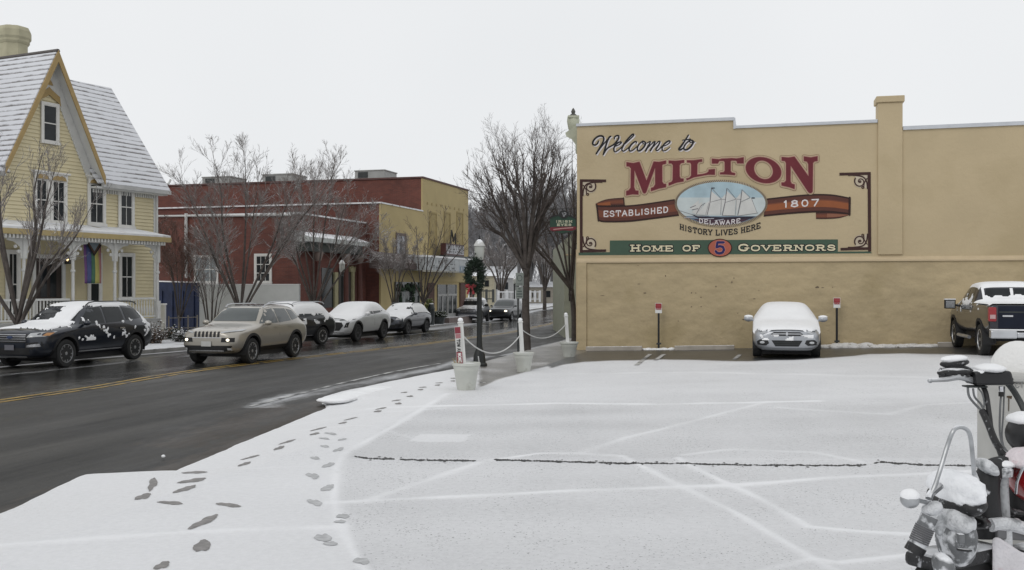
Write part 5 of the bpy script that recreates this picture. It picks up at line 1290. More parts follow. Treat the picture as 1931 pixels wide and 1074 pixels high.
# white and blue screens in front of the brick
def screen(px0,px1,D0,D1,top0,top1,m,name,label,cat,cap):
    p0=P(px0,top0,D0); p1=P(px1,top1,D1); pl=Pl(p0.xy,(p1-p0).xy); L_=(p1-p0).xy.length
    t=thing(name,label,cat,(p0.x,p0.y,g(p0.x,p0.y)))
    mb=MB(); mb.hexa([pl.at(0,-.6,0),pl.at(L_,-.6,0),pl.at(L_,-.6,-.1),pl.at(0,-.6,-.1),pl.at(0,p0.z,0),pl.at(L_,p1.z,0),pl.at(L_,p1.z,-.1),pl.at(0,p0.z,-.1)]); mb.build('panel',m,t)
    mb=MB(); mb.hexa([pl.at(0,p0.z,.03),pl.at(L_,p1.z,.03),pl.at(L_,p1.z,-.13),pl.at(0,p0.z,-.13),pl.at(0,p0.z+cap,.02),pl.at(L_,p1.z+cap,.02),pl.at(L_,p1.z+cap,-.12),pl.at(0,p0.z+cap,-.12)]); mb.build('snow_cap',snow,t)
    return t,pl,L_
screen(376,564,52.5,49.5,536,536,mat('screen_white',(.47,.48,.47),.7,var=.05),'white_screen_wall','plain pale grey white screen wall standing before the red brick hall','screen wall',.02)
t,pl,L_=screen(296,375.5,54,52.6,531,533,mat('tarp_navy',(.012,.022,.065),.6,var=.3,scale=2,bump=.05,bscale=2),'blue_screen_fence','fence covered with dark blue sheeting between yellow house and white screen','fence',.06)
for k in range(4):
    mb=MB(); a=L_*(k+.5)/4; mb.pbox(pl,a-.05,a+.05,-.4,1.9,.003,.05); mb.build('post',mat('tarp_navy',(.012,.022,.065),.6),t)

# ================================================================== far end of the street
pale=mat('far_cream_wall',(.36,.33,.24),.8); paleg=mat('far_green_wall',(.27,.28,.22),.8); froof=mat('far_snow_roof',(.72,.73,.75),.7,dirt=((.4,.4,.4),2,.6))
def far_house(name,label,px0,px1,ytop,yeave,ybase,D0,dep,wm_,ridge=True,wins=()):
    c=P((px0+px1)/2,ybase,D0); s=D0/F; t=thing(name,label,'building',(c.x,c.y,-.9)); w=(px1-px0)*s/2; ze=H+(HY-yeave)*s; zt=H+(HY-ytop)*s
    mb=MB(); mb.box(c.x-w,c.x+w,D0,D0+dep,-1.5,ze); mb.build('wall',wm_,t)
    mb=MB(); e=.3
    if ridge: v=[(c.x-w-e,D0-e,ze),(c.x+w+e,D0-e,ze),(c.x+w+e,D0+dep+e,ze),(c.x-w-e,D0+dep+e,ze),(c.x-w-e,D0+dep/2,zt),(c.x+w+e,D0+dep/2,zt)]
    else: v=[(c.x-w-e,D0-e,ze),(c.x+w+e,D0-e,ze),(c.x+w+e,D0+dep+e,ze),(c.x-w-e,D0+dep+e,ze),(c.x-w-e,D0+dep,zt),(c.x+w+e,D0+dep,zt)]
    mb.add(v,[(0,1,5,4),(2,3,4,5),(0,4,3),(1,2,5),(3,2,1,0)]); mb.build('roof',froof,t)
    for a,b_,y0_,y1_ in wins:
        mb=MB(); p=P(a,y0_,D0-.05); q_=P(b_,y1_,D0-.05); mb.box(p.x,q_.x,D0-.06,D0,q_.z,p.z); mb.build('window',glass,t)
    return t
far_house('far_cream_house','small cream building with a snowy roof beyond the theatre at the street end',890,932,512,520,560,118,12,pale,True,((898,906,528,540),(914,922,528,540)))
far_house('far_white_house','white gabled roof showing among trees behind the far street lamp',918,972,500,524,560,150,14,mat('far_grey_wall',(.3,.3,.3),.8),True,((930,938,532,545),(950,958,532,545)))
far_house('far_low_shed','low pale building behind the railings right of the big tree',990,1062,530,541,575,165,10,mat('far_tan_wall',(.33,.30,.25),.8),False,((1004,1012,548,560),(1030,1038,548,560)))
# railings of the far bridge
def rail(px0,px1,yt,yb,D0,label,m):
    p0=P(px0,yb,D0); p1=P(px1,yb,D0); s=D0/F; zt=H+(HY-yt)*s; t=thing('bridge_railing',label,'railing',p0,group='railings at the far bridge')
    n=max(2,int((px1-px0)/12))
    for k in range(n+1):
        x=p0.x+(p1.x-p0.x)*k/n; mb=MB(); mb.box(x-.12,x+.12,D0-.12,D0+.12,p0.z-.2,zt+.1); mb.build('post',m,t)
    mb=MB(); mb.box(p0.x,p1.x,D0-.05,D0+.05,zt-.12,zt); mb.box(p0.x,p1.x,D0-.05,D0+.05,p0.z+.1,p0.z+.2)
    x=p0.x+.1
    while x<p1.x: mb.box(x-.025,x+.025,D0-.03,D0+.03,p0.z+.2,zt-.12); x+=.3
    mb.build('rail',m,t)
wr=mat('far_white_rail',(.62,.63,.64),.6); dr_=mat('far_dark_rail',(.05,.055,.055),.6)
rail(892,930,547,566,100,'dark far railing behind the parked pickup and minivan',dr_)
rail(940,972,549,566,104,'white far railing behind the minivan left of the big tree',wr)
rail(1000,1018,549,566,120,'white railing far away just right of the big tree trunk',wr)
rail(1062,1088,546,566,128,'white railing far away beside the wall corner',wr)
# projecting pale green neighbour beyond the mural building
nb=thing('pale_green_building','pale green wall of the building beyond the welcome building, showing left of its corner','building',P(1095,560,47))
c0=P(1064,474,47); c1=P(1110,474,47); mb=MB(); mb.box(c0.x,c1.x+4,47,60,-1,H+(HY-452)*47/F); mb.build('wall',paleg,nb)
mb=MB(); mb.box(c0.x-.03,c1.x+4,46.96,47,H+(HY-481)*47/F,H+(HY-479)*47/F); mb.build('band',trim_m,nb)
mb=MB(); mb.add([Vector((c0.x,47,H+(HY-452)*47/F)),Vector((c1.x+4,47,H+(HY-452)*47/F)),Vector((c1.x+4,47,H+(HY-420)*47/F)),Vector((c0.x+.9,47,H+(HY-425)*47/F)),
   Vector((c0.x,60,H+(HY-452)*47/F)),Vector((c1.x+4,60,H+(HY-452)*47/F)),Vector((c1.x+4,60,H+(HY-420)*47/F)),Vector((c0.x+.9,60,H+(HY-425)*47/F))],[(0,1,2,3),(7,6,5,4),(0,3,7,4),(3,2,6,7)]); mb.build('gable',paleg,nb)
# ================================================================== vehicles
def carpaint(name,c,metal=.3,rough=.35,coat=.5,frost=0,dirt=None): return mat(name,c,rough,metal=metal,var=.05,scale=1,coat=coat,frost=frost,dirt=dirt)
plastic=mat('black_plastic',(.018,.018,.019),.6,var=.2)
lampglass=mat('lamp_lens',(.42,.43,.44),.12,var=.15,spec=.8)
redlens=mat('red_lens',(.30,.03,.035),.2,var=.1)
plate_m=mat('plate_pale',(.5,.5,.48),.5)
alloy=mat('alloy_silver',(.52,.53,.55),.3,metal=.8,var=.1)
darkalloy=mat('alloy_dark',(.09,.09,.1),.35,metal=.6,var=.1)
lit=mat('lit_lamp',(1,.90,.70),.3,emit=2.2,var=0)
def meshobj(me,name,parent,local_parent):
    o=bpy.data.objects.new(name,me); COL.objects.link(o); o.parent=parent; return o
def loft_body(st,nsub=2):
    """stations: (x, zbot, zbelt, ztop, wbot, wmid, wbelt, wtop, crown)"""
    vs=[];fs=[];ns=None
    for (x,zb,zl,zt,wb,wm,wl,wt,cr) in st:
        h=[(0,zb),(wb*.8,zb),(wb,zb+.10),(wm,zb+.42*(zl-zb)),(wm*.99,zl-.13),(wl,zl),(wt+(wl-wt)*.12,zt-.10 if zt-zl>.2 else zl+(zt-zl)*.6),(wt*.86,zt),(wt*.45,zt+cr*.8),(0,zt+cr)]
        ring=h+[(-y,z) for y,z in h[-2:0:-1]]
        ns=len(ring); vs+=[(x,y,z) for y,z in ring]
    k=len(st)
    for i in range(k-1):
        for j in range(ns): fs.append((i*ns+j,(i+1)*ns+j,(i+1)*ns+(j+1)%ns,i*ns+(j+1)%ns))
    fs.append(tuple(range(ns))); fs.append(tuple((k-1)*ns+j for j in range(ns))[::-1])
    me=bpy.data.meshes.new('b'); me.from_pydata(vs,[],fs); me.update()
    o=bpy.data.objects.new('b',me); COL.objects.link(o); m=o.modifiers.new('s','SUBSURF'); m.levels=nsub; m.render_levels=nsub
    dg=bpy.context.evaluated_depsgraph_get(); me2=bpy.data.meshes.new_from_object(o.evaluated_get(dg)); 
    bpy.data.objects.remove(o); bpy.data.meshes.remove(me)
    bm=bmesh.new(); bm.from_mesh(me2); bmesh.ops.recalc_face_normals(bm,faces=bm.faces); bm.to_mesh(me2); bm.free()
    return me2
def cut(me,cyls):
    o=bpy.data.objects.new('b',me); COL.objects.link(o); cs=[]
    for (x,z,r,y0,y1) in cyls:
        mb=MB(); n=28
        mb.add([(x+r*cos(2*pi*i/n),y,z+r*sin(2*pi*i/n)) for y in (y0,y1) for i in range(n)],[tuple(range(n)),tuple(range(2*n-1,n-1,-1))]+[(i,n+i,n+(i+1)%n,(i+1)%n) for i in range(n)])
        c=mb.build('c',plastic); cs.append(c)
        bm=bmesh.new(); bm.from_mesh(c.data); bmesh.ops.recalc_face_normals(bm,faces=bm.faces); bm.to_mesh(c.data); bm.free()
        m=o.modifiers.new('x','BOOLEAN'); m.operation='DIFFERENCE'; m.object=c; m.solver='EXACT'
    dg=bpy.context.evaluated_depsgraph_get(); me2=bpy.data.meshes.new_from_object(o.evaluated_get(dg))
    bpy.data.objects.remove(o)
    for c in cs: bpy.data.objects.remove(c)
    return me2
class Skin:
    def __init__(s,me):
        s.t=BVHTree.FromPolygons([v.co[:] for v in me.vertices],[p.vertices[:] for p in me.polygons])
    def hit(s,ax,u,v,side=1):
        if ax=='side': o=Vector((u,3*side,v)); d=Vector((0,-side,0))
        elif ax=='front': o=Vector((4*side,u,v)); d=Vector((-side,0,0))
        else: o=Vector((u,v,4)); d=Vector((0,0,-1))
        return s.t.ray_cast(o,d)[:2]
def patch(sk,ax,poly,off=.008,side=1,step=.09,thick=None):
    """a sheet that follows the bodywork inside a 2D outline"""
    vs=[Vector(p) for p in poly]; n=len(vs); b=[]
    for i in range(n):
        a,c=vs[i],vs[(i+1)%n]; k=max(1,int((c-a).length/step))
        b+=[a+(c-a)*j/k for j in range(k)]
    us=[p.x for p in b]; ws=[p.y for p in b]; pts=list(b); m=len(b)
    u=min(us)+step*.5
    while u<max(us):
        w=min(ws)+step*.5
        while w<max(ws):
            if inpoly(u,w,b) and min((Vector((u,w))-q).length for q in b)>step*.4: pts.append(Vector((u,w)))
            w+=step
        u+=step
    r=delaunay_2d_cdt(pts,[],[list(range(m))] ,1,1e-5)
    vv=[];ok=[]
    for p in r[0]:
        h,nn=sk.hit(ax,p.x,p.y,side)
        if h is None: vv.append(Vector((0,0,0))); ok.append(False); continue
        vv.append(h+nn*off); ok.append(True)
    fs=[tuple(t) for t in r[2] if all(ok[i] for i in t)]
    # face outwards
    out=[]
    for f in fs:
        a,b_,c=vv[f[0]],vv[f[1]],vv[f[2]]; nn=(b_-a).cross(c-a)
        d={'side':Vector((0,side,0)),'front':Vector((side,0,0)),'top':Vector((0,0,1))}[ax]
        out.append(f if nn.dot(d)>0 else f[::-1])
    return vv,out
def addpatch(sk,name,ax,poly,m,par,off=.008,side=1,smooth=True,step=.09):
    v,f=patch(sk,ax,poly,off,side,step)
    mb=MB(); mb.add(v,f); o=mb.build(name,m,par,smooth=smooth,local=True,ang=180); return o
def snowcoat(sk,ax,u0,u1,v0,v1,fn,par,side=1,step=.06,m=None):
    nu=int((u1-u0)/step)+1; nv=int((v1-v0)/step)+1; vs=[];ok=[]
    for i in range(nu):
        for j in range(nv):
            u=u0+i*step; v=v0+j*step; h,nn=sk.hit(ax,u,v,side); t=0
            if h is not None: t=fn(h,nn)
            if h is None or t<=0: ok.append(False); vs.append((h+nn*.001) if h is not None else Vector((u,v,0) if ax=='top' else (u,0,v))); continue
            ok.append(True); vs.append(h+nn*(.006+t))
    has=[sk.hit(ax,u0+i*step,v0+j*step,side)[0] is not None for i in range(nu) for j in range(nv)]
    mb=MB(); fs=[]
    for i in range(nu-1):
        for j in range(nv-1):
            q=[i*nv+j,(i+1)*nv+j,(i+1)*nv+j+1,i*nv+j+1]
            if all(has[k] for k in q) and sum(ok[k] for k in q)>=2 and max((vs[a]-vs[b]).length for a in q for b in q)<.5:
                f=tuple(q); nn=(vs[q[1]]-vs[q[0]]).cross(vs[q[2]]-vs[q[0]]); d={'side':Vector((0,side,0)),'front':Vector((side,0,0)),'top':Vector((0,0,1))}[ax]
                fs.append(f if nn.dot(d)>0 else f[::-1])
    if ax!='top':      # every separate patch of snow is a part of its own
        lab=list(range(len(vs)))
        def fd(a):
            while lab[a]!=a: lab[a]=lab[lab[a]]; a=lab[a]
            return a
        for f in fs:
            for k in f[1:]: lab[fd(k)]=fd(f[0])
        gr={}
        for f in fs: gr.setdefault(fd(f[0]),[]).append(f)
        for q in gr.values():
            if len(q)<4: continue
            us=sorted({i for f in q for i in f}); mp={o:i for i,o in enumerate(us)}
            m_=MB(); m_.add([vs[i] for i in us],[tuple(mp[i] for i in f) for f in q]); m_.build('snow_patch',m or snow,par,smooth=True,local=True,ang=180)
        return None
    mb.add(vs,fs)
    # drop unused
    used=sorted({i for f in mb.f for i in f}); mp={o:i for i,o in enumerate(used)}; mb.v=[mb.v[i] for i in used]; mb.f=[[mp[i] for i in f] for f in mb.f]
    if not mb.f: return None
    return mb.build('snow',m or snow,par,smooth=True,local=True,ang=180)
def wheel(par,x,y,r,w,side,rim_m,spokes=5,kind='double',nm='wheel'):
    M_=Matrix.Translation((x,y,r)) @ Matrix.Rotation(-side*pi/2,4,'X')   # local +z points outwards
    mb=MB(); mb.lathe([(r*.62,-w/2),(r*.93,-w/2),(r,-w*.36),(r,w*.36),(r*.94,w*.48),(r*.80,w/2),(r*.70,w*.47),(r*.66,w*.40)],30,M_)
    t=mb.build(nm,rubber,par,smooth=True,local=True)
    mb=MB(); ri=r*.665
    # rim barrel
    prof=[(ri,w*.36),(ri*1.0,w*.46),(ri*.93,w*.46),(ri*.90,w*.36),(ri*.88,w*.05)]
    n=30; vs=[];fs=[]
    for rr,z in prof:
        for j in range(n): vs.append(M_ @ Vector((rr*cos(2*pi*j/n),rr*sin(2*pi*j/n),z)))
    for i in range(len(prof)-1):
        for j in range(n): fs.append((i*n+j,i*n+(j+1)%n,(i+1)*n+(j+1)%n,(i+1)*n+j))
    mb.add(vs,fs)
    mb.lathe([(ri*.24,w*.2),(ri*.24,w*.38),(ri*.13,w*.42)],14,M_)
    for k in range(spokes):
        for dd in ((-.16,.16) if kind=='double' else (0,)):
            a=2*pi*k/spokes+.3; w0=ri*(.07 if kind=='double' else .12)
            ca,sa=cos(a),sin(a)
            def q(rr,tt,z,ca=ca,sa=sa): return M_ @ Vector((rr*ca-tt*sa, rr*sa+tt*ca, z))
            i0=dd*ri*.35; i1=dd*ri*(1.5 if kind=='double' else 1)
            mb.hexa([q(ri*.18,i0-w0,w*.16),q(ri*.93,i1-w0,w*.2),q(ri*.93,i1+w0,w*.2),q(ri*.18,i0+w0,w*.16),q(ri*.18,i0-w0,w*.34),q(ri*.93,i1-w0*.8,w*.43),q(ri*.93,i1+w0*.8,w*.43),q(ri*.18,i0+w0,w*.34)])
    mb.build('rim',rim_m,t,smooth=True,local=True)
    mb=MB(); mb.lathe([(ri*.9,-w*.1),(ri*.9,w*.04)],20,M_); mb.build('brake_disc',plastic,t,local=True)
    return t
def place(name,label,front_px,front_py,rear_px,xf,xr,yw,group=None,cat='car',side=1,forward=True,scale=1):
    """put a car so that its wheel on the near side (local x=xf, y=yw) stands under the photo pixel and its other near wheel falls on column rear_px"""
    c=G(front_px,front_py,-.12); z=rz(c.x,c.y); 
    wb=abs(xf-xr)*scale; best=None
    for k in range(-900,900):
        th=k*pi/900   # direction from front wheel to rear wheel
        p=c+Vector((cos(th),sin(th),0))*wb
        if p.y<c.y and rear_px is not None and forward: continue
        e=abs(proj(p)[0]-rear_px)
        if best is None or e<best[0]: best=(e,th)
    th=best[1]; hx=-Vector((cos(th),sin(th),0))*(1 if xf>xr else -1); rot=atan2(hx.y,hx.x)
    M_=Matrix.Rotation(rot,3,'Z'); o=c-(M_ @ Vector((xf,yw,0)))*scale; o.z=rz(*( (c+ (Vector((cos(th),sin(th),0))*wb/2)).xy))
    t=thing(name,label,cat,o,rot,group,scale); 
    return t
NS=lambda x,y,z: noise.noise(Vector((x,y,z)))

def car(t,L,W_,Hh,gc,hood,belt,nose_z,cowl,rf,rr,tailtop,tail_z,wr,xw,paint,rimm,roof_w=.72,boxy=0,spokes=5,kind='double',cladding=True,rails=True,tumble=.9,tail_rise=.0,side_win=None,name='body',glassm=None,pick=None,wkind=None,nose_taper=.80,ww=.235):
    """t: root; xw=(front axle x, rear axle x)"""
    h=W_/2; F_=L/2
    st=[(F_,gc+.12,nose_z-.16,nose_z-.04,h*.52,h*.62,h*.60,h*.48,.01),
        (F_-.05,gc+.05,nose_z-.10,nose_z+.02,h*.70,h*.80,h*.76,h*.60,.015),
        (F_-.22,gc,nose_z-.02,(nose_z+hood)/2+.0,h*.84,h*.94,h*.90,h*.74,.02),
        (F_-.60,gc,hood-.13,hood-.03,h*.9,h*.99,h*.95,h*.80,.025),
        (cowl+.25,gc,belt-.03,hood+.02,h*.9,h,h*.96,h*.82,.025),
        (cowl,gc,belt,hood+.07,h*.9,h,h*.965,h*.80,.03),
        (cowl-(cowl-rf)*.5,gc,belt,hood+.07+(Hh-hood-.07)*.56,h*.9,h,h*.97,h*(roof_w+.05),.02),
        (rf,gc,belt,Hh-.035,h*.9,h,h*.97,h*roof_w,.02),
        (rf-(rf-rr)*.4,gc,belt+.01,Hh-.01,h*.9,h,h*.97,h*roof_w,.02),
        (rf-(rf-rr)*.8,gc,belt+.02+tail_rise*.5,Hh-.02,h*.9,h,h*.96,h*roof_w*.99,.02),
        (rr,gc,belt+.03+tail_rise,Hh-.07,h*.9,h*.99,h*.94,h*roof_w*.96,.015)]
    if pick:
        bx=pick
        st=st[:-1]+[(rr,gc,belt,Hh-.06,h*.9,h,h*.97,h*roof_w*.97,.015),(rr-.22,gc,belt,belt+.12,h*.9,h,h*.97,h*.82,0),(rr-.26,gc,belt,belt+.0,h*.9,h,h*.97,h*.84,0),(-F_+.2,gc,belt,belt+.0,h*.9,h,h*.97,h*.84,0),(-F_+.03,gc+.02,belt-.01,belt-.005,h*.88,h*.98,h*.95,h*.82,0),(-F_,gc+.05,belt-.03,belt-.03,h*.84,h*.93,h*.92,h*.8,0)]
    else:
        st+= [(rr-(rr+F_)*.5,gc+.02,belt+.03+tail_rise,tail_z+(Hh-.07-tail_z)*.52,h*.9,h*.97,h*.92,h*roof_w*.90,.01),
              (-F_+.14,gc+.04,min(belt+.02+tail_rise,tail_z-.03),tail_z,h*.86,h*.95,h*.90,h*roof_w*.9,.01),
              (-F_+.03,gc+.10,tail_z-.2,tail_z-.12,h*.78,h*.86,h*.82,h*.6,0),
              (-F_,gc+.18,tail_z-.3,tail_z-.2,h*.62,h*.7,h*.66,h*.5,0)]
    me=loft_body(st); sk=Skin(me)
    Rc=wr*1.20
    cyl=[(x,wr+.01,Rc,s*(h-.30),s*(h+.3)) for x in xw for s in (1,-1)]
    me2=cut(me,cyl); me2.materials.clear(); me2.materials.append(paint)
    me2.polygons.foreach_set('use_smooth',[True]*len(me2.polygons)); me2.set_sharp_from_angle(angle=radians(38))
    body=bpy.data.objects.new(name,me2); COL.objects.link(body); body.parent=t; MW[body.name]=MW[t.name]
    # dark wells and arch trim
    for x in xw:
        for s in (1,-1):
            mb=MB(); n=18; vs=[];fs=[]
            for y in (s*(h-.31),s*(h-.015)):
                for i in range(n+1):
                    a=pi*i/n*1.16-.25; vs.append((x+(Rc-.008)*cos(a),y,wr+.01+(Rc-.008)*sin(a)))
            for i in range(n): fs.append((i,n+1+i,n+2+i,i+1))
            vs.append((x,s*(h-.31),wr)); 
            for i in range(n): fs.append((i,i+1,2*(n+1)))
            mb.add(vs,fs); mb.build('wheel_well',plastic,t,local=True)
            if cladding:
                mb=MB(); vs=[];fs=[]; n=22
                for i in range(n+1):
                    a=pi*i/n*1.10-.16
                    for rr_,dy in ((Rc-.01,.0),(Rc-.01,.012),(Rc+.065,.012),(Rc+.065,-.03)):
                        X=x+rr_*cos(a); Z=wr+.01+rr_*sin(a)
                        hh_,nn=sk.hit('side',X,max(Z,gc+.03),s); yy=(abs(hh_.y) if hh_ is not None else h*.9)
                        if dy<0: yy-=.02
                        vs.append((X,s*(yy+max(dy,0)+.004),Z))
                for i in range(n):
                    for j in range(3): fs.append((i*4+j,(i+1)*4+j,(i+1)*4+j+1,i*4+j+1))
                mb.add(vs,fs); mb.build('arch_trim',plastic,t,smooth=True,local=True)
    for x in xw:
        for s in (1,-1): wheel(t,x,s*(h-ww/2-.02),wr,ww,s,rimm,spokes,wkind or kind)
    mb=MB(); mb.box(xw[1]-.2,xw[0]+.2,-h*.75,h*.75,gc-.10,gc+.15); mb.build('underbody',plastic,t,local=True)
    return sk,st
def windows(sk,t,side_polys,ws,rear=None,gm=None,frame=True,sides=(1,-1)):
    gm=gm or glass
    for s in sides:
        if frame:
            pass
        for p in side_polys: addpatch(sk,'side_window','side',p,gm,t,.006,s,step=.12)
    if ws: 
        poly=ws; addpatch(sk,'windshield','front',poly,gm,t,.006,1,step=.12)
    if rear: addpatch(sk,'rear_window','front',rear,gm,t,.006,-1,step=.12)
def mirror(t,x,y,z,m,s,big=1,snowy=False):
    mb=MB(); mb.ball((x,s*(y+.10*big),z),(.075*big,.115*big,.075*big),10,7); mb.tube([(x,s*(y-.06),z-.05),(x,s*(y+.06),z-.03)],.03*big,6)
    o=mb.build('mirror',m,t,smooth=True,local=True)
    mb=MB(); mb.ball((x-.045*big,s*(y+.10*big),z),(.04*big,.095*big,.055*big),8,6); mb.build('mirror_glass',glass,o,smooth=True,local=True)
    if snowy: mb=MB(); mb.ball((x,s*(y+.1*big),z+.05*big),(.07*big,.11*big,.045*big),8,6); mb.build('mirror_snow',snow,o,smooth=True,local=True)
    return o
def roofrails(t,x0,x1,y,z,m):
    for s in (1,-1):
        mb=MB(); mb.tube([(x0+.08,s*y,z-.05),(x0-.05,s*y,z+.025),(x0-.3,s*y,z+.05),(x1+.3,s*y,z+.045),(x1+.05,s*y,z+.01),(x1-.05,s*y,z-.05)],.02,6); mb.build('roof_rail',m,t,smooth=True,local=True)
def rect(u0,u1,v0,v1): return [(u0,v0),(u1,v0),(u1,v1),(u0,v1)]
def doorlines(sk,t,xs,z0,z1,m=plastic):
    for s in (1,-1):
        for x in xs: addpatch(sk,'door_gap','side',rect(x-.007,x+.007,z0,z1),m,t,.004,s,step=.2)
def handles(sk,t,xs,z,m):
    for s in (1,-1):
        for x in xs: addpatch(sk,'door_handle','side',rect(x-.11,x+.11,z-.018,z+.018),m,t,.03,s,step=.1)

# ---------- 1 dark blue three-row SUV nearest the yellow house
blue=carpaint('dark_blue_paint',(.012,.016,.026),.3,.28,.8)
t=place('parked_suv','dark blue SUV with snow patches on its doors parked before the yellow house','z' and 122,693,252,1.50,-1.52,.90,'cars parked along the far kerb')
sk,st=car(t,5.05,2.0,1.76,.27,1.13,1.12,.98,.98,.25,-1.75,-2.4,1.12,.385,(1.50,-1.52),blue,alloy,roof_w=.76,spokes=5)
windows(sk,t,[[(.92,1.17),(.36,1.60),(-.12,1.635),(-.12,1.17)],[(-.19,1.17),(-.19,1.635),(-.98,1.625),(-1.03,1.2)],[(-1.12,1.22),(-1.08,1.61),(-1.72,1.55),(-2.0,1.32),(-1.95,1.27)]],[(-.72,1.22),(.72,1.22),(.60,1.66),(-.60,1.66)])
doorlines(sk,t,(.95,-.155,-1.05),.45,1.12); handles(sk,t,(.05,-.85),1.0,chrome)
for s in (1,-1):
    addpatch(sk,'door_trim','side',rect(-1.0,.95,.40,.44),chrome,t,.02,s); mirror(t,.78,.96,1.2,blue,s)
    addpatch(sk,'headlight','front',[(s*.52,.86),(s*.90,.88),(s*.93,1.0),(s*.60,.97)],lampglass,t,.012); addpatch(sk,'indicator','front',[(s*.86,.90),(s*.93,.90),(s*.935,.97),(s*.88,.97)],mat('amber_lens',(.5,.25,.1),.3),t,.016)
    addpatch(sk,'fog_light','front',[(s*.52,.60),(s*.86,.62),(s*.84,.70),(s*.54,.66)],chrome,t,.012); addpatch(sk,'fog_recess','front',[(s*.48,.54),(s*.90,.56),(s*.88,.75),(s*.50,.71)],plastic,t,.006)
addpatch(sk,'grille','front',[(-.52,.72),(.52,.72),(.56,.95),(-.56,.95)],plastic,t,.008)
for z in (.76,.82,.88,.93): addpatch(sk,'grille_bar','front',rect(-.50,.50,z-.008,z+.008),chrome,t,.016)
mb=MB(); h_,n_=sk.hit('front',0,.88); mb.ball((h_.x+.02,0,.86),(.02,.10,.045),12,6); mb.build('badge',mat('badge_blue',(.03,.05,.12),.3),t,local=True)
addpatch(sk,'lower_grille','front',rect(-.60,.60,.40,.58),plastic,t,.008); addpatch(sk,'skid_plate','front',rect(-.5,.5,.33,.37),alloy,t,.014); addpatch(sk,'number_plate','front',rect(-.15,.15,.52,.66),mat('dark_plate',(.15,.15,.17),.5),t,.03)
roofrails(t,.25,-1.9,.66,1.74,darkmetal)
snowcoat(sk,'top',-2.4,2.35,-.95,.95,lambda p,n: (.022+.012*NS(p.x*2,p.y*2,1)) if (n.z>.30 and (p.x>.95 or p.z>1.66 or (NS(p.x*2.2,p.y*1.6,2)+.4*NS(p.x*9,p.y*9,6)>-.05)) and not (p.x>.95 and (abs(p.y)>.78+.06*NS(p.x*6,0,1) or p.x>2.12+.05*NS(p.y*5,0,1))) and not (p.x<.95 and p.z<1.66 and abs(p.y)>.60 and p.x>-2)) else 0,t,step=.035)
for s in (1,-1):
    snowcoat(sk,'side',-2.3,1.5,.7,1.5,lambda p,n: (.01+.01*NS(p.x*5,p.z*5,3)) if (NS(p.x*2.6,p.z*3.4,7)+.6*NS(p.x*11,p.z*13,5)>.20+abs(p.z-1.02)*1.1) else 0,t,side=s,step=.022)

# ---------- 2 silver beige SUV driving past
beige=carpaint('beige_silver_paint',(.37,.345,.30),.45,.32,.8)
t=place('moving_suv','clean beige silver SUV with lit lamps driving along the wet street','a' and 471,687,552,1.38,-1.33,.82)
sk,st=car(t,4.64,1.90,1.66,.30,1.08,1.07,.93,.86,.22,-1.62,-2.2,1.08,.37,(1.38,-1.33),beige,alloy,roof_w=.76)
windows(sk,t,[[(.82,1.13),(.30,1.52),(-.15,1.56),(-.20,1.13)],[(-.26,1.13),(-.21,1.56),(-.95,1.54),(-1.08,1.17)],[(-1.15,1.18),(-1.02,1.53),(-1.40,1.48),(-1.72,1.24)]],[(-.70,1.20),(.70,1.20),(.57,1.57),(-.57,1.57)],gm=mat('tinted_glass',(.05,.06,.06),.05,spec=.7))
doorlines(sk,t,(.9,-.23,-1.1),.5,1.07); handles(sk,t,(-.05,-.92),1.0,beige)
for s in (1,-1):
    mirror(t,.66,.92,1.15,beige,s)
    addpatch(sk,'daytime_lamp','front',[(s*.42,.90),(s*.84,.95),(s*.84,.995),(s*.44,.935)],lampglass,t,.02)
    addpatch(sk,'headlight_recess','front',[(s*.44,.66),(s*.80,.66),(s*.80,.78),(s*.46,.78)],plastic,t,.008); 
    h_,n_=sk.hit('front',s*.64,.72); mb=MB(); mb.ball((h_.x+.005,s*.64,.72),(.03,.05,.038),10,6); mb.build('headlight',lit,t,local=True)
    addpatch(sk,'fog_light','front',rect(min(s*.62,s*.72),max(s*.62,s*.72),.44,.50),lampglass,t,.02)
    addpatch(sk,'side_cladding','side',rect(-1.0,1.05,.36,.47),plastic,t,.012,s)
for k in range(7):
    y=-.36+k*.12; addpatch(sk,'grille_slot','front',[(y-.032,.80),(y+.032,.80),(y+.034,.93),(y,.955),(y-.034,.93)],plastic,t,.014,step=.05)
addpatch(sk,'grille_trim','front',rect(-.46,.46,.775,.79),chrome,t,.012)
addpatch(sk,'lower_grille','front',rect(-.74,.74,.40,.56),plastic,t,.010); addpatch(sk,'bumper_trim','front',rect(-.58,.52,.41,.435),chrome,t,.02); addpatch(sk,'number_plate','front',rect(-.16,.15,.54,.68),plate_m,t,.03)
roofrails(t,.15,-1.7,.62,1.64,alloy); addpatch(sk,'sunroof','top',rect(-.9,.05,-.45,.45),glass,t,.012)
mb=MB(); 
for y,l in ((-.1,-.62),(.45,.0)): mb.tube([(1.0,y,1.13),(.72,(y+l)/2,1.27)],.012,5)
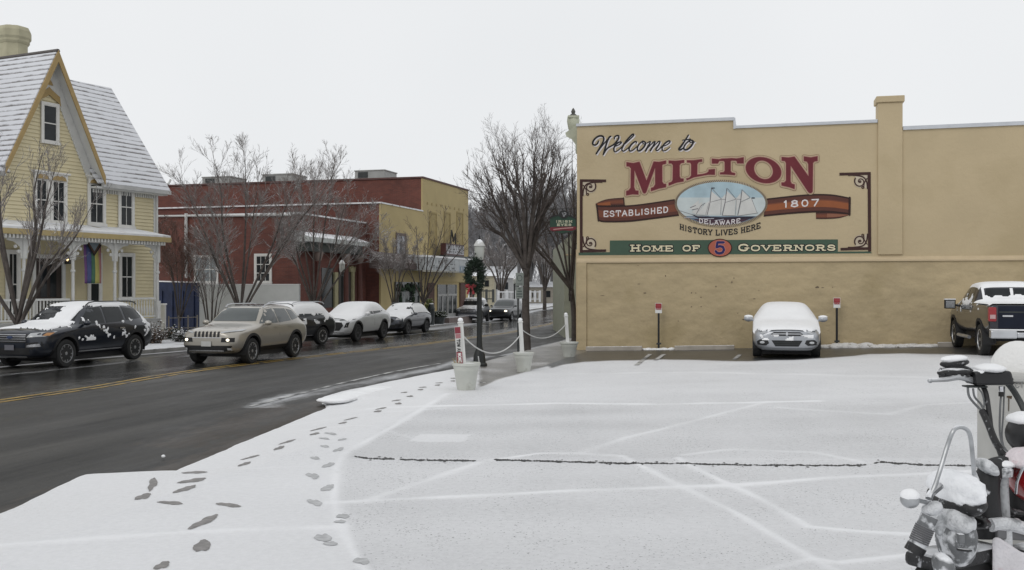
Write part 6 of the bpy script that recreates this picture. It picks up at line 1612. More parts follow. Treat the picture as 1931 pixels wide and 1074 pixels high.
# ---------- 3 dark SUV behind it
navy=carpaint('navy_black_paint',(.014,.016,.022),.3,.3,.8)
t=place('parked_suv','dark parked SUV with a snowy roof and silver rails just behind the beige moving one','b' and 520,657,606,1.38,-1.32,.84,'cars parked along the far kerb')
sk,st=car(t,4.6,1.89,1.69,.27,1.08,1.08,.93,.86,.15,-1.6,-2.2,1.08,.36,(1.38,-1.32),navy,alloy,roof_w=.74)
windows(sk,t,[[(.82,1.14),(.25,1.55),(-.15,1.58),(-.2,1.14)],[(-.26,1.14),(-.21,1.58),(-.93,1.56),(-1.05,1.18)],[(-1.12,1.19),(-1.0,1.55),(-1.38,1.5),(-1.72,1.27)]],[(-.7,1.2),(.7,1.2),(.57,1.59),(-.57,1.59)])
doorlines(sk,t,(.9,-.23,-1.1),.5,1.07); handles(sk,t,(-.05,-.92),1.0,navy)
for s in (1,-1):
    mirror(t,.66,.92,1.15,navy,s); addpatch(sk,'headlight','front',[(s*.5,.84),(s*.86,.88),(s*.86,.98),(s*.55,.94)],lampglass,t,.012); addpatch(sk,'door_trim','side',rect(-1.0,1.0,.40,.43),chrome,t,.014,s)
    snowcoat(sk,'side',-2.2,1.3,.85,1.6,lambda p,n: (.008+.008*NS(p.x*5,p.z*5,3)) if (NS(p.x*3,p.z*4,17)+.35*NS(p.x*9,p.z*9,5)>.02+abs(p.z-1.2)*.9) else 0,t,side=s,step=.045)
addpatch(sk,'grille','front',rect(-.45,.45,.74,.90),plastic,t,.008)
roofrails(t,.15,-1.7,.62,1.67,alloy)
snowcoat(sk,'top',-2.2,2.2,-.9,.9,lambda p,n: (.022+.01*NS(p.x*2,p.y*2,1)) if n.z>.3 and abs(p.y)<.82 else 0,t,step=.08)

# ---------- 4 white crossover
whitec=carpaint('white_car_paint',(.55,.56,.57),.1,.3,.8)
t=place('parked_suv','white crossover with a wide black grille parked under the bare street trees','c' and 673,644,722,1.45,-1.41,.88,'cars parked along the far kerb')
sk,st=car(t,4.86,1.95,1.68,.27,1.08,1.10,.93,.80,-.05,-1.55,-2.25,1.18,.385,(1.45,-1.41),whitec,darkalloy,roof_w=.72,tail_rise=.06)
windows(sk,t,[[(.78,1.16),(.05,1.53),(-.2,1.56),(-.25,1.16)],[(-.31,1.16),(-.26,1.56),(-.90,1.54),(-1.15,1.22)],[(-1.22,1.25),(-1.0,1.53),(-1.30,1.5),(-1.6,1.32)]],[(-.7,1.2),(.7,1.2),(.57,1.57),(-.57,1.57)])
doorlines(sk,t,(.9,-.28,-1.15),.5,1.1); handles(sk,t,(-.1,-.98),1.0,whitec)
for s in (1,-1):
    mirror(t,.62,.94,1.18,whitec,s,snowy=True); addpatch(sk,'running_lamp','front',[(s*.5,.93),(s*.9,.96),(s*.9,.985),(s*.5,.96)],plastic,t,.012)
    addpatch(sk,'headlight','front',[(s*.70,.62),(s*.84,.64),(s*.87,.86),(s*.78,.84)],plastic,t,.012); addpatch(sk,'side_cladding','side',rect(-1.05,1.1,.30,.40),plastic,t,.012,s)
addpatch(sk,'grille','front',[(-.50,.50),(.50,.50),(.68,.72),(.60,.86),(-.60,.86),(-.68,.72)],plastic,t,.008); addpatch(sk,'badge','front',rect(-.09,.09,.86,.90),chrome,t,.012)
addpatch(sk,'bumper_trim','front',rect(-.7,.7,.41,.435),chrome,t,.014)
snowcoat(sk,'top',-2.3,2.3,-.95,.95,lambda p,n: (.02+.012*NS(p.x*2,p.y*2,1)) if n.z>.3 and not (1.0<1.1*(p.x)+.35 and p.z>1.3 and NS(p.x*5,p.y*2,4)>.25) and abs(p.y)<.86 else 0,t,step=.07)
# ---------- 5 grey wagon-like crossover
greyc=carpaint('slate_grey_paint',(.075,.08,.095),.4,.33,.7)
t=place('parked_suv','small slate grey crossover with a snowy hood last in the row before the theatre','d' and 768,631,803,1.33,-1.33,.80,'cars parked along the far kerb')
sk,st=car(t,4.48,1.80,1.60,.28,1.02,1.02,.88,.80,.05,-1.5,-2.1,1.05,.35,(1.33,-1.33),greyc,darkalloy,roof_w=.74)
windows(sk,t,[[(.76,1.08),(.15,1.46),(-.15,1.5),(-.2,1.08)],[(-.26,1.08),(-.21,1.5),(-.88,1.48),(-1.0,1.12)],[(-1.07,1.13),(-.95,1.47),(-1.25,1.43),(-1.6,1.2)]],[(-.66,1.13),(.66,1.13),(.54,1.5),(-.54,1.5)])
doorlines(sk,t,(.85,-.23,-1.05),.5,1.0); handles(sk,t,(-.05,-.88),.93,greyc)
for s in (1,-1):
    mirror(t,.6,.87,1.08,greyc,s); addpatch(sk,'headlight','front',[(s*.5,.78),(s*.82,.82),(s*.80,.92),(s*.55,.88)],lampglass,t,.012); addpatch(sk,'side_cladding','side',rect(-1.0,1.0,.32,.42),plastic,t,.012,s)
    addpatch(sk,'fog_recess','front',rect(min(s*.5,s*.78),max(s*.5,s*.78),.45,.6),plastic,t,.01)
addpatch(sk,'grille','front',[(-.36,.66),(.36,.66),(.44,.76),(.36,.86),(-.36,.86),(-.44,.76)],plastic,t,.008)
addpatch(sk,'lower_grille','front',rect(-.5,.5,.40,.54),plastic,t,.008)
roofrails(t,.1,-1.5,.6,1.58,darkmetal)
snowcoat(sk,'top',-2.1,2.1,-.85,.85,lambda p,n: (.022+.01*NS(p.x*2,p.y*2,1)) if n.z>.3 and not(p.x<.75 and p.x>0.1 and NS(p.x*4,p.y*3,14)>.18) else 0,t,step=.07)
# ---------- 6 far pickup-like SUV facing us
gunm=carpaint('gunmetal_paint',(.07,.075,.085),.4,.35,.6,frost=.55)
def putat(name,label,px,py,heading,cat='car',group=None,off=-.12,scale=1):
    c=G(px,py,off); c.z=rz(c.x,c.y) if off<-.05 else g(c.x,c.y)
    return thing(name,label,cat,c,heading,group,scale)
HD=radians(-90-9)
t=putat('parked_pickup','gunmetal pickup with a frosted hood and snowy roof seen just behind the lamp post',893,607,radians(-97),group='cars parked along the far kerb')
sk,st=car(t,5.4,2.0,1.9,.42,1.22,1.2,1.08,.9,.4,-1.6,-2.5,1.25,.41,(1.75,-1.6),gunm,darkalloy,roof_w=.78,cladding=True)
windows(sk,t,[[(.86,1.26),(.42,1.72),(-.12,1.76),(-.15,1.26)],[(-.22,1.26),(-.2,1.76),(-1.1,1.74),(-1.2,1.3)]],[(-.74,1.34),(.74,1.34),(.64,1.78),(-.64,1.78)])
for s in (1,-1):
    mirror(t,.75,1.0,1.35,plastic,s,1.5); addpatch(sk,'headlight','front',[(s*.62,.92),(s*.9,.92),(s*.9,1.06),(s*.62,1.04)],lampglass,t,.014)
    h_,n_=sk.hit('front',s*.6,.55); mb=MB(); mb.ball((h_.x+.02,s*.6,.55),(.03,.09,.06),8,6); mb.build('fog_light',lampglass,t,local=True)
addpatch(sk,'grille','front',rect(-.58,.58,.80,1.06),plastic,t,.01)
for z in (.86,.93,1.0): addpatch(sk,'grille_bar','front',rect(-.58,.58,z-.015,z+.015),chrome,t,.02)
addpatch(sk,'bumper','front',rect(-.85,.85,.56,.66),chrome,t,.03)
snowcoat(sk,'top',-2.5,.45,-.9,.9,lambda p,n: .03 if n.z>.6 and p.z>1.7 else 0,t,step=.1)
snowcoat(sk,'top',.95,2.5,-.9,.9,lambda p,n: .015 if n.z>.5 and NS(p.x*4,p.y*4,3)>-.05 else 0,t,step=.07)
# ---------- 7 dark minivan coming towards us with lamps lit
vanp=carpaint('charcoal_van_paint',(.045,.05,.055),.4,.35,.6)
t=putat('moving_minivan','dark minivan with bright lit headlamps driving beside the gunmetal pickup',955,603,radians(-106))
sk,st=car(t,5.1,1.98,1.75,.24,1.06,1.08,.92,1.15,.35,-1.9,-2.45,1.15,.35,(1.62,-1.45),vanp,alloy,roof_w=.78,cladding=False)
windows(sk,t,[[(.95,1.15),(.42,1.55),(-.1,1.6),(-.12,1.13)],[(-.2,1.13),(-.18,1.6),(-1.1,1.6),(-1.15,1.15)],[(-1.22,1.15),(-1.18,1.6),(-1.9,1.56),(-2.1,1.25)]],[(-.74,1.2),(.74,1.2),(.62,1.64),(-.62,1.64)],gm=mat('tinted_glass',(.05,.06,.06),.05,spec=.7))
for s in (1,-1):
    mirror(t,.85,.95,1.18,vanp,s)
    h_,n_=sk.hit('front',s*.68,.80); mb=MB(); mb.ball((h_.x+.03,s*.68,.80),(.04,.13,.07),8,6); mb.build('headlight',lit,t,local=True)
addpatch(sk,'grille','front',rect(-.48,.48,.52,.74),plastic,t,.01); addpatch(sk,'bumper_trim','front',rect(-.5,.5,.78,.80),chrome,t,.02)
# ---------- 8 white car at the left edge
t=place('parked_car','rear end of a white car just entering the photo at the left edge','e' and -150,708,-62,1.35,-1.35,.80,'cars parked along the far kerb')
sk,st=car(t,4.5,1.8,1.5,.2,.98,.98,.84,.85,.1,-1.2,-2.0,1.02,.33,(1.35,-1.35),whitec,alloy,roof_w=.72,cladding=False)
windows(sk,t,[[(.76,1.02),(.12,1.38),(-.15,1.41),(-.2,1.02)],[(-.26,1.02),(-.21,1.41),(-.88,1.38),(-1.1,1.06)]],[(-.66,1.05),(.66,1.05),(.54,1.42),(-.54,1.42)],rear=[(-.6,1.1),(.6,1.1),(.5,1.38),(-.5,1.38)])
for s in (1,-1): addpatch(sk,'tail_light','front',[(s*.5,.80),(s*.78,.80),(s*.78,.95),(s*.5,.95)],redlens,t,.012,side=-1); mirror(t,.62,.88,1.02,whitec,s)
snowcoat(sk,'top',-2.1,2.1,-.85,.85,lambda p,n: .02 if n.z>.35 else 0,t,step=.1)

# ---------- 9 silver hatchback under snow by the wall
silver=carpaint('silver_car_paint',(.36,.375,.40),.35,.33,.8)
c=G(1484,676); Dn=F/70.5; c=P(1484,600,Dn); 
hd=atan2(-.9714,-.2378)
hdv=Vector((cos(hd),sin(hd),0)); ctr=Vector((c.x,c.y,0))-hdv*2.3; 
t=thing('parked_car','small silver sedan covered in smooth snow parked nose out by the tan wall','car',(ctr.x,ctr.y,g(c.x,c.y)),hd)
sk,st=car(t,4.6,1.83,1.46,.19,.93,.97,.74,.92,.05,-1.0,-1.9,1.02,.33,(1.42,-1.28),silver,alloy,roof_w=.66,cladding=False)
windows(sk,t,[[(.84,1.0),(.15,1.33),(-.15,1.37),(-.2,1.0)],[(-.26,1.0),(-.21,1.37),(-.82,1.34),(-1.1,1.05)]],[(-.68,1.02),(.68,1.02),(.5,1.38),(-.5,1.38)])
for s in (1,-1):
    mirror(t,.74,.90,1.03,silver,s,1.15,snowy=True)
    addpatch(sk,'headlight','front',[(s*.50,.70),(s*.64,.665),(s*.80,.76),(s*.82,.86),(s*.72,.82)],lampglass,t,.012,step=.05); addpatch(sk,'headlight_lens','front',[(s*.62,.71),(s*.72,.72),(s*.78,.79),(s*.68,.77)],mat('dark_lens',(.08,.09,.1),.1),t,.02,step=.05)
    addpatch(sk,'fog_recess','front',[(s*.46,.42),(s*.54,.36),(s*.76,.38),(s*.78,.46),(s*.70,.52),(s*.50,.51)],plastic,t,.008,step=.05)
    h_,n_=sk.hit('front',s*.64,.44); mb=MB(); mb.ball((h_.x+.012,s*.64,.44),(.02,.07,.035),10,6); mb.build('fog_light',lampglass,t,local=True)
addpatch(sk,'upper_grille','front',[(-.42,.66),(-.36,.62),(.36,.62),(.42,.66),(.34,.72),(-.34,.72)],plastic,t,.010,step=.06); addpatch(sk,'grille_bar','front',rect(-.37,.37,.662,.682),alloy,t,.02)
addpatch(sk,'grille_bar','front',rect(-.025,.025,.63,.71),alloy,t,.022,step=.03)
addpatch(sk,'lower_grille','front',[(-.30,.34),(.30,.34),(.40,.50),(-.40,.50)],plastic,t,.010,step=.06)
for z in (.39,.44): addpatch(sk,'grille_bar','front',rect(-.33,.33,z-.008,z+.008),darkmetal,t,.018)
addpatch(sk,'bumper_lip','front',rect(-.66,.66,.25,.30),silver,t,.014)
snowcoat(sk,'top',-2.2,2.25,-.9,.9,lambda p,n: (.03+.010*NS(p.x*1.3,p.y*1.3,1)) if n.z>.22 and (p.x<1.95 or n.z>.75) and abs(p.y)<.86 else 0,t,step=.05)
snowcoat(sk,'front',-.7,.7,.5,.66,lambda p,n: (.012) if NS(p.y*4,p.z*7,21)>.22 else 0,t,step=.03)
mb=MB(); mb.tube([(1.02,.30,.985),(.90,.12,1.035),(.86,-.02,1.04)],.013,5); mb.build('wiper',plastic,t,local=True)
mb=MB(); mb.tube([(1.02,-.28,.985),(.93,-.46,1.0),(.88,-.68,1.0)],.015,5); mb.build('wiper',plastic,t,local=True)
mb=MB(); mb.ball((2.22,.05,.56),(.05,.09,.03),8,5); mb.ball((2.20,-.42,.55),(.05,.06,.03),8,5); mb.build('snow',snow,t,smooth=True,local=True)

# ---------- 10 dark pickup at the right, tail towards us
darkt=carpaint('dark_navy_truck_paint',(.016,.017,.024),.3,.3,.8)
hd=atan2(.9714,.2378); rl=P(1862,600,25.4); hv=Vector((cos(hd),sin(hd),0)); lf=Vector((-hv.y,hv.x,0))
ctr=Vector((rl.x,rl.y,0))+hv*2.85-lf*1.0
t=thing('parked_pickup','dark pickup truck with snow streaked rear window parked at the right facing the tan wall','pickup truck',(ctr.x,ctr.y,g(ctr.x,ctr.y)-.02),hd)
sk,st=car(t,5.8,2.0,1.92,.48,1.30,1.34,1.12,1.15,.55,-.75,-2.5,1.25,.41,(1.85,-1.75),darkt,alloy,roof_w=.78,cladding=True,pick=True,kind='single',spokes=6)
windows(sk,t,[[(1.02,1.42),(.58,1.74),(.12,1.78),(.10,1.42)],[(.03,1.42),(.05,1.78),(-.55,1.76),(-.60,1.42)]],[(-.74,1.36),(.74,1.36),(.62,1.78),(-.62,1.78)],rear=[(-.70,1.43),(.70,1.43),(.62,1.74),(-.62,1.74)])
doorlines(sk,t,(1.12,.065,-.66),.6,1.34); handles(sk,t,(.22,-.5),1.22,darkt)
for s in (1,-1):
    mb=MB(); mb.box(1.0,1.12,min(s*1.06,s*1.36),max(s*1.06,s*1.36),1.16,1.42); mb.tube([(1.05,s*.93,1.24),(1.05,s*1.1,1.27)],.035,6); mi=mb.build('mirror',plastic,t,local=True,bev=.03)
    mb=MB(); mb.box(.985,.999,min(s*1.09,s*1.33),max(s*1.09,s*1.33),1.19,1.39); mb.build('mirror_glass',mat('mirror_face',(.35,.36,.37),.1,metal=.8),mi,local=True)
    mb=MB(); mb.box(1.0,1.13,min(s*1.06,s*1.36),max(s*1.06,s*1.36),1.42,1.45); mb.build('mirror_snow',snow,mi,local=True)
    mb=MB(); mb.box(-2.93,-2.78,min(s*.80,s*.985),max(s*.80,s*.985),.92,1.28); tl=mb.build('tail_light',redlens,t,local=True,bev=.03)
    mb=MB(); mb.box(-2.945,-2.932,min(s*.83,s*.955),max(s*.83,s*.955),.99,1.09); mb.build('reverse_lens',mat('pink_lens',(.45,.3,.3),.3),tl,local=True)
    mb=MB(); mb.tube([(.95,s*1.0,.42),(-.6,s*1.0,.42)],.05,8); mb.build('side_step',alloy,t,smooth=True,local=True)
    snowcoat(sk,'side',-2.7,1.2,.9,1.75,lambda p,n: (.008+.008*NS(p.x*5,p.z*5,3)) if (NS(p.x*3,p.z*4,27)+.6*NS(p.x*11,p.z*13,5)>.16+abs(p.z-1.38)*1.3) else 0,t,side=s,step=.024)
tp=lambda name,poly,m,off=.01,step=.09: addpatch(sk,name,'front',poly,m,t,off,side=-1,step=step)
tp('tailgate',rect(-.76,.76,.74,1.31),mat('tailgate_blue',(.008,.011,.022),.5,spec=.2),.006); tp('tailgate_band',rect(-.74,.74,1.14,1.175),darkmetal,.012); tp('tailgate_handle',rect(-.14,.14,1.14,1.2),darkmetal,.02)
tp('badge',rect(.42,.66,1.04,1.08),chrome,.02)
mb=MB(); mb.box(-3.10,-2.88,-.97,-.36,.50,.70); mb.box(-3.10,-2.88,.36,.97,.50,.70); mb.box(-3.06,-2.88,-.36,.36,.52,.66); bp_=mb.build('rear_bumper',alloy,t,local=True,bev=.03)
mb=MB(); mb.box(-3.09,-2.87,-.96,.96,.70,.73); mb.build('bumper_snow',snow,bp_,local=True,bev=.01)
mb=MB(); mb.box(-3.11,-3.101,-.16,.16,.50,.64); mb.build('number_plate',plate_m,bp_,local=True)
mb=MB(); mb.tube([(-2.9,-.6,.42),(-2.6,-.6,.4)],.035,8); mb.build('exhaust',darkmetal,t,local=True)
snowcoat(sk,'top',-.95,.75,-.9,.9,lambda p,n: (.018+.01*NS(p.x*2,p.y*2,1)) if n.z>.72 and p.z>1.6 else 0,t,step=.06)
snowcoat(sk,'top',-2.9,-.95,-.98,.98,lambda p,n: (.03) if n.z>.5 and (abs(p.y)>.8 or p.x<-2.76 or p.x>-1.15) else (.012 if n.z>.5 else 0),t,step=.06)
snowcoat(sk,'top',1.1,2.8,-.9,.9,lambda p,n: .025 if n.z>.5 else 0,t,step=.08)
snowcoat(sk,'front',-.74,.74,1.42,1.76,lambda p,n: (.012+.008*NS(p.y*6,p.z*6,2)) if (p.z<1.55+.10*NS(p.y*3,0,8)+.04*NS(p.y*9,0,3) and n.x<-.15) else (.010 if (abs(p.y)<.03 or abs(p.y)>.68) else 0),t,side=-1,step=.03)
# ================================================================== bare winter trees
bark=mat('bark_dark',(.075,.063,.056),.9,var=.3,scale=5,bump=.02,bscale=18,frost=.12)
twig=mat('twig_dark',(.105,.088,.08),.9,var=.25,scale=3,frost=.18)
twigf=mat('twig_frosted',(.20,.18,.17),.9,var=.25,scale=3,frost=.6)
twigfar=mat('twig_far_hazy_frost',(.26,.255,.26),.9,var=.2,scale=1,frost=.6)  # pale base colour carries the distance haze; frost lies on top
def thin(vs,fs,pts,r0,r1,n=3):
    k=len(pts); t=(pts[-1]-pts[0])
    if t.length<1e-6: return
    t.normalize(); u=t.orthogonal().normalized(); w=t.cross(u); b=len(vs)
    cs=[(u*cos(2*pi*j/n)+w*sin(2*pi*j/n)) for j in range(n)]
    for i,p in enumerate(pts):
        r=r0+(r1-r0)*i/(k-1)
        for c in cs: vs.append((p.x+c.x*r,p.y+c.y*r,p.z+c.z*r))
    for i in range(k-1):
        for j in range(n): fs.append((b+i*n+j,b+i*n+(j+1)%n,b+(i+1)*n+(j+1)%n,b+(i+1)*n+j))
def rdir(rng,d,ang,up=0):
    o=d.orthogonal().normalized(); o.rotate(Matrix.Rotation(rng.uniform(0,2*pi),3,d))
    v=d*cos(ang)+o*sin(ang); v.z+=up; return v.normalized()
def path(rng,p,d,L_,n,wob,up):
    pts=[p.copy()]; d=d.copy(); s=L_/n
    for i in range(n):
        d=(d+Vector((rng.uniform(-wob,wob),rng.uniform(-wob,wob),rng.uniform(-wob,wob)+up))).normalized()
        pts.append(pts[-1]+d*s)
    return pts
def tree(name,label,base,Ht,Wc,fork,nl,r0,seed,tm=None,bm_=None,dens=1.0,group=None,stems=1,limbs=None,tw=.006,lean=(0,0),cat='tree',trunk_up=.25,l2=15,l3=8,l4=4,low=.18,snowy=False):
    rng=random.Random(seed); tm=tm or twig; bm_=bm_ or bark
    t=thing(name,label,cat,base,0,group)
    tv=[];tf=[]; cv=[];cf=[]
    mb=MB()
    base=Vector((0,0,0)); fk_=Vector((lean[0],lean[1],fork))
    if stems==1:
        pts=[Vector((0,0,-.2)),Vector((0,0,.15)),fk_*.5+Vector((rng.uniform(-.05,.05),0,0)),fk_]
        pts=smoothline(pts,3); k=len(pts); mb.tube(pts,[r0*(1.5 if i==0 else 1.25-.45*i/k) for i in range(k)],10)
    limbs_=[]
    for i in range(nl):
        ph=2*pi*(i+rng.uniform(-.3,.3))/nl; rad=Wc*rng.uniform(.45,1.0); hz=Ht*(1-.28*(rad/Wc)**2*rng.uniform(.6,1.2))
        tgt=Vector((cos(ph)*rad+lean[0],sin(ph)*rad+lean[1],hz)) if not limbs else Vector(limbs[i%len(limbs)])
        st_=fk_+Vector((cos(ph)*.06,sin(ph)*.06,-rng.uniform(0,.25)*fork)) if stems==1 else Vector((cos(ph)*.12,sin(ph)*.12,.0))
        mid=st_.lerp(tgt,.45)+Vector((-cos(ph)*Wc*.06,-sin(ph)*Wc*.06,Ht*.04))+Vector((rng.uniform(-.12,.12),rng.uniform(-.12,.12),0))*Ht*.12
        q3=st_.lerp(tgt,.75)+Vector((rng.uniform(-.1,.1),rng.uniform(-.1,.1),rng.uniform(-.02,.04)))*Ht*.1
        pts=smoothline([st_,mid,q3,tgt],5); k=len(pts)
        rl=r0*(.62 if stems==1 else .55)*rng.uniform(.7,1.05)
        mb.tube(pts,[max(tw*1.6,rl*(1-j/(k-1))**.8) for j in range(k)],6); limbs_.append((pts,rl))
    def lat(p,d,L_,r,lvl):
        n=4 if lvl==2 else (3 if lvl==3 else 2)
        pts=path(rng,p,d,L_,n,.16 if lvl<4 else .22,.05)
        thin(cv,cf,pts,r,max(tw*.55,r*.35),4 if lvl==2 else 3)
        if lvl>=4: return
        m={2:l3,3:l4}[lvl]
        m=int(m*dens+rng.random())
        for j in range(m):
            f=rng.uniform(low,1); x=f*n; i=min(int(x),n-1); pp=pts[i].lerp(pts[i+1],x-i); dd=(pts[i+1]-pts[i]).normalized()
            lat(pp,rdir(rng,dd,rng.uniform(.35,.8),.08),L_*rng.uniform(.32,.6)*(1.15-f*.5),max(tw*.8,r*.55),lvl+1)
    for pts,rl in limbs_:
        k=len(pts)-1; m=int(l2*dens)
        for j in range(m):
            f=rng.uniform(low+.05,1.0); x=f*k; i=min(int(x),k-1); pp=pts[i].lerp(pts[i+1],x-i); dd=(pts[i+1]-pts[i]).normalized()
            lat(pp,rdir(rng,dd,rng.uniform(.3,.65),.1),Ht*rng.uniform(.13,.27)*(1.15-.55*f),max(tw*1.3,rl*(1-f)*.5),2)
    mb.build('trunk',bm_,t,smooth=True,local=True,ang=180)
    me=bpy.data.meshes.new('crown'); me.from_pydata(cv,[],cf); me.update(); me.materials.append(tm)
    o=bpy.data.objects.new('crown',me); COL.objects.link(o); o.parent=t
    return t
def gb_(x,y): return g(x,y)
def tbase(px,D): x=(px-CX)/F*D; return Vector((x,D,g(x,D)))
GS='bare street trees along the far pavement'
tree('street_tree','bare many-stemmed tree with frosted twigs before the porch of the yellow house',tbase(34,30.2),6.4,2.5,1.0,8,.10,3,twigf,dens=.9,group=GS,limbs=[(-2.3,0,5.0),(-1.2,.8,6.1),(-.4,-.8,6.6),(.5,.5,6.2),(1.3,-.4,5.7),(2.0,.5,4.6),(.1,1.4,5.5),(1.75,-.3,3.9)],l2=12,l3=7,l4=3)
tree('street_tree','wide spreading bare tree with frosted crown before the white screen wall',tbase(455,42.6),7.7,3.4,1.1,9,.09,5,twigf,dens=.85,group=GS,limbs=[(-2.6,0,6.9),(-1.7,1,6.2),(-.9,-1,7.7),(0,.6,7.9),(1.0,-.8,7.2),(2.3,.7,6.9),(3.2,0,6.0),(4.1,.6,7.6),(-1.4,-1.6,4.8)],l2=19,l3=10,l4=5,tw=.0062)
tree('street_tree','bare tree with dark forking stems before the entrance of the brick lodge',tbase(592,49),8.3,2.6,1.2,8,.095,8,twigf,dens=.85,group=GS,limbs=[(-1.5,0,7.0),(-.9,1,8.2),(.2,-1,8.0),(.9,.6,8.6),(1.8,-.8,6.8),(2.5,.7,6.0),(-1.6,-.6,5.2),(3.0,.3,4.9)],l2=19,l3=10,l4=5,tw=.0065)
tree('street_tree','small bare tree left of the theatre shopfront with frosted twigs',tbase(745,60),5.6,1.6,1.2,7,.085,12,twigf,dens=.9,group=GS,l2=14,l3=9,l4=5,tw=.007)
tree('street_tree','bare tree between theatre shopfront and doors under the marquee',tbase(797,63.5),6.8,2.3,1.4,7,.10,13,twig,dens=.8,group=GS,limbs=[(-1.3,0,5.4),(-.5,1,6.4),(.5,-1,6.6),(1.4,.5,7.0),(2.4,-.4,6.5),(2.9,.4,5.6),(.2,-1,5.0)],l2=9,l3=5,l4=3,tw=.009)
tree('street_tree','tall bare tree rising behind the lamp post at the near kerb',tbase(993,34.4),7.2,2.1,3.0,12,.135,21,twig,dens=.80,limbs=[(-1.75,0,5.5),(-1.5,.7,6.3),(-1.15,-.6,6.7),(-.85,.5,7.1),(-.45,-.8,6.6),(-.1,.9,6.8),(.3,-.4,7.2),(.7,.5,7.5),(1.0,0,7.0),(-1.6,.2,4.6),(.75,-.8,6.4),(1.2,.4,6.0)],l2=15,l3=9,l4=4,tw=.0040,low=.10)
tree('street_tree','dark leaning forked tree close to the corner of the mural building',tbase(1083,39.5),7.2,1.9,2.1,8,.11,22,twig,dens=.7,lean=(-.12,0),limbs=[(-2.0,.3,4.7),(-1.5,.6,5.8),(-1.1,-.4,6.9),(-.6,.5,7.6),(-.1,-.4,7.9),(.3,.8,8.0),(.25,-.2,6.2),(-1.8,-.4,3.9)],l2=12,l3=7,l4=4,tw=.0045)
tree('shrub_tree','low many-stemmed frosted shrub tree in front of the white screen wall',tbase(398,46.5),4.2,1.5,.3,9,.055,31,twigf,stems=3,dens=.8,l2=9,l3=7,l4=4,tw=.006,cat='shrub')
tree('shrub_tree','reddish frosted shrub tree between the house corner and the blue screen',tbase(338,51.5),5.6,2.0,.8,8,.06,33,mat('twig_reddish',(.14,.085,.07),.9,var=.3,frost=.42),dens=1.1,l2=14,l3=9,l4=5,tw=.007,cat='shrub')
FT='bare trees far down the street'
tree('street_tree','far bare tree left of the big trunk behind the minivan',tbase(945,108),8.2,3.2,1.8,8,.2,41,twigf,dens=.9,group=FT,l2=13,l3=8,l4=4,tw=.018)
tree('street_tree','far round-crowned bare tree on the snowy verge right of the big trunk',tbase(1027,122),8.0,2.6,2.6,8,.22,42,twigf,dens=.9,group=FT,l2=13,l3=8,l4=4,tw=.018)
# pale wood behind the houses: one tree built, the others copied
wt=tree('woodland_tree','hazy pale frosted tree of the distant wood, left one above the far cream house',tbase(905,150),15,5,4,9,.3,51,twigfar,mat('bark_far',(.17,.165,.165),.9),dens=1.0,group='frosted trees of the distant wood',l2=17,l3=9,l4=4,tw=.032)  # far bark and twigs lightened: mist painted into their colours
random.seed(6)
WL=['second hazy frosted tree from the left in the distant wood','hazy frosted tree of the distant wood above the minivan','tall pale tree in the distant wood behind the big street tree','pale distant tree seen through the right of the big tree crown','distant hazy frosted tree above the low far shed','pale distant tree nearest the corner of the mural building','low pale tree far behind the theatre end','farthest pale tree in the gap over the road','tall hazy frosted tree of the wood just left of the hanging pub sign','broad faint tree of the wood behind the white gabled roof']
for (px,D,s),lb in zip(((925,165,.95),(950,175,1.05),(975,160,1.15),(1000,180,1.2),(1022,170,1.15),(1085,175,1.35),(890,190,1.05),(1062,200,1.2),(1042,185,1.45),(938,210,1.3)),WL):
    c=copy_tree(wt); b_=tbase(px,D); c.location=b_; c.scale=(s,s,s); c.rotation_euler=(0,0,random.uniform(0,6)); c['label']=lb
wood=[]
vs=[];fs=[]; rng=random.Random(77)
for i in range(7000):
    px=rng.uniform(820,1180); D=rng.uniform(215,260); x=(px-CX)/F*D; zt=rng.uniform(0,13)*(1+.25*noise.noise(Vector((x*.1,0,0))))
    p=Vector((x,D,zt)); d=rdir(rng,Vector((0,0,1)),rng.uniform(0,.7)); thin(vs,fs,[p,p+d*rng.uniform(1.2,3.4)],.06,.03)
me=bpy.data.meshes.new('distant_wood'); me.from_pydata(vs,[],fs); me.materials.append(mat('wood_far_hazy_frost',(.36,.36,.37),.9,var=.2,frost=.5)); o=bpy.data.objects.new('distant_wood',me); COL.objects.link(o)  # grey base colour stands in for mist over the far wood, plus frost
tag(o,'hazy grey frosted mass of far woodland closing the end of the street','wood',kind='stuff')
# shrubs and planting at the foot of the yellow house
def shrub(name,label,px,D,w,h,seed,col,fr=.5):
    rng=random.Random(seed); b=tbase(px,D); t=thing(name,label,'shrub',b,group='low snowy shrubs by the yellow house'); vs=[];fs=[];lv=[];lf=[]
    for i in range(70):
        p=Vector((rng.uniform(-w,w)*.3,rng.uniform(-.2,.2),0)); d=rdir(rng,Vector((0,0,1)),rng.uniform(.1,1.1)); pts=path(rng,p,d,h*rng.uniform(.6,1.1),3,.2,.0); thin(vs,fs,pts,.012,.005)
        for q in range(16):
            a=pts[rng.randint(1,3)]+Vector((rng.gauss(0,.07),rng.gauss(0,.07),rng.gauss(0,.06))); s=rng.uniform(.02,.05); n=rdir(rng,Vector((0,0,1)),rng.uniform(0,1.2)); u=n.orthogonal().normalized()*s; v_=n.cross(u)
            k=len(lv); lv+= [a-u,a-v_,a+u,a+v_]; lf.append((k,k+1,k+2,k+3))
    for nm,V,F_,m in (('stems',vs,fs,bark),('leaves',lv,lf,mat('shrub_leaf_'+name+str(int(col[0]*1000)),col,.8,var=.35,scale=6,frost=fr))):
        me=bpy.data.meshes.new(nm); me.from_pydata([tuple(q) for q in V],[],F_); me.materials.append(m); o=bpy.data.objects.new(nm,me); COL.objects.link(o); o.parent=t
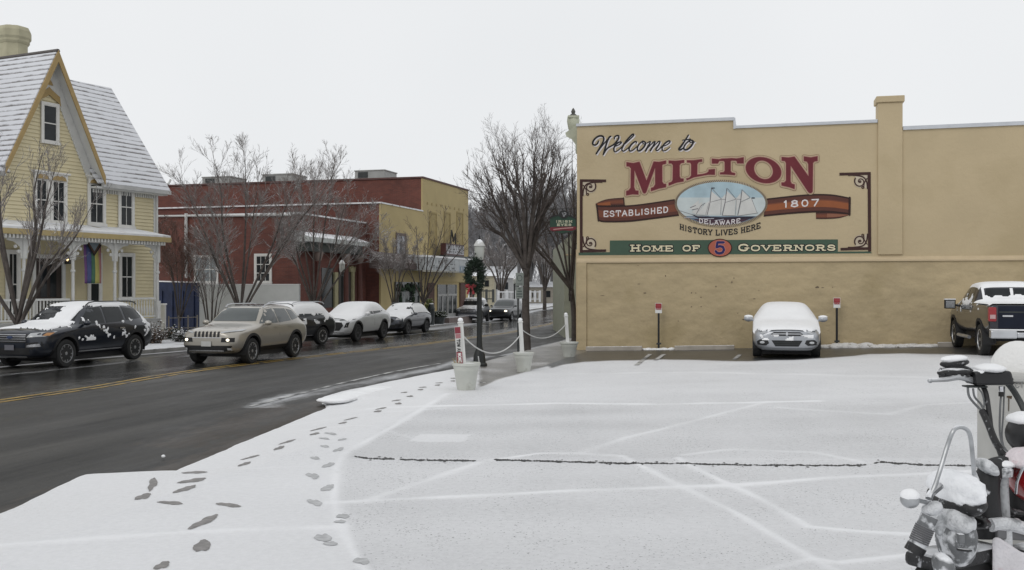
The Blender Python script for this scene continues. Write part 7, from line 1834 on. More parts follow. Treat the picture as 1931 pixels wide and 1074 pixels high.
shrub('low_shrub','brownish snowy shrub right beside the porch end of the yellow house',289,39.5,.9,.75,1,(.09,.06,.04))
shrub('low_shrub','dark snow-topped ground shrub before the blue screen',345,41,1.0,.45,2,(.02,.025,.015),.65)
shrub('low_shrub','greenish snowy shrub behind the moving beige car front',325,44,.9,.5,3,(.04,.05,.02))
shrub('low_shrub','small dark shrub below the porch steps behind the blue car hood',60,38,1.2,.6,4,(.03,.03,.02))
# ================================================================== street furniture
iron=mat('black_iron',(.014,.016,.015),.45,var=.2)
globe=mat('frosted_globe',(.38,.39,.36),.4,var=.06,frost=.3)
def lamppost(label,loc,scale=1,first=True,wreath=False):
    t=thing('street_lamp',label,'street lamp',loc,0,'black street lamps with white acorn globes',scale)
    M_=Matrix()
    mb=MB(); mb.lathe([(.21,-.05),(.21,.06),(.17,.10),(.15,.30),(.11,.42),(.085,.50)],12,M_); mb.build('base',iron,t,smooth=True,local=True)
    mb=MB(); mb.lathe([(.082,.50),(.07,.7),(.066,2.6),(.09,2.64),(.06,2.70),(.085,2.78),(.11,2.82)],12,M_); mb.build('post',iron,t,smooth=True,local=True)
    mb=MB(); mb.lathe([(.09,2.82),(.11,2.86),(.128,3.02),(.132,3.16),(.12,3.2)],14,M_); gl=mb.build('globe',globe,t,smooth=True,local=True)
    mb=MB(); mb.lathe([(.155,3.19),(.145,3.22),(.10,3.30),(.06,3.35),(.03,3.37)],14,M_); mb.build('lamp_cap',mat('lamp_cap_snowy',(.5,.5,.48),.5,frost=.7),gl,smooth=True,local=True)
    mb=MB(); mb.lathe([(.028,3.37),(.035,3.40),(.012,3.43),(.018,3.45),(.002,3.49)],8,M_); mb.build('finial',iron,gl,smooth=True,local=True)
    return t
q=G(904,690); LD=q.y
lp=lamppost('nearest black street lamp with a Christmas wreath, beside the planters on the near pavement',q,1.0)
for (px,D,s,lb) in ((645,51,1.10,'black street lamp with snowy globe in front of the brick lodge entrance'),(970,96,1.05,'small far street lamp behind the parking sign'),(1047,118,1.05,'far dark lamp post on the snowy verge right of the big tree'),(1086,60,1.0,'dark street lamp half hidden behind the corner of the mural building')):
    c=copy_tree(lp); c.location=tbase(px,D); c.scale=(s,)*3; c['label']=lb
# wreath on the nearest lamp
wm_=mat('fir_green',(.016,.028,.017),.9,var=.5,scale=12,frost=.22); redb=mat('red_ribbon',(.22,.012,.018),.5,var=.2)
wc=P(896,519,LD-.02); t=thing('wreath','dark green fir wreath with a red bow hanging on the nearest lamp post','wreath',wc)
rng=random.Random(9); vs=[];fs=[]
R1=.27
for i in range(2600):
    a=rng.uniform(0,2*pi); rr=R1+rng.gauss(0,.075); p=Vector((cos(a)*rr*.62-.0,-.10+rng.gauss(0,.05),sin(a)*rr*1.12)); d=rdir(rng,Vector((cos(a),0,sin(a))),rng.uniform(.2,1.3)); thin(vs,fs,[p,p+d*rng.uniform(.05,.10)],.011,.004)
mb=MB(); mb.v=[tuple(v) for v in vs]; mb.f=[list(f) for f in fs]; mb.m=[0]*len(fs); mb.build('fir_ring',wm_,t,local=True)
mb=MB(); b=Vector((-.11,-.19,-.30))
for s in (-1,1):
    mb.ball(b+Vector((s*.075,0,.02)),(.075,.03,.055),8,6)
    mb.hexa([b+Vector((s*.01,-.02,0)),b+Vector((s*.05,-.02,0)),b+Vector((s*.05,.0,0)),b+Vector((s*.01,.0,0)),b+Vector((s*.05,-.03,-.2)),b+Vector((s*.11,-.03,-.19)),b+Vector((s*.11,0,-.19)),b+Vector((s*.05,0,-.2))])
mb.ball(b,(.035,.035,.035),8,6); mb.build('bow',redb,t,smooth=True,local=True)
# parking regulation signs on a post
q=G(977,672); D=q.y; s=D/F; t=thing('parking_post_sign','two grey green regulation plates on a thin post beside the big tree','sign',q)
mb=MB(); mb.tube([q+Vector((0,.03,-.1)),Vector((q.x,q.y+.03,H+(HY-514)*s))],.028,8); mb.build('post',darkmetal,t)
pm_=mat('sign_grey_green',(.20,.22,.20),.5); gt=mat('sign_dark_text',(.07,.09,.08),.6)
for k,(x0,x1,y0,y1) in enumerate(((972.5,987.5,514,538.5),(972.5,986.5,540,562.5))):
    a=P(x0,y1,D-.03); b=P(x1,y0,D-.03); mb=MB(); mb.box(a.x,b.x,D-.035,D-.02,a.z,b.z); pl_=mb.build('plate',pm_,t,bev=.003)
    pp=Pl((0,D-.035),(1,0)); 
    def row(y,xa,xb,ww): return stroke([(pp.sz(xa,y)[0],pp.sz(xa,y)[1]),(pp.sz(xb,y)[0],pp.sz(xb,y)[1])],ww*s,cap=False)
    mb=MB(); 
    if k==0:
        cxx,czz=pp.sz(980,524); flat(mb,ring(ellipse(cxx,czz,5*s,6*s,20),ellipse(cxx,czz,3.8*s,4.8*s,20))+row(535,975,985,1),lambda u,v,e:pp.at(u,v,e),.003)
    else: flat(mb,word('NO',pp.sz(977.5,0)[0],pp.sz(981.5,0)[0],pp.sz(980,545.5)[1],2.6*s,.7*s,serif=False,fy=1)+row(549,975.5,984,2.6)+row(554,974,985,2.4)+row(558.5,974.5,985,1.8),lambda u,v,e:pp.at(u,v,e),.003)
    mb.build('lettering',gt,pl_)
# hanging pub sign on its bracket
D=33.7; s=D/F; t=thing('pub_sign','green arched hanging sign lettered Irish Eyes with a black roundel and red stripe','sign',P(1061,418,D))
pp=Pl((0,D),(1,0)); S=lambda l:[pp.sz(*p) for p in l]
sg=mat('pub_green',(.014,.045,.026),.5,var=.15); sd_=mat('pub_dark',(.012,.012,.012),.5); sr=mat('pub_red',(.13,.012,.02),.5); cr_=mat('pub_cream',(.42,.42,.30),.5)
mb=MB(); mb.prism(S([(1037,432),(1037,413),(1043,409),(1052,407),(1061,406),(1070,407),(1079,410),(1086,414),(1086,432),(1080,436),(1070,438),(1061,440),(1050,438),(1042,436)]),lambda u,v,e:pp.at(u,v,e),-.04,.04); bd=mb.build('board',sg,t)
mb=MB(); mb.prism(S([(1037,428.5),(1060,427),(1086,427),(1086,432),(1078,435),(1061,434),(1044,436),(1037,434)]),lambda u,v,e:pp.at(u,v,e),.04,.05); mb.build('stripe',sr,bd)
mb=MB(); flat(mb,stroke(S([(1044,432.4),(1060,430.5),(1080,429)]),1.8*s),lambda u,v,e:pp.at(u,v,e),.054); mb.build('stripe_line',mat('pub_pink',(.4,.22,.2),.5),bd)
mb=MB(); mb.prism(S([(1037,413),(1043,409),(1052,407),(1061,406),(1070,407),(1079,410),(1086,414),(1086,411),(1079,407),(1070,404),(1061,403),(1052,404),(1043,406),(1037,410)]),lambda u,v,e:pp.at(u,v,e),-.06,.06); mb.build('rim',sd_,bd)
mb=MB(); mb.prism(S(ellipse(1063,404,9.5,7.6,24)),lambda u,v,e:pp.at(u,v,e),-.045,.062); rd_=mb.build('roundel',sd_,bd)
mb=MB(); flat(mb,stroke(S([(1060,401),(1061.5,404),(1062.5,408)]),1.3*s)+stroke(S([(1063,401.5),(1065,400.5),(1067,402),(1066.5,404.5),(1064,405),(1063.5,408)]),1.6*s),lambda u,v,e:pp.at(u,v,e),.068); mb.build('emblem',mat('emblem_grey',(.25,.25,.26),.5),rd_)
mb=MB(); a,z0_=pp.sz(1047.5,419.5); b_,_=pp.sz(1079.5,419.5); flat(mb,word('IRISH',a,b_,z0_,4.3*s,1.15*s,fy=1),lambda u,v,e:pp.at(u,v,e),.052)
a,z0_=pp.sz(1049.5,425.8); b_,_=pp.sz(1078,425.8); mb.build('lettering',cr_,bd); mb=MB(); flat(mb,word('EYES',a,b_,z0_,4.4*s,1.25*s,fy=1),lambda u,v,e:pp.at(u,v,e),.052); mb.build('lettering',cr_,bd)
mb=MB(); mb.tube([P(1034,393.5,D),P(1100,393.5,D)],.012,6); mb.tube([P(1061,393.5,D),P(1061,398,D)],.012,6); mb.tube([P(1086,414,D),P(1100,412,D)],.02,6); mb.build('bracket_arm',iron,t)
# planters with posts and rope chain
potm=mat('planter_white',(.50,.51,.47),.55,var=.07,scale=4,dirt=((.33,.33,.29),3,.6))
postm=mat('white_post',(.62,.62,.60),.5,var=.06)
def planter(px,py,hpx,wpx,label,lean,ptop):
    q=G(px,py); q.z=lot_z(q.x,q.y); s=q.y/F; h=hpx*s; r=wpx*s/2
    t=thing('planter',label,'planter',q,group='white planters carrying rope posts')
    mb=MB(); mb.lathe([(r*.62,-.01),(r*.66,.05),(r*.67,.07),(r*.84,h*.70),(r*.86,h*.72),(r*.86,h*.74),(r*.92,h*.88),(r*1.0,h*.9),(r*1.0,h),(r*.9,h),(r*.86,h*.93)],20)
    p=mb.build('pot',potm,t,smooth=True,local=True,ang=25)
    mb=MB(); mb.lathe([(r*.0+.001,h*.98),(r*.5,h*.975),(r*.88,h*.95)],16); mb.build('snow_fill',snow,p,smooth=True,local=True)
    top=Vector(((ptop[0]-px)*s,0,H+(HY-ptop[1])*s-q.z)); w=.05
    d=top.normalized(); x=Vector((1,0,0)); x=(x-d*x.dot(d)).normalized(); y=d.cross(x)
    b0=d*(h*.5)+Vector((lean,0,0)); b0=Vector((top.x*.25,0,h*.4)); L_=(top-b0).length; d=(top-b0).normalized(); x=(x-d*x.dot(d)).normalized(); y=d.cross(x)
    def sq(c,w): return [c-x*w-y*w,c+x*w-y*w,c+x*w+y*w,c-x*w+y*w]
    mb=MB(); mb.hexa(sq(b0,w)+sq(b0+d*(L_-.10),w)); mb.hexa(sq(b0+d*(L_-.10),w*1.35)+sq(b0+d*(L_-.07),w*1.2)); po=mb.build('post',postm,t,local=True,bev=.006)
    mb=MB(); mb.ball(b0+d*(L_-.035),(w*1.1,w*1.1,.05),10,7); mb.build('post_cap',snow,po,smooth=True,local=True)
    return t,q,s,(b0,d,x,y,L_)
t1,q1,s1,pf=planter(879,735,51,54,'large white planter with a leaning sign post nearest the camera',0,(868,600))
t2,q2,s2,_=planter(987.5,700,36,40,'middle white planter with a rope post before the big tree',0,(981,600))
t3,q3,s3,_=planter(1073,672,28,36,'smaller white planter standing at the corner of the mural building',0,(1067,590))
# the sign board strapped to the first post
b0,d,x,y,L_=pf; mb=MB(); w=.062
def brd(l0,l1,w0,w1,t0,t1): 
    o=[]; 
    for l in (l0,l1):
        for (a,b_) in ((w0,t0),(w1,t0),(w1,t1),(w0,t1)): o.append(b0+d*l+x*a-y*b_*-1)
    return o
yy=-1 if y.y>0 else 1
def bx(l0,l1,w0,w1,t0,t1):
    o=[]
    for l in (l0,l1):
        for a,b_ in ((w0,t0),(w1,t0),(w1,t1),(w0,t1)): o.append(b0+d*l+x*a+y*yy*b_)
    return o
st_=thing('post_notice','tall narrow red and white notice board fixed to the leaning planter post','sign',q1)
off=q1
mb=MB(); mb.hexa([v+off for v in bx(.30,L_-.16,-.13,.0,.055,.07)]); nb_=mb.build('board',mat('notice_white',(.55,.55,.53),.5,var=.08),st_)
for l0,l1 in ((L_-.30,L_-.17),(.31,.56)):
    mb=MB(); mb.hexa([v+off for v in bx(l0,l1,-.125,-.01,.070,.074)]); mb.build('red_panel',mat('notice_red',(.22,.03,.045),.5),nb_)
mb=MB(); mb.hexa([v+off for v in bx(L_-.40,L_-.31,-.12,-.015,.070,.073)]); mb.build('red_panel',mat('notice_pink',(.36,.16,.17),.5),nb_)
# the words run down the board
def nfn(u,v,e): return off+b0+d*u+x*v+y*yy*e
mb=MB(); LL=L_
ps=word('TOW',0,.20,0,.075,.016,serif=False,fy=1)+word('AWAY',.23,.50,0,.075,.016,serif=False,fy=1)
flat(mb,ps,lambda u,v,e: nfn(LL-.42-u*.78,-.105+v,e),.0735); mb.build('lettering',black,nb_)
mb=MB(); flat(mb,word('ZONE'.replace('Z','N'),0,.2,0,.07,.014,serif=False,fy=1),lambda u,v,e: nfn(.54-u,-.10+v,e),.077); mb.build('lettering',white,nb_)
mb=MB()
for i in range(22):
    p=q1+Vector((-.16+random.uniform(-.07,.07),-.05+random.uniform(-.06,.06),.50)); thin(mb.v,mb.f,[p,p+Vector((random.uniform(-.08,.05),random.uniform(-.03,.03),random.uniform(.06,.17)))],.008,.003)
mb.m=[0]*len(mb.f); mb.build('dry_grass',mat('dry_straw',(.30,.24,.12),.8,var=.3),t1)
rope=mat('white_rope',(.55,.55,.54),.7,var=.08)
def ropeline(label,a,b_,sag,r=.014):
    pts=[a.lerp(b_,i/16)-Vector((0,0,sag*4*(i/16)*(1-i/16))) for i in range(17)]
    mb=MB(); mb.tube(pts,r,6); tag(mb.build('rope',rope,smooth=True),label,'rope',group='white ropes slung between the planters')
A1=P(871,630,q1.y); A2=P(979,634,q2.y-.06); A3=P(984,621,q2.y); A4=P(1066,612,q3.y-.05)
ropeline('white rope sagging between the leaning post and the middle planter',A1,A2,.40*1.0)
ropeline('thin white rope between the middle planter and the planter by the wall corner',A3,A4,.30,.012)
a=P(902,672,q1.y+.6); b_=G(905,722); mb=MB(); mb.tube([a,a.lerp(b_,.5)+Vector((.02,0,0)),b_+Vector((0,0,.01)),b_+Vector((.06,0,.012)),b_+Vector((.12,-.02,.012))],.011,6)
tag(mb.build('rope_end',rope,smooth=True),'loose white rope end hanging down behind the nearest planter to the snow','rope')
# small yellow green upright and dark tub by the theatre doors
q=tbase(808,69); t=thing('topiary','pale yellow green upright potted plant by the theatre doors','plant',q)
mb=MB(); mb.lathe([(.22,-.05),(.3,.4)],10); mb.build('pot',darkmetal,t,local=True)
mb=MB(); rng=random.Random(2)
for i in range(260):
    p=Vector((rng.gauss(0,.14),rng.gauss(0,.12),rng.uniform(.4,1.75))); mb.ball(p,rng.uniform(.04,.08),5,3)
mb.build('foliage',mat('yellow_green_leaf',(.17,.19,.07),.8,var=.4,scale=8,frost=.3),t,local=True)
q=tbase(826,70.5); t=thing('flower_tub','dark snow-topped planting tub in front of the theatre doors','planter',q)
mb=MB(); mb.lathe([(.4,-.05),(.55,.5),(.5,.5)],10); mb.build('tub',darkmetal,t,local=True); mb=MB()
for i in range(120): mb.ball((rng.gauss(0,.3),rng.gauss(0,.2),.5+rng.random()*.35),rng.uniform(.05,.09),5,3)
mb.build('foliage',mat('dark_leaf',(.03,.04,.02),.8,var=.4,scale=8,frost=.45),t,local=True)
q=tbase(813.5,68); t=thing('litter_bin','slim dark bin standing beside the pale green plant at the theatre','bin',q); mb=MB(); mb.lathe([(.2,-.05),(.22,1.0),(.24,1.05),(.24,1.12),(.14,1.4)],10); mb.build('body',darkmetal,t,smooth=True,local=True); mb=MB(); mb.ball((0,0,1.42),(.16,.16,.05),8,5); mb.build('snow_cap',snow,t,smooth=True,local=True)
# ================================================================== motorcycle on the raised walk, and the old white cabinet beside it
fchrome=mat('frosted_chrome',(.38,.39,.40),.35,metal=.7,var=.2,scale=20,frost=.45)
fblack=mat('frosted_black',(.016,.016,.017),.5,var=.3,scale=20,frost=.42,bump=.003,bscale=80,dirt=((.45,.46,.48),34,.60))
fgrey=mat('frosted_grey',(.14,.145,.15),.6,var=.3,scale=20,frost=.65,bump=.006,bscale=60,dirt=((.62,.63,.65),22,.50))
lump=mat('clinging_snow',(.62,.63,.645),.7,var=.15,scale=12,bump=.02,bscale=45,dirt=((.27,.28,.29),16,.56))
redp=mat('red_bike_paint',(.30,.012,.016),.3,var=.1,coat=.7,frost=.45,dirt=((.6,.45,.46),18,.60))
bk=thing('motorcycle','red and black motorcycle crusted with snow, standing cropped at the right edge','motorcycle',(2.1,4.05,.45))
T=lambda pts: [P(*p) for p in pts]
def tb(name,pts,r,m,n=8,par=None,sm=5):
    q=smoothline(T(pts),sm); k=len(q)
    if hasattr(r,'__len__'): rr=[r[0]+(r[1]-r[0])*i/(k-1) for i in range(k)]
    else: rr=r
    mb=MB(); mb.tube(q,rr,n); return mb.build(name,m,par or bk,smooth=True)
def blob(name,c,rx,ry,rd,m,par=None,tilt=0,rough=0,seed=0,n=20):
    """rounded lump centred on a photo point; radii in photo pixels (rd in metres)"""
    c0=P(*c); s=c[2]/F; mb=MB(); mb.ball((0,0,0),(rx*s,rd,ry*s),n,int(n*.7))
    vs=[]; M_=Matrix.Rotation(-radians(tilt),3,'Y')
    for v in mb.v:
        v=Vector(v); 
        if rough: v*=1+rough*noise.noise(v*22+Vector((seed,0,0)))+rough*.5*noise.noise(v*50+Vector((0,seed,0)))
        vs.append(tuple(c0+M_ @ v))
    mb.v=vs; return mb.build(name,m,par or bk,smooth=True,ang=180)
Dh=4.6
hbz=tb('handlebar',[(1778,706,Dh),(1845,708,Dh),(1890,714,Dh+.02),(1925,760,Dh),(1962,850,Dh-.15)],.0145,darkmetal)
tb('grip',[(1774,704,Dh),(1840,706,Dh)],.027,fblack,10,hbz)
blob('grip_snow',(1805,697,Dh),35,7.5,.03,lump,hbz,0,.22,1)
o=blob('brake_master',(1800,703,Dh-.04),32,10,.025,fblack,hbz,0,.18,4)
mb=MB(); 
for i in range(5):
    c=P(1778+i*12,706+i*.6,Dh-.068); mb.ball(c,(.010,.006,.006),8,5)
mb.build('guard_hole',black,hbz)
tb('mirror_arm',[(1783,692,Dh-.03),(1805,690,Dh-.03),(1828,697,Dh-.03),(1843,715,Dh-.02),(1846,724,Dh)],.011,fblack,8,hbz)
mi=blob('mirror',(1800,684,Dh-.02),27,9,.035,fblack,hbz,6,.05,2); blob('mirror_snow',(1799,676,Dh-.02),26,6.5,.035,snow,mi,5,.12,3)
tb('lever',[(1756,717,Dh-.06),(1785,715,Dh-.07),(1812,711,Dh-.06),(1842,720,Dh-.02)],[.008,.017],mat('lever_alloy',(.42,.43,.44),.4,metal=.5,frost=.3),8,hbz); blob('lever_tip',(1754,717.5,Dh-.06),5,4.5,.011,fchrome,hbz)
mb=MB(); a=P(1842,727,Dh-.08); b_=P(1893,697,Dh+.03); mb.hexa([Vector(v) for v in ((a.x,Dh-.08,a.z),(b_.x,Dh-.08,a.z+.002),(b_.x,Dh+.05,a.z),(a.x,Dh+.05,a.z),(a.x-.006,Dh-.07,b_.z),(b_.x-.012,Dh-.07,b_.z+.004),(b_.x-.012,Dh+.04,b_.z),(a.x,Dh+.04,b_.z))]); mb.build('reservoir',mat('reservoir_black',(.013,.013,.014),.35,var=.2),bk,bev=.012)
blob('reservoir_snow',(1866,694,Dh-.02),29,8.5,.075,snow,None,0,.12,5); blob('reservoir_snow',(1842,701,Dh-.02),14,8,.05,snow,None,20,.12,6)
mb=MB(); a=P(1824,731,Dh-.06); b_=P(1856,726,Dh-.02); mb.box(a.x,b_.x,Dh-.06,Dh,a.z,b_.z); mb.build('clamp',darkmetal,hbz,bev=.004)
blob('bolt',(1892,720,Dh-.05),6,5,.014,fchrome,hbz)
cab=mat('cable_grey',(.14,.145,.15),.5,frost=.25)
tb('cable',[(1825,731,Dh-.05),(1828,748,Dh-.06),(1842,765,Dh-.06),(1856,778,Dh-.07)],.0058,cab)
tb('cable',[(1835,732,Dh-.05),(1838,748,Dh-.06),(1850,762,Dh-.06),(1857,777,Dh-.07)],.0050,cab)
tb('cable',[(1844,731,Dh-.04),(1852,742,Dh-.05),(1856,760,Dh-.06),(1854,775,Dh-.07)],.0036,cab)
tb('cable_bundle',[(1852,774,Dh-.07),(1864,800,Dh-.12),(1876,830,Dh-.18),(1893,855,Dh-.22),(1925,878,Dh-.28),(1960,890,Dh-.32)],.0155,fblack)
tb('cable_bundle',[(1853,727,Dh-.02),(1860,745,Dh-.05),(1866,785,Dh-.09),(1870,812,Dh-.13),(1884,848,Dh-.2),(1903,905,Dh-.3)],.0115,fblack)
tb('cable',[(1889,734,Dh-.04),(1886,770,Dh-.05),(1886,820,Dh-.06),(1897,848,Dh-.1),(1935,880,Dh-.2)],.0048,cab)
tb('cable',[(1894,728,Dh-.02),(1892,780,Dh-.03),(1890,830,Dh-.05),(1905,860,Dh-.1),(1940,872,Dh-.2)],.0040,cab)
tb('cable_ferrule',[(1887,728,Dh-.05),(1888,738,Dh-.05)],.010,chrome); tb('cable_ferrule',[(1888,739,Dh-.05),(1888,747,Dh-.05)],.012,rubber)
# sissy bar
Ds=3.78
tb('sissy_bar',[(1752,938,Ds-.04),(1762,918,Ds-.03),(1773,885,Ds-.02),(1786,842,Ds),(1796,815,Ds),(1805,806,Ds+.01),(1817,806,Ds+.03),(1827,815,Ds+.05),(1832,838,Ds+.07),(1837,895,Ds+.1)],.0082,fchrome,10,None,8)
tb('sissy_bracket',[(1752,940,Ds-.04),(1756,930,Ds-.03),(1775,914,Ds-.02)],.014,fgrey)
# seat with its pillow of snow, back cushion
se=blob('seat',(1803,942,3.9),42,24,.19,fblack,None,8,.05,8,24)
blob('seat_snow',(1803,921,3.9),39,32,.19,mat('seat_snow',(.80,.81,.83),.7,var=.05,scale=8,bump=.008,bscale=50),se,10,.16,9,34)
cu=tb('back_cushion',[(1866,1012,4.04),(1860,965,4.05),(1860,915,4.07),(1870,888,4.10),(1893,878,4.16)],[.062,.042],mat('cushion_black',(.014,.014,.015),.55,var=.3,bump=.004,bscale=40,dirt=((.6,.61,.63),26,.63)),14)
blob('cushion_snow',(1862,880,4.06),22,12,.06,lump,cu,-35,.15,12); blob('cushion_snow',(1890,874,4.12),24,7,.05,snow,cu,0,.12,13); blob('cushion_snow',(1843,925,4.0),5,38,.03,lump,cu,6,.3,14)
# rear indicator
tb('indicator_stalk',[(1728,942,3.72),(1768,951,3.8)],.009,fchrome)
ind=blob('rear_indicator',(1716,941,3.72),18,17,.036,fchrome,None,0,0,0,20); blob('indicator_snow',(1716,935,3.72),17.5,13.5,.036,snow,ind,0,.06,15)
blob('strut_mount',(1757,958,3.75),20,11,.05,lump,None,25,.2,16)
# shock absorber with coils
tb('shock_absorber',[(1753,972,3.72),(1727,1034,3.72)],.032,fgrey,14,None,6); mb=MB(); a=P(1744,994,3.72); b_=P(1733,1020,3.72)
for i in range(8):
    c=a.lerp(b_,i/7); d_=(b_-a).normalized(); c2=c+d_*.004; mb.tube([c-d_*.003,c+d_*.003],.0365,14)
mb.build('spring_coil',mat('coil_grey',(.10,.10,.105),.5,frost=.5),bk,smooth=True)
tb('shock_cap',[(1730,1028,3.72),(1722,1042,3.72)],.036,fblack,12)
# saddle bag lumps under the seat
blob('saddlebag',(1804,1014,3.82),34,55,.10,fgrey,None,0,.07,20,26); blob('bag_snow',(1804,982,3.80),30,24,.10,lump,None,0,.16,21,26); blob('bag_snow',(1778,985,3.84),17,26,.07,lump,None,-6,.16,22)
mb=MB(); a=P(1806,1024,3.71); b_=P(1818,1006,3.71); mb.box(a.x,b_.x,3.70,3.73,a.z,b_.z); mb.build('bag_buckle',fgrey,bk,bev=.004)
tb('bag_strap',[(1805,1035,3.715),(1825,1038,3.72),(1836,1036,3.74)],.005,fblack)
blob('silencer_cap',(1779,1068,3.68),18,26,.06,fgrey,None,15,.08,24)
# pipes and crash bars of the frame
tb('frame_tube',[(1890,884,4.1),(1891,930,4.1),(1894,985,4.1),(1896,1012,4.1)],.0235,mat('frosted_tube',(.42,.43,.44),.6,frost=.5,bump=.008,bscale=50,dirt=((.25,.255,.26),30,.56)),12)
mb=MB(); q=P(1888,889,4.1); mb.lathe([(.043,q.z-.016),(.045,q.z+.01),(.036,q.z+.02)],16,Matrix.Translation((q.x,q.y,0))); mb.build('tube_collar',fgrey,bk,smooth=True)
tb('lower_tube',[(1893,996,4.02),(1894,1030,4.02)],.030,lump,12)
mb=MB(); a=P(1872,1003,4.0); b_=P(2060,1030,4.0); mb.hexa([Vector(v) for v in ((a.x,3.96,a.z-.02),(b_.x,4.2,b_.z-.04),(b_.x,4.26,b_.z-.04),(a.x,4.02,a.z-.02),(a.x,3.96,a.z+.025),(b_.x,4.2,b_.z+.03),(b_.x,4.26,b_.z+.03),(a.x,4.02,a.z+.025))]); rail_=mb.build('frame_rail',mat('rail_steel',(.12,.12,.125),.5,frost=.2),bk,bev=.008)
tb('rail_snow',[(1868,990,3.98),(1900,988,4.0),(1940,998,4.05),(1990,1008,4.1)],.027,lump,10,rail_)
mb=MB(); mb.prism([(1871,1014),(1882,1012),(1925,1040),(2010,1066),(2010,1180),(1871,1180)],lambda u,v,e:P(u,v,3.95+e)+Vector((0,0,0)),-.03,.04); mb.build('side_panel',mat('panel_red_snow',(.62,.60,.62),.7,var=.12,scale=9,bump=.01,bscale=45,dirt=((.33,.03,.045),7,.66)),bk,bev=.015)
# engine, tank, lamp shell, wheels
mb=MB(); f_=Vector((.85,.53,0)); l_=Vector((-.53,.85,0))
rw=Vector((P(1800,1189,3.95).x,3.95,.45+.32)); 
def wheel_b(c,name):
    M_=Matrix.Translation(c) @ Matrix(((f_.x,0,l_.x,0),(f_.y,0,l_.y,0),(0,1,0,0),(0,0,0,1)))
    mb=MB(); n=32; 
    vs=[];fs=[]
    for i in range(n):
        a=2*pi*i/n
        for j in range(8):
            b=2*pi*j/8; rr=.265+.055*cos(b); vs.append(M_ @ Vector((rr*cos(a),rr*sin(a),.06*sin(b))))
    for i in range(n):
        for j in range(8): fs.append((i*8+j,((i+1)%n)*8+j,((i+1)%n)*8+(j+1)%8,i*8+(j+1)%8))
    mb.add(vs,fs); w=mb.build(name,mat('frosted_tyre',(.018,.018,.018),.8,frost=.35),bk,smooth=True,ang=180)
    mb=MB()
    for i in range(24):
        a=2*pi*i/24; mb.tube([M_ @ Vector((.03*cos(a+.3),.03*sin(a+.3),.02*(-1)**i)),M_ @ Vector((.215*cos(a),.215*sin(a),0))],.003,4)
    mb.tube([M_ @ Vector((0,0,-.06)),M_ @ Vector((0,0,.06))],.035,12); mb.build('spokes',fchrome,w)
    return w
wheel_b(rw,'wheel'); wheel_b(rw+f_*1.62,'wheel')
def obx(name,c,hf,hl,hz,m,bev=.02):
    mb=MB(); v=[]
    for z in (-hz,hz):
        for a,b in ((-hf,-hl),(hf,-hl),(hf,hl),(-hf,hl)): v.append(c+f_*a+l_*b+Vector((0,0,z)))
    mb.hexa(v); return mb.build(name,m,bk,bev=bev)
obx('engine',rw+f_*.78+Vector((0,0,.02)),.24,.14,.2,fblack,.03); obx('rear_fender',rw+Vector((0,0,.28)),.2,.085,.03,fblack,.02); obx('swing_arm',rw+f_*.3+Vector((0,0,-.02)),.3,.11,.025,fblack)
ft=rw+f_*1.62; mb=MB()
for s in (-1,1): mb.tube([ft+l_*.09*s,ft+l_*.10*s-f_*.32+Vector((0,0,.72))],.026,10)
mb.build('front_fork',fchrome,bk,smooth=True)
blob('fuel_tank',(1958,905,4.15),50,46,.15,redp,None,0,.03,40,28); blob('tank_snow',(1946,862,4.12),44,17,.13,mat('pink_snow',(.66,.60,.62),.7,var=.12,scale=12,bump=.01,bscale=40,dirt=((.38,.06,.08),12,.60)),None,12,.14,41,24)
tb('tank_trim',[(1916,930,4.05),(1919,905,4.02),(1930,880,4.0)],.006,chrome)
sh=blob('instrument_shell',(1940,818,4.3),40,38,.10,mat('shell_black',(.012,.012,.013),.35,var=.2),None,0,.02,43,26); blob('shell_snow',(1940,791,4.3),38,15,.09,snow,sh,-4,.1,44,22)
tb('hose',[(1900,860,4.2),(1890,920,4.12),(1900,960,4.12),(1925,968,4.15)],.016,fblack,8)
blob('engine_lump',(1916,985,4.12),9,8,.04,fblack,None,0,.25,45); blob('engine_cover',(1915,945,4.25),30,62,.08,mat('engine_black',(.014,.014,.015),.5,var=.3,dirt=((.4,.41,.42),22,.68)),None,0,.12,46)
blob('lock_cluster',(1848,985,3.93),16,14,.05,mat('cluster_dark',(.03,.03,.03),.3,metal=.5,frost=.1,dirt=((.5,.5,.5),40,.62)),None,0,.35,47)
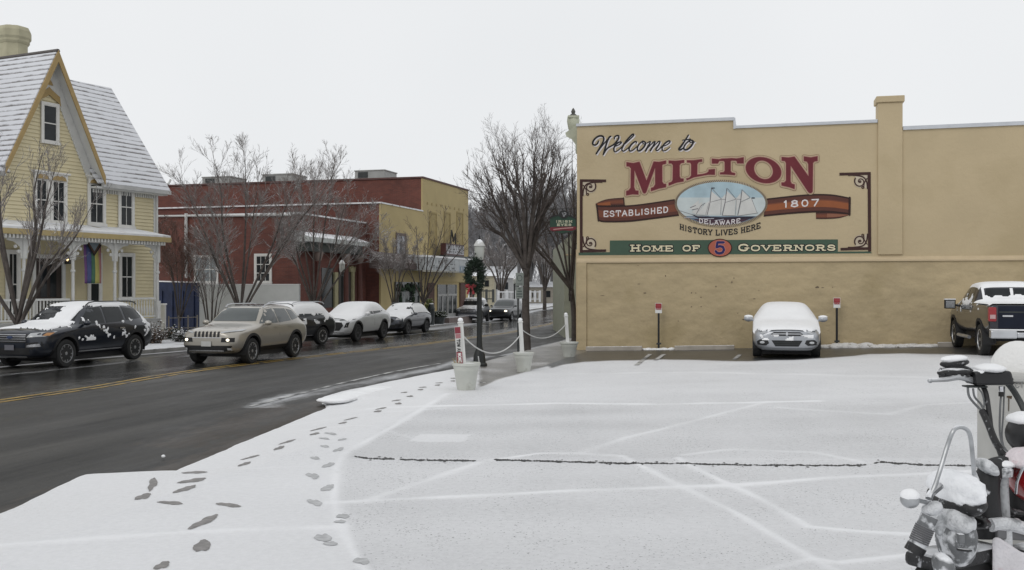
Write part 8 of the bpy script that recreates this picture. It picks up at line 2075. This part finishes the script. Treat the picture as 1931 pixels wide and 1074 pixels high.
# white cabinet with domed snow and grey post behind the handlebar
wc_=mat('cabinet_white',(.46,.455,.43),.5,var=.08,scale=6,dirt=((.22,.13,.07),5,.70))
Dk=5.0; a=P(1888,700,Dk-.12); t=thing('old_white_cabinet','rust-stained white metal cabinet capped by a dome of snow behind the motorcycle','cabinet',(a.x+.18,Dk,.45))
mb=MB(); mb.box(a.x,a.x+.34,Dk-.12,Dk+.16,.45,P(0,716,Dk).z); mb.build('body',wc_,t,bev=.03)
mb=MB(); zt=P(0,716,Dk).z; mb.box(a.x-.012,a.x+.352,Dk-.135,Dk+.17,zt+.001,zt+.045); mb.build('rim',wc_,t,bev=.015)
mb=MB(); c=Vector((a.x+.165,Dk+.02,zt+.03)); mb.ball(c,(.145,.13,.165),28,18); mb.v=[tuple(c+(Vector(v)-c)*(1+.05*noise.noise(Vector(v)*9))) for v in mb.v]; mb.build('snow_dome',mat('dome_snow',(.74,.735,.72),.65,var=.05,scale=5,bump=.006,bscale=50),t,smooth=True,ang=180)
pc=Pl((0,Dk-.12),(1,0))
mb=MB(); q=[pc.sz(1898,746),pc.sz(1908,746),pc.sz(1907,752),pc.sz(1903,752),pc.sz(1902.5,775),pc.sz(1901,775),pc.sz(1901,750),pc.sz(1898,749)]; flat(mb,[[q[0],q[1],q[2],q[7]],[q[3],q[4],q[5],q[6]]],lambda u,v,e:pc.at(u,v,e),.003); mb.build('rust_streak',mat('rust',(.07,.045,.025),.8,var=.4),t)
mb=MB(); flat(mb,word('C1',pc.sz(1913,0)[0],pc.sz(1930,0)[0],pc.sz(1913,731)[1],.03,.004,serif=False,fy=1),lambda u,v,e:pc.at(u,v,e),.003); mb.build('scrawl',mat('scrawl_grey',(.2,.2,.2),.7),t)
mb=MB(); q=pc.sz(1906,714); mb.ball(pc.at(q[0],q[1],.012),(.007,.007,.007),8,5); mb.build('screw',black,t)
Dg=5.02; a=P(1869,726,Dg); b_=P(1890,726,Dg); t=thing('grey_post','plain grey square post left of the white cabinet behind the cables','post',((a.x+b_.x)/2,Dg+.05,.45))
mb=MB(); mb.box(a.x,b_.x-.006,Dg,Dg+.10,.45,P(0,719,Dg).z); mb.build('shaft',mat('post_grey',(.27,.275,.28),.6,var=.06),t,bev=.006); mb=MB(); mb.box(a.x-.004,b_.x-.002,Dg-.004,Dg+.104,P(0,719,Dg).z+.001,P(0,714,Dg).z); mb.build('cap',snow,t,bev=.006)
